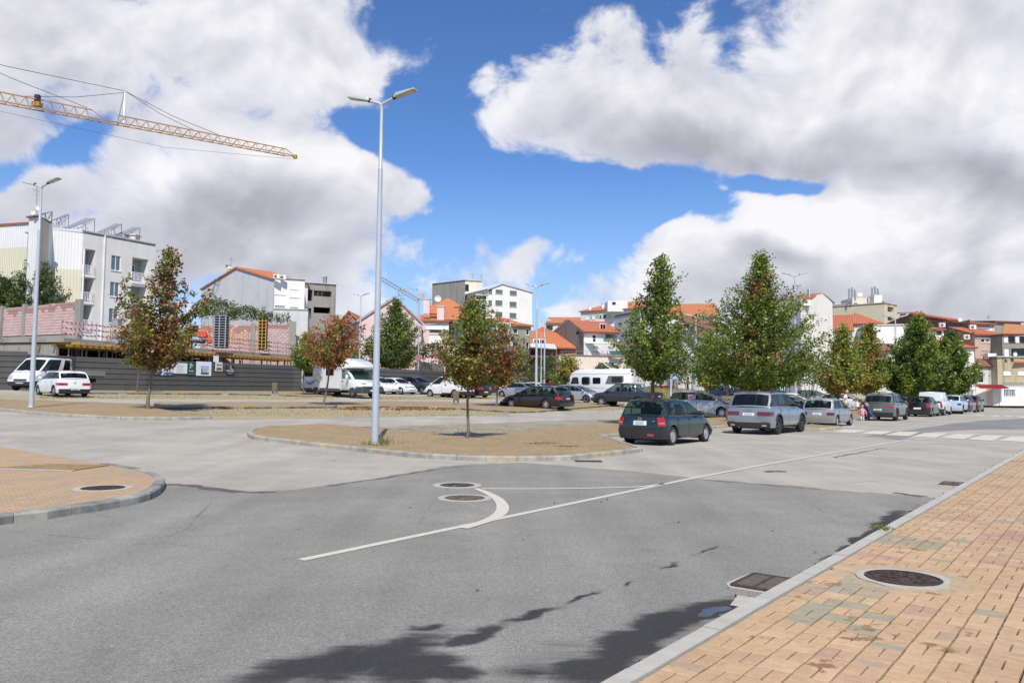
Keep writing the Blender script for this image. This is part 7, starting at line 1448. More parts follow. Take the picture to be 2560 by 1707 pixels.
# ================================================================== motorhomes and flatbed truck
p_mh=paintmat('motorhome_white',(.70,.71,.71),0,.4); m_skirt=M('dark_blue_grey_skirt',(.045,.06,.07),.55); m_awn=M('awning_case',(.60,.61,.60),.5)
def vroot(name,label,cat,px_,py_,which,head,P,group): x,y=place(P,px_,py_,which,head); return empty(name,(x,y,T(x,y)),rad(90-head),label,cat,group)
def quadpanel(root,name,pts,th,mat,par=None,label=None):
    """panel on a side: pts (x,y,z) outline, pushed th outwards in y"""
    b=MB(); n=len(pts); sg=1 if pts[0][1]>0 else -1; b.add([(x,y+sg*th,z) for x,y,z in pts]+[(x,y-sg*.02,z) for x,y,z in pts],[tuple(range(n)),tuple(range(n,2*n))[::-1]]+[(i,(i+1)%n,n+(i+1)%n,n+i) for i in range(n)]); return b.obj(name,mat,par or root,label=label)
def rrect(x0,x1,z0,z1,y,r_=.06):
    pts=[]
    for cx,cz,a0 in ((x1-r_,z1-r_,0),(x0+r_,z1-r_,90),(x0+r_,z0+r_,180),(x1-r_,z0+r_,270)):
        for k3 in range(4): a=rad(a0+k3*30); pts.append((cx+math.cos(a)*r_,y,cz+math.sin(a)*r_))
    return pts
def win_(root,x0,x1,z0,z1,y,frame=True):
    sg=1 if y>0 else -1
    f=quadpanel(root,'side_window',rrect(x0-.04,x1+.04,z0-.04,z1+.04,y,.09),.012,m_black if frame else m_black); quadpanel(root,'pane',rrect(x0,x1,z0,z1,y,.07),.02,m_gdark,f); return f
# --- camper van with low profile (right side towards us)
P=dict(L=6.7,W=2.25,wb=3.9,ro=1.75); cv=vroot('camper_van','white low-profile camper van with blue swirl parked at the hoarding','camper van',877,995.5,'fR',OUT,P,LOT)
hw=1.12; b=MB(); out=[(-3.35,.55),(-3.38,1.2),(-3.36,2.5),(-3.3,2.78),(-3.15,2.85),(.3,2.88),(1.05,2.86),(1.75,2.66),(2.3,2.38),(2.42,2.24),(2.38,2.12),(1.55,2.08),(1.15,2.02),(1.15,.5),(-3.35,.5)]
b.prism([(x,z) for x,z in out],'y',-hw,hw); b.obj('body',p_mh,cv,45,bevel=.05)
cab=MB(); prof=[(1.0,.5),(1.0,2.05),(1.55,2.05),(1.75,1.98),(2.45,1.28),(3.1,1.06),(3.28,.92),(3.33,.72),(3.33,.5)]; cab.prism(prof,'y',-.98,.98); cab.obj('cab',p_mh,cv,50,bevel=.07)
ws=MB(); ws.add([(1.80,-.84,1.95),(1.80,.84,1.95),(2.46,.9,1.31),(2.46,-.9,1.31),(1.84,-.84,1.97),(1.84,.84,1.97),(2.51,.9,1.33),(2.51,-.9,1.33)],[(0,1,2,3),(7,6,5,4),(0,4,5,1),(1,5,6,2),(2,6,7,3),(3,7,4,0)]); ws.obj('windscreen',m_glass,cv)
for sg in (-1,1):
    quadpanel(cv,'side_window',[(1.12,sg*.99,1.36),(1.12,sg*.99,1.96),(1.50,sg*.99,1.96),(1.62,sg*.99,1.36)],.012,m_glass); quadpanel(cv,'side_window',[(1.68,sg*.99,1.34),(1.58,sg*.99,1.90),(1.74,sg*.99,1.84),(2.20,sg*.99,1.34)],.012,m_glass)
    b=MB(); b.box((1.95,sg*1.22,1.45),(.16,.24,.34)); b.obj('door_mirror',p_mh,cv,40,bevel=.06)
    quadpanel(cv,'door_gap',[(1.04,sg*.985,.62),(1.04,sg*.985,1.3),(1.055,sg*.985,1.3),(1.055,sg*.985,.62)],.008,m_under); quadpanel(cv,'door_handle',rrect(1.08,1.24,1.12,1.22,sg*.985,.03),.02,m_black)
    win_(cv,-2.95,-2.05,1.55,2.15,sg*hw); win_(cv,-.45,.35,1.62,2.1,sg*hw)
    quadpanel(cv,'skirt',[(-3.33,sg*hw,.42),(-3.33,sg*hw,.62),(-2.1,sg*hw,.66),(-2.1,sg*hw,.42)],.015,m_skirt); quadpanel(cv,'skirt',[(-1.2,sg*hw,.42),(-1.2,sg*hw,.66),(1.12,sg*hw,.62),(1.12,sg*hw,.42)],.015,m_skirt)
    quadpanel(cv,'vent_panel',rrect(-1.75,-1.28,.72,1.18,sg*hw,.03),.01,W_CR); quadpanel(cv,'service_hatch',rrect(-.1,.45,.72,1.25,sg*hw,.03),.006,p_mh); quadpanel(cv,'habitation_door',rrect(-1.15,-.55,.66,2.35,sg*hw,.05),.006,p_mh)
    for k3 in range(9):
        x=-3.05+k3*.2; z=1.22-.16*math.sin(k3*.62)-.02*k3; th_=.10*math.sin(PI*(k3+.8)/9.6); quadpanel(cv,'blue_swirl',[(x,sg*hw,z-th_),(x,sg*hw,z+th_),(x+.21,sg*hw,z-.06+th_*.6),(x+.21,sg*hw,z-.06-th_*.6)],.006,M('swirl_blue',(.03,.22,.42),.5))
    b=MB(); b.box((-1.4,sg*(hw+.06),2.6),(3.2,.14,.14)); b.obj('awning_case',m_awn,cv,bevel=.03)
    for ax in (-1.6,2.3): wheel(cv,ax,sg*.9 if ax>0 else sg*.98,.32,'cap',m_alloy,sg)
    for ax in (-1.6,2.3):
        g=MB(); n=12; ar_=.40; yy=sg*(.99 if ax>0 else hw+.005)
        for i in range(n+1): a=PI*i/n; g.v+= [(ax-math.cos(a)*ar_,yy,.32+math.sin(a)*ar_),(ax-math.cos(a)*ar_,yy-sg*.25,.32+math.sin(a)*ar_)]
        vs=g.v[:]; g=MB(); g.add(vs,[(i*2,i*2+1,i*2+3,i*2+2) for i in range(n)]); 
        pts=[(ax-math.cos(PI*i/n)*ar_,yy,.32+math.sin(PI*i/n)*ar_) for i in range(n+1)]; quadpanel(cv,'wheel_arch',pts,.014,m_skirt)
    lh=MB(); lh.box((3.17,sg*.72,.98),(.16,.42,.15)); lh.obj('headlight',m_lamp,cv,bevel=.03)
b=MB(); b.box((3.0,0,.55),(.85,2.05,.5)); b.obj('front_bumper',m_skirt,cv,bevel=.08); b=MB(); b.box((3.36,0,.70),(.2,1.3,.1)); b.obj('grille',m_black,cv,bevel=.02); b=MB(); b.box((3.435,0,.5),(.02,.52,.11)); b.obj('number_plate',m_plate,cv)
b=MB(); b.box((-.6,0,.5),(5.2,1.6,.4)); b.obj('underbody',m_under,cv); b=MB(); b.box((-3.42,0,.55),(.16,2.2,.28)); b.obj('rear_bumper',m_skirt,cv,bevel=.04)
b=MB(); b.box((-.9,0,2.93),(.9,.6,.1)); b.obj('roof_hatch',m_awn,cv,bevel=.03)
# --- big motorhome facing left-away, its left flank towards us
P=dict(L=7.4,W=2.3,wb=4.0,ro=2.0); mh=vroot('motorhome','large white motorhome with dark framed windows and open roof hatch','motorhome',1442,996,'fL',IN,P,LOT)
hw=1.15; b=MB(); out=[(-3.7,.45),(-3.74,1.2),(-3.72,2.7),(-3.62,2.88),(-3.4,2.95),(1.9,2.92),(2.5,2.80),(2.9,2.55),(3.15,2.2),(3.55,1.45),(3.68,1.1),(3.7,.45)]; b.prism(out,'y',-hw,hw); b.obj('body',p_mh,mh,45,bevel=.07)
ws=MB(); ws.add([(3.08,-1.0,2.30),(3.08,1.0,2.30),(3.50,1.02,1.48),(3.50,-1.02,1.48),(3.14,-1.0,2.33),(3.14,1.0,2.33),(3.57,1.02,1.49),(3.57,-1.02,1.49)],[(0,1,2,3),(7,6,5,4),(0,4,5,1),(1,5,6,2),(2,6,7,3),(3,7,4,0)]); ws.obj('windscreen',m_gdark,mh)
m_gst=M('grey_stripe',(.13,.135,.14),.5)
for sg in (-1,1):
    quadpanel(mh,'cab_window',[(3.02,sg*hw,1.5),(2.78,sg*hw,2.15),(2.15,sg*hw,2.15),(2.05,sg*hw,1.5)],.012,m_gdark); quadpanel(mh,'trim_panel',rrect(.75,1.75,1.38,2.2,sg*hw,.25),.008,m_gst); win_(mh,.95,1.7,1.5,2.1,sg*hw); win_(mh,-.35,.45,1.55,2.08,sg*hw)
    quadpanel(mh,'trim_panel',[(-.9,sg*hw,1.5),(-1.25,sg*hw,2.28),(-2.9,sg*hw,2.28),(-2.9,sg*hw,1.75),(-2.6,sg*hw,1.5)],.008,m_gst); win_(mh,-2.7,-1.65,1.68,2.15,sg*hw)
    quadpanel(mh,'stripe_line',[(3.4,sg*hw,1.22),(3.4,sg*hw,1.25),(-2.9,sg*hw,1.0),(-2.9,sg*hw,.97)],.006,m_gst); quadpanel(mh,'stripe_line',[(2.8,sg*hw,2.42),(2.8,sg*hw,2.45),(-3.6,sg*hw,2.49),(-3.6,sg*hw,2.46)],.006,m_gst)
    for ax in (-1.7,2.3): 
        wheel(mh,ax,sg*(hw-.12),.33,'cap',m_alloy,sg); n=12; pts=[(ax-math.cos(PI*i/n)*.42,sg*hw,.33+math.sin(PI*i/n)*.42) for i in range(n+1)]; quadpanel(mh,'wheel_arch',pts,.006,m_under)
    b=MB(); b.box((-3.76,sg*.95,1.0),(.05,.2,.55)); b.obj('tail_light',m_red,mh,bevel=.02)
    b=MB(); b.box((3.1,sg*1.35,1.9),(.15,.22,.4)); b.obj('door_mirror',m_black,mh,bevel=.04)
b=MB(); b.box((-3.78,0,1.9),(.06,1.9,1.5)); b.obj('rear_panel',p_mh,mh,bevel=.05); b=MB(); b.box((0,0,.4),(6.4,1.9,.35)); b.obj('underbody',m_under,mh)
b=MB(); b.add([(-.55,-.45,3.0),(-.55,.45,3.0),(-1.25,.45,3.45),(-1.25,-.45,3.45)],[(0,1,2,3)]); hb=MB(); hb.slab([(-.35,-.45,3.48),(-.35,.45,3.48),(-1.15,.45,2.98),(-1.15,-.45,2.98)],.05); ho=hb.obj('roof_hatch',p_mh,mh); hb=MB(); hb.slab([(-.45,-.36,3.45),(-.45,.36,3.45),(-1.05,.36,3.07),(-1.05,-.36,3.07)],.08); hb.obj('hatch_pane',m_gst,ho)
# --- crew-cab flatbed truck
VC=dict(L=2.95+.9,W=1.98,H=2.2,wb=2.3,ro=.6,wr=.33,sill=.32,top=[(0,1.28),(1.5,1.28),(2.8,1.25),(3.3,1.2),(3.6,1.12),(3.85,1.0)],b0=.04,b1=3.35,t0=.1,t1=2.35,rw=.86,win=[(.10,.33),(.47,.97)],doors=[(1.55,2.55)],wheel='steel',rwin=True,tail=(.1,.2,.9,.02),headl=(.55,.98,.62,.35),grille=True,gf=[.42,.5,.62],bumpm=m_black,bump=(0,.38),front=[(0,.06),(.3,0),(.55,.02),(.8,.06),(1,.14)],cfr=.1,gb=.05,rdrop=.02,plate=(.3,.35,.01),paint=p_white,mirm=m_black,seats=True)
VC['ro']=.2; VC['wb']=2.85
gt=G(52,976.5); hd=186; f_=hvec(hd)
tk=make_car('flatbed_truck','white crew-cab flatbed truck with dark headboard at the far left','truck',VC,(gt.x-f_.x*1.7+.1,gt.y-f_.y*1.7),hd,LOT)
for ch in list(tk.children):
    pass
b=MB(); b.box((-2.02,0,1.45),(.08,1.9,1.75)); b.obj('headboard',m_black,tk); b=MB(); b.box((-3.7,0,1.02),(3.3,1.95,.1)); b.obj('flatbed',m_black,tk)
for sg in (-1,1): b=MB(); b.box((-3.7,sg*.98,1.24),(3.3,.05,.38)); b.obj('drop_side',M('drop_side_alloy',(.33,.32,.28),.6,.2),tk)
b=MB(); b.box((-5.33,0,1.24),(.05,1.95,.38)); b.obj('tailboard',MATS['drop_side_alloy'],tk); b=MB(); b.box((-3.4,0,.75),(3.6,.8,.3)); b.obj('chassis',m_under,tk)
for sg in (-1,1): wheel(tk,-3.9,sg*.8,.33,'steel',m_alloy,sg)

# ================================================================== people
def skin(name,chain,parent,mat,sub=2):
    """one continuous surface grown round connected joints: chain={'v':[(x,y,z,r)],'e':[(a,b)]}"""
    me=bpy.data.meshes.new(name); me.from_pydata([v[:3] for v in chain['v']],chain['e'],[]); me.update(); o=bpy.data.objects.new(name,me); C.objects.link(o)
    sm=o.modifiers.new('skin','SKIN'); sm.use_smooth_shade=True
    for i,v in enumerate(chain['v']):
        d=me.skin_vertices[0].data[i]; d.radius=(v[3],v[4] if len(v)>4 else v[3]); d.use_root=(i==0)
    ss=o.modifiers.new('sub','SUBSURF'); ss.levels=sub; ss.render_levels=sub
    dg=bpy.context.evaluated_depsgraph_get(); dg.update(); m2=bpy.data.meshes.new_from_object(o.evaluated_get(dg)); bpy.data.objects.remove(o)
    m2.materials.clear(); m2.materials.append(mat); m2.name=name; o2=bpy.data.objects.new(name,m2); C.objects.link(o2); o2.parent=parent; m2.shade_smooth(); return o2
m_skin=M('skin',(.46,.24,.17),.6,var=.08,scale=6); m_tee=M('white_tshirt',(.62,.60,.61),.9,var=.08,scale=5); m_trous=M('black_trousers',(.02,.021,.024),.9); m_jean=M('blue_jeans',(.035,.07,.16),.9,var=.25,scale=12); m_gtee=M('dark_grey_tshirt',(.055,.058,.065),.9); m_hair=M('brown_hair',(.07,.035,.018),.8,var=.3,scale=30); m_blond=M('blond_hair',(.34,.20,.09),.8,var=.3,scale=30); m_coat=M('pink_coat',(.66,.30,.34),.9,var=.1,scale=8); m_legw=M('white_leggings',(.60,.58,.58),.9); m_shoe=M('pale_shoe',(.55,.50,.50),.7); m_dshoe=M('dark_shoe',(.04,.045,.055),.7); m_beard=M('reddish_beard',(.20,.085,.05),.85,var=.2,scale=30)
def hand(parent,w_,d,mat,s_=1.0):
    """palm with five separate curled fingers; d: direction the hand points"""
    d=Vector(d).normalized(); side=d.cross(Vector((0,1,0.2))).normalized(); up=side.cross(d); w_=Vector(w_); b=MB()
    b.tube([w_-d*.02*s_,w_+d*.03*s_,w_+d*.085*s_],[.022*s_,.036*s_,.034*s_],8)
    for i,ln in enumerate((.068,.078,.072,.056)):
        a=w_+d*.08*s_+side*(i-1.5)*.019*s_; b.tube([a,a+d*ln*.5*s_+up*.004,a+d*ln*.85*s_-up*.018*s_,a+d*ln*s_-up*.038*s_],[.0095*s_,.009*s_,.008*s_,.006*s_],6)
    a=w_+d*.02*s_-side*.03*s_; b.tube([a,a+d*.03*s_-side*.022*s_,a+d*.06*s_-side*.026*s_-up*.01],[.012*s_,.010*s_,.008*s_],6); return b.obj('hand',mat,parent,60)
def head(parent,c,r_,mat,face,hairm=None,bald=False,beard=None):
    """egg shaped head with nose, ears, brow; face: yaw of the face about z (0 = +x), c centre"""
    c=Vector(c); bm=bmesh.new(); bmesh.ops.create_uvsphere(bm,u_segments=20,v_segments=14,radius=r_)
    for v in bm.verts:
        x,y,z=v.co; z*=1.22; t_=z/r_; x*=1.05; 
        if z<-.3*r_: k3=(-.3-t_)*.42; x=x*(1-k3*.5)+r_*k3*.12; y*=1-k3
        if x>.9*r_ and abs(y)<.25*r_ and -.35*r_<z<.1*r_: x+=r_*.14
        if x>.6*r_ and abs(abs(y)-.38*r_)<.2*r_ and 0<z<.28*r_: x-=r_*.07
        v.co=(x,y,z)
    me=bpy.data.meshes.new('head'); bm.to_mesh(me); bm.free(); me.materials.append(mat); me.shade_smooth(); o=bpy.data.objects.new('head',me); C.objects.link(o); o.parent=parent; o.location=c; o.rotation_euler=face
    f=MB(); f.tube([(r_*1.0,0,.08*r_),(r_*1.28,0,-.22*r_),(r_*1.05,0,-.3*r_)],[.06*r_,.14*r_,.08*r_],6); f.obj('nose',mat,o,60)
    for sg in (-1,1):
        f=MB(); f.box((-.02*r_,sg*r_*1.02,-.02*r_),(.30*r_,.1*r_,.5*r_)); f.obj('ear',mat,o,60,bevel=.06*r_); f=MB(); f.box((r_*.93,sg*r_*.38,.06*r_),(.07*r_,.26*r_,.1*r_)); f.obj('eye',m_sk,o,bevel=.02*r_)
    f=MB(); f.box((r_*.98,0,-.58*r_),(.06*r_,.5*r_,.07*r_)); f.obj('mouth',M('lips',(.3,.10,.09),.6),o,bevel=.02*r_)
    def cap(nm,cond,sc,m,dz=0):
        bm=bmesh.new(); bmesh.ops.create_uvsphere(bm,u_segments=20,v_segments=14,radius=r_*sc)
        for v in bm.verts: v.co.z*=1.22; v.co+=Vector((noise.noise(v.co*40)*.06*r_,noise.noise(v.co*43)*.06*r_,dz))
        bmesh.ops.delete(bm,geom=[v for v in bm.verts if not cond(v.co/r_)],context='VERTS'); me=bpy.data.meshes.new(nm); bm.to_mesh(me); bm.free(); me.materials.append(m); me.shade_smooth(); h2=bpy.data.objects.new(nm,me); C.objects.link(h2); h2.parent=o
    if hairm: cap('hair',lambda q_: q_.z>.35+.5*q_.x or q_.x<-.15,1.1,hairm)
    if beard: cap('beard',lambda q_: q_.z<-.32 and q_.x>-.1,1.05,beard)
    return o
PG='people beside the parked cars'
# man in the white T-shirt walking out between the cars
g=G(2112,1046); gx=Vector((P3(2112,1000,47.5).x,47.5,T(0,0))); man=empty('person',(gx.x,47.5,0),rad(-25),'bald bearded man in white T-shirt and black trousers walking beside the silver hatchback','person',PG)
S_=1.78
skin('body',{'v':[(0,0,.98,.15,.12),(0.02,0,1.15,.16,.13),(.04,0,1.33,.17,.13),(.05,0,1.47,.10,.09),(.07,0,1.56,.065),(.09,0,1.66,.05),(.03,-.21,1.44,.075),(-.06,-.36,1.22,.052),(-.10,-.45,1.03,.04),(.03,.21,1.43,.075),(.12,.29,1.16,.05),(.20,.33,.92,.038),(.02,-.10,.90,.11),(.16,-.10,.50,.075),(.14,-.10,.12,.05),(-.02,.10,.90,.11),(-.02,.12,.50,.075),(-.22,.12,.14,.05)],'e':[(0,1),(1,2),(2,3),(3,4),(4,5),(3,6),(6,7),(7,8),(3,9),(9,10),(10,11),(0,12),(12,13),(13,14),(0,15),(15,16),(16,17)]},man,m_skin)
skin('tshirt',{'v':[(0,0,.88,.185,.155),(.02,0,1.12,.19,.155),(.04,0,1.30,.195,.15),(.05,0,1.45,.13,.11),(.055,0,1.52,.085),(.03,-.20,1.43,.10),(-.01,-.30,1.31,.088),(.03,.20,1.42,.10),(.07,.27,1.29,.085)],'e':[(0,1),(1,2),(2,3),(3,4),(3,5),(5,6),(3,7),(7,8)]},man,m_tee)
skin('trousers',{'v':[(0,0,1.03,.165,.145),(.02,-.10,.86,.125),(.16,-.10,.50,.095),(.14,-.10,.12,.075),(-.02,.10,.86,.125),(-.02,.12,.50,.095),(-.20,.12,.14,.075)],'e':[(0,1),(1,2),(2,3),(0,4),(4,5),(5,6)]},man,m_trous)
head(man,(.11,0,1.70),.095,m_skin,(0,rad(10),rad(-15)),None,beard=m_beard); hand(man,(-.105,-.465,1.00),(-.1,-.25,-.9),m_skin); hand(man,(.205,.335,.89),(.15,.05,-1),m_skin)
for (x,y,z,a) in ((.17,-.10,.05,0),(-.20,.12,.09,35)): b=MB(); b.box((0,0,0),(.28,.10,.09)); o=b.obj('shoe',m_dshoe,man,bevel=.03,loc=(x,y,z)); o.rotation_euler=(0,rad(a),0)
# man bending forward
p=P3(2168,1010,47.8); mb2=empty('person',(p.x,47.8,0),rad(165),'man in dark grey T-shirt and jeans bending down to the child','person',PG)
skin('body',{'v':[(0,0,.92,.145,.12),(.14,0,1.06,.145,.12),(.30,0,1.18,.155,.12),(.42,0,1.25,.09,.08),(.50,0,1.24,.06),(.57,0,1.21,.05),(.38,-.19,1.20,.07),(.45,-.24,.96,.05),(.56,-.16,.76,.036),(.38,.19,1.20,.07),(.46,.24,.96,.05),(.58,.16,.78,.036),(0,-.10,.84,.105),(.12,-.12,.46,.072),(-.05,-.12,.10,.05),(-.03,.10,.84,.105),(-.12,.12,.46,.07),(-.42,.14,.16,.05)],'e':[(0,1),(1,2),(2,3),(3,4),(4,5),(3,6),(6,7),(7,8),(3,9),(9,10),(10,11),(0,12),(12,13),(13,14),(0,15),(15,16),(16,17)]},mb2,m_skin)
skin('tshirt',{'v':[(-.10,0,.85,.17,.145),(.14,0,1.07,.165,.14),(.30,0,1.19,.175,.14),(.42,0,1.25,.115,.1),(.36,-.19,1.18,.092),(.40,-.23,1.06,.08),(.36,.19,1.18,.092),(.41,.23,1.06,.08)],'e':[(0,1),(1,2),(2,3),(3,4),(4,5),(3,6),(6,7)]},mb2,m_gtee)
skin('jeans',{'v':[(.06,0,.98,.155,.135),(0,-.10,.82,.12),(.12,-.12,.46,.09),(-.05,-.12,.12,.07),(-.03,.10,.82,.12),(-.12,.12,.46,.09),(-.40,.14,.18,.07)],'e':[(0,1),(1,2),(2,3),(0,4),(4,5),(5,6)]},mb2,m_jean)
head(mb2,(.62,0,1.24),.09,m_skin,(0,rad(45),0),m_hair); hand(mb2,(.57,-.155,.74),(.4,.2,-.8),m_skin); hand(mb2,(.59,.155,.76),(.4,-.2,-.8),m_skin)
for (x,y,z,a) in ((-.01,-.12,.05,0),(-.42,.14,.11,50)): b=MB(); b.box((0,0,0),(.28,.10,.09)); o=b.obj('shoe',m_dshoe,mb2,bevel=.03,loc=(x,y,z)); o.rotation_euler=(0,rad(a),0)
b=MB(); b.tube([(0,0,-.14),(.01,0,-.1),(0,.01,.02),(.02,0,.12),(0,0,.18)],[.06,.12,.10,.09,.03],9); o=b.obj('carrier_bag',M('white_bag',(.62,.64,.66),.6),None,50,loc=(P3(2143,1008,47.3).x,47.3,P3(2143,1012,47.3).z)); tag(o,'crumpled white bag held low by the bending man','bag')
# little girl in pink coat, back towards us
p=P3(2156,1048,46.8); z=0; girl=empty('person',(p.x,46.8,0),rad(75),'small child in pink hooded coat and white leggings seen from behind','person',PG)
skin('body',{'v':[(0,0,.46,.10,.085),(0,0,.60,.095,.08),(0,0,.70,.06),(.01,0,.76,.04),(.02,0,.82,.035),(0,-.13,.66,.045),(.05,-.20,.52,.032),(.08,-.24,.40,.025),(0,.13,.66,.045),(.07,.19,.53,.032),(.14,.20,.43,.025),(.0,-.06,.40,.055),(.05,-.07,.22,.042),(.03,-.07,.06,.032),(0,.06,.40,.055),(-.02,.07,.22,.042),(-.07,.07,.06,.032)],'e':[(0,1),(1,2),(2,3),(3,4),(2,5),(5,6),(6,7),(2,8),(8,9),(9,10),(0,11),(11,12),(12,13),(0,14),(14,15),(15,16)]},girl,m_legw)
skin('coat',{'v':[(0,0,.30,.16,.135),(0,0,.50,.14,.12),(0,0,.62,.12,.10),(0,0,.76,.07),(0,-.12,.66,.062),(.05,-.195,.53,.05),(.075,-.235,.43,.043),(0,.12,.66,.062),(.07,.185,.54,.05),(.13,.195,.45,.043),(-.06,0,.70,.065)],'e':[(0,1),(1,2),(2,3),(3,4),(4,5),(5,6),(3,7),(7,8),(8,9),(2,10)]},girl,m_coat)
head(girl,(.02,0,.87),.082,m_skin,(0,0,rad(10)),m_blond); hand(girl,(.08,-.245,.38),(.1,-.1,-1),m_skin,.6); hand(girl,(.15,.2,.41),(.2,0,-1),m_skin,.6)
for (x,y) in ((.05,-.07),(-.05,.07)): b=MB(); b.box((x,y,.03),(.16,.065,.06)); b.obj('shoe',m_shoe,girl,bevel=.02)
# ================================================================== trees and bushes
import numpy as np
rng=np.random.default_rng(5)
def leafmat(name,col,var=.26):
    m,t=newmat(name); ge=t.node('ShaderNodeNewGeometry'); f=t.rng(ge.outputs['Random Per Island'],0,1,1-var,1+var,'LINEAR'); vm=t.node('ShaderNodeVectorMath',operation='SCALE'); vm.inputs[0].default_value=col; t.l.new(f,vm.inputs['Scale'])
    t.l.new(vm.outputs[0],t.b.inputs['Base Color']); t.b.inputs['Roughness'].default_value=.42; t.b.inputs['Specular IOR Level'].default_value=.45
    tr=t.node('ShaderNodeBsdfTranslucent'); v2=t.node('ShaderNodeVectorMath',operation='SCALE'); t.l.new(vm.outputs[0],v2.inputs[0]); v2.inputs['Scale'].default_value=1.5; t.l.new(v2.outputs[0],tr.inputs[0]); mx=t.node('ShaderNodeMixShader'); mx.inputs[0].default_value=.28; t.l.new(t.b.outputs[0],mx.inputs[1]); t.l.new(tr.outputs[0],mx.inputs[2]); t.l.new(mx.outputs[0],t.o.inputs[0]); return m
LF={'green':leafmat('leaf_green',(.115,.185,.026)),'light':leafmat('leaf_light_green',(.235,.295,.048)),'dark':leafmat('leaf_dark_green',(.055,.10,.022)),'yellow':leafmat('leaf_yellow_green',(.32,.28,.05)),
    'brown':leafmat('leaf_red_brown',(.19,.075,.035)),'red':leafmat('leaf_red',(.32,.05,.03)),'orange':leafmat('leaf_orange',(.42,.17,.05)),'olive':leafmat('leaf_olive',(.11,.125,.055)),'gold':leafmat('leaf_gold_brown',(.30,.18,.05))}
m_bark=M('bark',(.13,.095,.07),.95,var=.35,scale=10,bump=.6,bscale=40); m_barkg=M('grey_bark',(.17,.145,.125),.95,var=.35,scale=10,bump=.6,bscale=40)
def leaves(C_,size,names,probs,star=False,flat_=.0):
    """leaf sized faces at the given centres -> mesh; probs: per leaf material index"""
    n=len(C_); nv=rng.normal(size=(n,3)); nv[:,2]=np.abs(nv[:,2])*.9+.25; nv/=np.linalg.norm(nv,axis=1)[:,None]; a=rng.normal(size=(n,3)); u=np.cross(nv,a); u/=np.linalg.norm(u,axis=1)[:,None]; v=np.cross(nv,u); s=(size*rng.uniform(.65,1.3,size=n))[:,None]
    if star:
        ang_=[90,126,162,198,234,270,306,342,18,54]; rad_=[.62,.24,.55,.22,.36,.18,.36,.22,.55,.24]; P=[C_+nv*s*(-.10 if i%2==0 else .0)+u*s*math.cos(rad(a_))*r_+v*s*math.sin(rad(a_))*r_ for i,(a_,r_) in enumerate(zip(ang_,rad_))]; k_=10; tris=None
    else: P=[C_-v*s*.55,C_+u*s*.36-nv*s*.12,C_+v*s*.55,C_-u*s*.36-nv*s*.12]; k_=4
    V=np.stack(P,axis=1).reshape(-1,3); me=bpy.data.meshes.new('crown'); me.vertices.add(len(V)); me.vertices.foreach_set('co',V.ravel().astype(np.float32)); me.loops.add(n*k_); me.loops.foreach_set('vertex_index',np.arange(n*k_,dtype=np.int32)); me.polygons.add(n); me.polygons.foreach_set('loop_start',np.arange(0,n*k_,k_,dtype=np.int32)); me.polygons.foreach_set('loop_total',np.full(n,k_,dtype=np.int32))
    for nm in names: me.materials.append(LF[nm])
    me.polygons.foreach_set('material_index',probs.astype(np.int32)); me.update(); me.validate(); return me
def nz(p,s,o=0): return noise.noise(Vector((p[0]*s+o,p[1]*s+o*1.7,p[2]*s-o)))
def choose(C_,names,weights,sc,seed,red_up=0):
    w0=np.array(weights,float); out=np.zeros(len(C_),int); 
    for i,c in enumerate(C_):
        k3=[max(0.001,w0[j]*(1+4.2*nz(c,sc,seed+j*7.3))) for j in range(len(names))]; tot=sum(k3); x=rng.random()*tot; j=0
        while x>k3[j] and j<len(names)-1: x-=k3[j]; j+=1
        out[i]=j
    return out
def env(prof,t):
    return lerp1(prof,t)
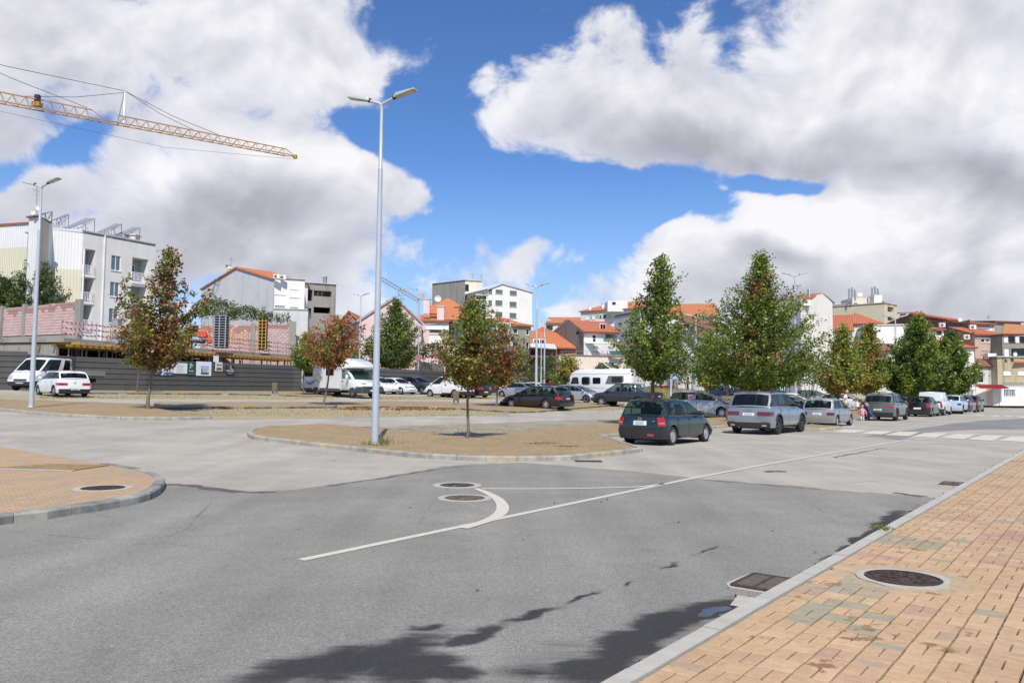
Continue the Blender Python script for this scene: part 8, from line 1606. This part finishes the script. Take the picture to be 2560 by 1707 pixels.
def tree(label,base,H_,R_,cb,prof,names,weights,group='street trees of the car park',lean=(0,0),size=0.125,nb=70,per=15,star=False,tr=.07,bark=None,cat='tree',name='maple_tree',clump=.24,up=.75,spires=(),dens=1.0,seed=None,step=.2,fade=.0):
    seed=seed if seed is not None else random.uniform(0,99); bark=bark or m_bark; root=empty(name,base,0,label,cat,group); top=Vector((lean[0],lean[1],H_))
    def axis(z): t=z/H_; return Vector((lean[0]*t**1.1+.05*math.sin(z*1.7+seed),lean[1]*t+.05*math.cos(z*1.3+seed),z))
    b=MB(); zs=[0,.05*H_,.25*H_,.5*H_,.75*H_,.97*H_]; b.tube([(0,0,-.05)]+[axis(z) for z in zs[1:]],[tr*1.35,tr*1.05,tr*.85,tr*.6,tr*.32,.012],8); b.obj('trunk',bark,root,60)
    br=MB(); cen=[]
    for i in range(nb):
        t=(i+.5)/nb; az_=i*2.39996+random.uniform(-.3,.3); zt_=cb+(H_-cb)*(.02+.98*t**1.15); rmax=env(prof,(zt_-cb)/(H_-cb))*R_*1.17*(1+.5*noise.noise(Vector((math.cos(az_)*1.3,math.sin(az_)*1.3,zt_*.9+seed))))*random.uniform(.66,1.15)
        z0=max(cb*.86,zt_-rmax*up*random.uniform(.6,1.25)); a=axis(z0); e=axis(zt_)+Vector((math.cos(az_)*rmax,math.sin(az_)*rmax,random.uniform(-.1,.25))); m=a.lerp(e,.5)+Vector((0,0,-.12*rmax)); br.tube([a,m,e],[max(.012,tr*.38*(1-t*.6)),tr*.2,.006],4,cap=False)
        L=(e-a).length; k3=max(2,int(L/step)); 
        for j in range(k3+1):
            f=.22+.78*j/k3; p=a.lerp(m,f*2) if f<.5 else m.lerp(e,f*2-1); cen.append((p+Vector((random.gauss(0,.1),random.gauss(0,.1),random.gauss(0,.08)+.03)),clump*(1.15-.45*f)))
    for (dx,dy,z0,z1,r_) in spires:
        for j in range(int((z1-z0)/.16)+1): z=z0+.16*j; f=(z-z0)/max(.1,z1-z0); cen.append((axis(z)*1.0+Vector((dx+random.gauss(0,.08),dy+random.gauss(0,.08),0)),r_*(1.05-.65*f)))
    for j in range(int((H_-cb)/.18)): z=cb+.3+.18*j; 
    if cen:
        br.obj('branches',bark,root)
    pts=[]
    for c,r_ in cen:
        k3=max(3,int(1.85*per*dens*(r_/clump)**2)); d=rng.normal(size=(k3,3))*r_*np.array([.56,.56,.46]); pts.append(np.array(c)+d)
    C_=np.concatenate(pts); pr=choose(C_,names,weights,.75,seed); me=leaves(C_,size,names,pr,star); o=bpy.data.objects.new('crown',me); C.objects.link(o); o.parent=root; return root
def treepx(label,bpx,bpy_,D,topx,ytop,xl,xr,yb,prof,names,weights,**k):
    g=G(bpx,bpy_,KH) if D is None else XY(bpx,D); D=g.y; z0=g.z if bpy_ and D is None else T(g.x,g.y)
    if D is not None and bpy_: z0=g.z
    tp=P3(topx,ytop,D); H_=tp.z-z0; cx=P3((xl+xr)/2,yb,D); R_=(P3(xr,yb,D).x-P3(xl,yb,D).x)/2; cb=P3(xl,yb,D).z-z0
    return tree(label,(g.x,g.y,z0),H_,R_,cb,prof,names,weights,lean=(tp.x-g.x,0),**k)
PY=[(0,.45),(.12,.82),(.3,1),(.5,.8),(.7,.5),(.85,.27),(1,.05)]
REDM=['brown','green','gold','red','light']; 
treepx('reddish-brown young tree on the left island with a slender top',370,1021,None,425,632,292,478,900,[(0,.5),(.12,.85),(.3,1),(.48,.95),(.62,.58),(.78,.28),(.9,.2),(1,.06)],['brown','gold','olive','red','light'],[1.0,1.0,.9,.12,.6],size=0.133,nb=74,per=15,tr=.075,bark=m_barkg,spires=[(-1.7,0,4.4,5.9,.26),(1.9,.3,4.2,5.3,.3)],seed=3.1)
treepx('small tree with bright green leaves behind the reddish left tree',344,979,None,345,800,312,385,905,PY,['light','green','gold'],[1,.8,.5],size=0.133,nb=30,per=14,tr=.06,seed=5)
treepx('small bright green tree in front of the camper van rear',757,986,None,768,834,735,806,912,[(0,.6),(.25,1),(.6,.85),(1,.15)],['light','green','yellow'],[1,.8,.25],size=0.140,nb=40,per=17,tr=.06,seed=8)
treepx('orange-red leaning tree in front of the camper van',809,1012,None,846,790,786,908,902,[(0,.5),(.25,.95),(.6,1),(.8,.8),(1,.25)],['orange','brown','red','gold','light'],[1.1,.7,.2,.8,.4],size=0.117,nb=52,per=13,tr=.055,bark=m_barkg,seed=12)
treepx('dark red and green tree with slim pale trunk on the central island',1168,1094,None,1184,757,1094,1256,942,[(0,.42),(.1,.85),(.25,1),(.45,.9),(.62,.62),(.8,.48),(.92,.3),(1,.1)],['brown','green','light','red','gold'],[1.1,.8,.75,.12,.3],size=0.094,nb=84,per=17,star=True,tr=.045,bark=m_barkg,clump=.17,step=.14,seed=21,spires=[(.62,.1,3.0,3.95,.17)])
treepx('red and green tree with leaning trunk left of the black estate car',1240,1015,None,1262,808,1192,1316,948,[(0,.45),(.2,.9),(.45,1),(.7,.7),(1,.12)],['brown','green','orange','red','light'],[.8,.7,.5,.15,.7],size=0.125,nb=60,per=15,tr=.06,bark=m_barkg,seed=27)
p=atS(1629,16.6); treepx('tall pointed green tree with reddish patches behind the green hatchback',1629,None,p.y,1653,650,1552,1738,932,[(0,.3),(.08,.6),(.22,.95),(.36,1),(.5,.72),(.64,.50),(.74,.44),(.86,.28),(1,.05)],['green','light','brown','gold','dark'],[1.1,1.2,.10,.22,.3],size=0.117,nb=100,per=15,tr=.10,clump=.24,seed=33,spires=[(-.95,0,3.6,5.7,.3),(-.45,0,4.6,5.9,.24),(.35,.1,5.4,6.4,.28)])
p=atS(1883,17); treepx('largest broad green tree standing behind the silver SUV',1884,None,p.y,1903,642,1752,2042,948,[(0,.35),(.08,.72),(.22,1),(.38,.95),(.55,.68),(.7,.48),(.82,.26),(.9,.14),(1,.04)],['green','light','gold','dark','brown'],[1.2,1.15,.14,.4,.03],size=0.140,nb=165,per=16,tr=.19,clump=.34,step=.24,seed=41,spires=[(-.9,0,6.2,7.3,.3),(.9,0,5.9,7.2,.32),(1.7,.2,5.2,6.5,.34),(.25,0,7.6,8.8,.25)])
p=atS(2091,17.3); treepx('yellowish green tree behind the bald man',2091,None,p.y,2108,818,2028,2150,968,PY,['light','yellow','green','gold'],[1.2,.8,.5,.5],size=0.164,nb=80,per=15,tr=.11,clump=.3,seed=45)
p=atS(2164,17); treepx('yellow and green tree left of the distant street lamp',2164,None,p.y,2172,812,2110,2218,968,[(0,.5),(.2,1),(.45,.9),(.65,.6),(.85,.35),(1,.08)],['light','green','gold','yellow'],[1.2,.7,.6,.6],size=0.172,nb=80,per=15,tr=.11,clump=.32,seed=52,spires=[(1.5,0,3.8,5.1,.3)])
treepx('dense mid-green tree with leaning dark trunk beyond the grey-green SUV',2268,None,67,2298,792,2212,2352,972,[(0,.5),(.15,.95),(.35,1),(.55,.8),(.75,.45),(.9,.22),(1,.06)],['green','light','dark'],[1.3,.9,.4],size=0.172,nb=120,per=20,tr=.14,clump=.34,seed=58)
treepx('dense green tree at the far end of the kerbside row',2366,None,80,2378,835,2322,2438,978,[(0,.5),(.2,1),(.4,.95),(.6,.8),(.8,.5),(1,.12)],['green','light','dark'],[1.3,.8,.5],size=0.187,nb=100,per=20,tr=.12,clump=.38,seed=63)
treepx('small green tree left below the largest tree',1775,None,56,1776,838,1732,1822,958,[(0,.5),(.3,1),(.6,.8),(1,.2)],['green','light','yellow'],[1,.9,.3],size=0.156,nb=54,per=15,tr=.06,clump=.3,seed=66)
treepx('small yellow-green tree in front of the cream garden wall',1416,None,84,1418,892,1384,1450,962,[(0,.5),(.3,1),(.65,.85),(1,.3)],['yellow','green','gold'],[1,.8,.5],size=0.187,nb=50,per=14,tr=.08,clump=.36,seed=71,group='small trees beyond the car park')
treepx('airy locust tree rising in front of the pink house',985,None,91,992,752,918,1048,905,[(0,.8),(.3,1),(.55,.75),(.8,.4),(1,.12)],['olive','light','green'],[1.2,.6,.9],size=0.203,nb=120,per=9,tr=.14,clump=.42,seed=77,group='small trees beyond the car park',name='locust_tree')
treepx('loose grey-green tree in front of the corrugated cladding',100,None,85,92,652,40,142,775,[(0,.7),(.3,1),(.6,.9),(1,.3)],['olive','dark','green'],[1,.8,.6],size=0.187,nb=70,per=12,tr=.12,clump=.38,seed=81,group='small trees beyond the car park',name='poplar_tree')
treepx('grey-green tree cut by the left picture edge above the pink wall',10,None,85,15,688,-60,62,785,[(0,.7),(.3,1),(.6,.9),(1,.3)],['olive','dark','light'],[1,.8,.5],size=0.187,nb=60,per=12,tr=.12,clump=.4,seed=86,group='small trees beyond the car park',name='poplar_tree')
def bush(label,x0,x1,y0,y1,D,names,weights,size=0.203,dep=None,dn=1.0,group='bushes and hedges beyond the car park',name='bush',cat='bush',seed=None):
    a,c=P3(x0,y0,D),P3(x1,y1,D); w_=(c.x-a.x)/2; h_=a.z-c.z; cx=(a.x+c.x)/2; dep=dep or max(1.2,w_*.7); z0=min(c.z,T(cx,D)); seed=seed if seed is not None else random.uniform(0,90)
    root=empty(name,(cx,D,T(cx,D)),0,label,cat,group); H_=a.z-T(cx,D); n=int(dn*min(9000,max(700,42*w_*2*h_*(.26/size)**2*1.6))); pts=[]
    R_=rng.random((n,4)); 
    for i in range(n):
        th_=R_[i,0]*2*PI; ph=math.asin(R_[i,1]*1.25-.25) if R_[i,1]*1.25-.25<1 else .5*PI; rr=(.55+.45*R_[i,2]**.5); d=Vector((math.cos(th_)*math.cos(ph),math.sin(th_)*math.cos(ph),math.sin(ph))); k3=1+.42*noise.noise(d*2.2+Vector((seed,0,0)))+.2*noise.noise(d*6+Vector((0,seed,0)))
        k3=min(k3,1.28); zz=(d.z*k3*rr*.5+.5); pts.append((d.x*w_*k3*rr,d.y*dep*k3*rr,zz*H_ if H_<h_*1.6 else (H_-h_)+zz*h_))
    C_=np.array(pts); pr=choose(C_,names,weights,.5,seed); o=bpy.data.objects.new('foliage',leaves(C_,size,names,pr)); C.objects.link(o); o.parent=root
    b=MB()
    for i in range(7): e=(random.uniform(-.6,.6)*w_,random.uniform(-.6,.6)*dep,H_*random.uniform(.6,.9)); b.bar((e[0]*.2,e[1]*.2,0),e,.05,0,5,.015)
    b.obj('stem',m_bark,root); return root
DK=['dark','green','olive']; 
for (lb,x0,x1,y0,y1,D,nm,ws,k) in [
 ('round dark green bush behind the reddish left tree',478,592,745,822,107,DK,[1.2,.7,.3],{}),('long green bush below the grey gable wall',570,668,764,822,106,DK,[.8,1,.4],{}),('low green bush behind the yellow formwork',650,735,778,822,106,DK,[.7,1,.6],{}),
 ('dark laurel bush left of the locust tree',904,968,842,920,93,DK,[1.4,.8,.2],{}),('dense dark hedge below the locust tree',950,1042,850,930,93,DK,[1.4,.8,.2],{}),('dark hedge between thin lamp and reddish trees',1040,1125,853,925,95,DK,[1.5,.6,.1],{}),('bushes left of the camper van behind the hoarding',812,905,862,925,90,DK,[.8,1,.5],{}),
 ('green shrubs behind the light hoarding end',1255,1342,868,950,100,DK,[1,1,.4],{}),('dark shrubs between the two thin lamp poles',1335,1395,885,962,96,DK,[1.1,.9,.3],{}),('small dark bush in front of the cream wall beside the roof hatch',1488,1550,905,940,86,DK,[1.4,.6,.3],{}),
 ('yellow-green bush behind the tall pointed tree',1552,1640,875,962,78,['light','green','yellow'],[1,1,.4],{}),('dark green tree mass right behind the pointed tree',1632,1725,838,962,84,DK,[1.1,.8,.5],{}),('feathery green shrub below the pale grey building',1690,1762,892,968,80,['olive','green','light'],[1,.8,.4],{}),('olive green shrub left of the parking sign',1782,1868,885,978,78,['olive','green','dark'],[1,.7,.5],{}),
 ('dark hedge behind the biggest tree trunk',1872,1960,892,980,82,DK,[1.3,.7,.3],{}),('bright green shrub right below the biggest tree',1935,1992,932,986,70,['light','green','yellow'],[.9,1,.3],{}),('dark hedge behind the right lamp post',1962,2078,885,985,84,DK,[1.4,.6,.3],{}),('low hedge beside the mauve wall',2068,2102,935,985,86,['olive','green','yellow'],[1,.6,.4],{}),
 ('dark foliage behind the pale pole and silver people carrier',1745,1792,905,975,88,DK,[1.2,.8,.3],{}),('green shrubs left of the red off-roader',1318,1362,905,965,92,DK,[1,1,.4],{})]:
    bush(lb,x0,x1,y0,y1,D,nm,ws,**k)
# dry bank and weeds: tufts nobody could count
def blades(name,region,n,h0,h1,cols,kind='stuff',label=None,spread=None,off=0,wd=.012):
    V=[];Fc=[];Mi_=[]
    for i in range(n):
        p=region(); z=T(p.x,p.y)+off; a=random.uniform(0,2*PI); h_=random.uniform(h0,h1); l_=random.gauss(0,.35)*h_,random.gauss(0,.35)*h_; s_=wd*random.uniform(.7,1.5); b0=len(V); V+=[(p.x-math.cos(a)*s_,p.y-math.sin(a)*s_,z),(p.x+math.cos(a)*s_,p.y+math.sin(a)*s_,z),(p.x+l_[0],p.y+l_[1],z+h_)]; Fc.append((b0,b0+1,b0+2)); Mi_.append(random.randrange(len(cols)))
    b=MB(); b.v=V; b.f=Fc; b.m=Mi_; me=bpy.data.meshes.new(name); me.from_pydata(V,[],Fc); 
    for c in cols: me.materials.append(LF[c] if c in LF else MATS[c])
    me.polygons.foreach_set('material_index',Mi_); o=bpy.data.objects.new(name,me); C.objects.link(o); o['kind']=kind; return o
M('dry_straw',(.42,.33,.17),.95,var=.2); M('dry_stalk',(.30,.24,.12),.95)
def rect_px(x0,y0,x1,y1):
    def f(): 
        g=G(random.uniform(x0,x1),random.uniform(y0,y1)); return g
    return f
blades('dry_grass_bank',lambda:Vector((P3(random.uniform(1600,1760),960,78).x,random.uniform(76,84),0)),5000,.5,1.5,['dry_straw','yellow','dry_stalk'],wd=.05)
blades('dry_grass',rect_px(384,1024,1275,1041),9000,.01,.04,['dry_straw','dry_stalk','dry_straw','olive'],wd=.02)
blades('dry_grass',rect_px(100,988,850,997),3500,.015,.06,['dry_straw','dry_stalk','yellow'],wd=.03); blades('dry_grass',rect_px(950,991,1330,998),2500,.015,.06,['dry_straw','dry_stalk','olive'],wd=.03)
blades('dry_grass',rect_px(1300,1004,1560,1026),3500,.01,.05,['dry_straw','dry_stalk','olive'],wd=.02); blades('moss_in_cobbles',rect_px(1020,1062,1550,1082),3000,.01,.03,['olive','dry_stalk','dry_straw'],wd=.015)
for (cx_,cy_,sp) in ((937,1111,.35),(955,1109,.25)):
    g0=G(cx_,cy_,KH); blades('weed_tuft',lambda:Vector((g0.x+random.gauss(0,sp*.55),g0.y+random.gauss(0,sp*.4),0)),150,.04,.30 if cx_>940 else .14,['olive','light','dry_stalk'],off=KH,wd=.01)
g1=G(2205,1320,KH); blades('weed_tuft',lambda:Vector((g1.x+random.gauss(0,.06),g1.y+random.gauss(0,.09),0)),160,.01,.035,['light','olive'],off=KH,wd=.006)
for (cx_,cy_) in ((1345,1108),(1372,1107),(1415,1115)): g2=G(cx_,cy_,KH); blades('moss_patch',lambda:Vector((g2.x+random.gauss(0,.2),g2.y+random.gauss(0,.15),0)),160,.005,.02,['olive','yellow'],off=KH,wd=.02)
# fallen leaves gathered at the middle island kerb
fl=np.array([[g.x+random.gauss(0,.1),g.y+random.gauss(0,.15),T(g.x,g.y)+.03+random.random()*.05] for g in [G(random.choice((855,880,915,990,1010,1040,1090,1118))+random.gauss(0,14),1024+random.gauss(0,1.2)) for _ in range(520)]])
o=bpy.data.objects.new('fallen_leaves',leaves(fl,.12,['orange','gold','brown'],rng.integers(0,3,len(fl)))); C.objects.link(o); o['kind']='stuff'
fl=np.array([[g.x,g.y,g.z+.02] for g in [G(random.uniform(620,1560),random.uniform(1075,1140),KH) for _ in range(60)]]+[[g.x,g.y,g.z+.015] for g in [G(random.uniform(100,2300),random.uniform(1120,1500)) for _ in range(30)]])
o=bpy.data.objects.new('fallen_leaves',leaves(fl,.035,['orange','gold','brown'],rng.integers(0,3,len(fl)))); C.objects.link(o); o['kind']='stuff'
# ================================================================== small remaining things
r=empty('wooden_fence',XY(1795,57),0,'low brown board fence with dark posts behind the silver people carrier','fence')
for i in range(4):
    a,c=P3(1795+i*22,988,57),P3(1815+i*22,1010,57); b=MB(); b.box(((a.x+c.x)/2,57,(a.z+c.z)/2),(c.x-a.x+.05,.04,(a.z-c.z)*.92)); wob(b,'board',m_wood,r)
for i in range(5):
    a=P3(1794+i*22,984,57); z=T(a.x,57); b=MB(); b.box((a.x,57.04,(a.z+z)/2),(.09,.09,a.z-z)); wob(b,'post',m_black,r)
A,B=XY(2092,90),XY(2212,93); t=(B-A).normalized(); z1=P3(2150,979,91).z; b=MB(); b.box((A+B)/2+Vector((0,0,z1/2)),((B-A).length,.2,z1),math.atan2(t.y,t.x)); b.box((A+B)/2+Vector((0,0,z1+.03)),((B-A).length+.1,.28,.06),math.atan2(t.y,t.x)); o=b.obj('garden_wall',[wallmat('pale_green_render',(.40,.44,.30),.25)]); tag(o,'low pale green wall in front of the white garage','wall')
for i,x in enumerate((2152,2168,2191)):
    simplepole(('white bollard post nearest the mauve wall, left of the garage window','white bollard post in front of the garage window','white bollard post in front of the green garage door')[i],x,88,972,.05,name='bollard')
b=MB()
for i in range(900):
    r_=random.uniform(-4,30); s_=2.28+abs(random.gauss(0,.06)); p=SR(s_,r_); d=random.uniform(.006,.02); b.box((p.x,p.y,.012),(d,d,d*.5),random.uniform(0,3))
b.obj('kerb_dirt',M('kerb_dirt_brown',(.12,.095,.065),.95,var=.5,scale=30),kind='stuff')
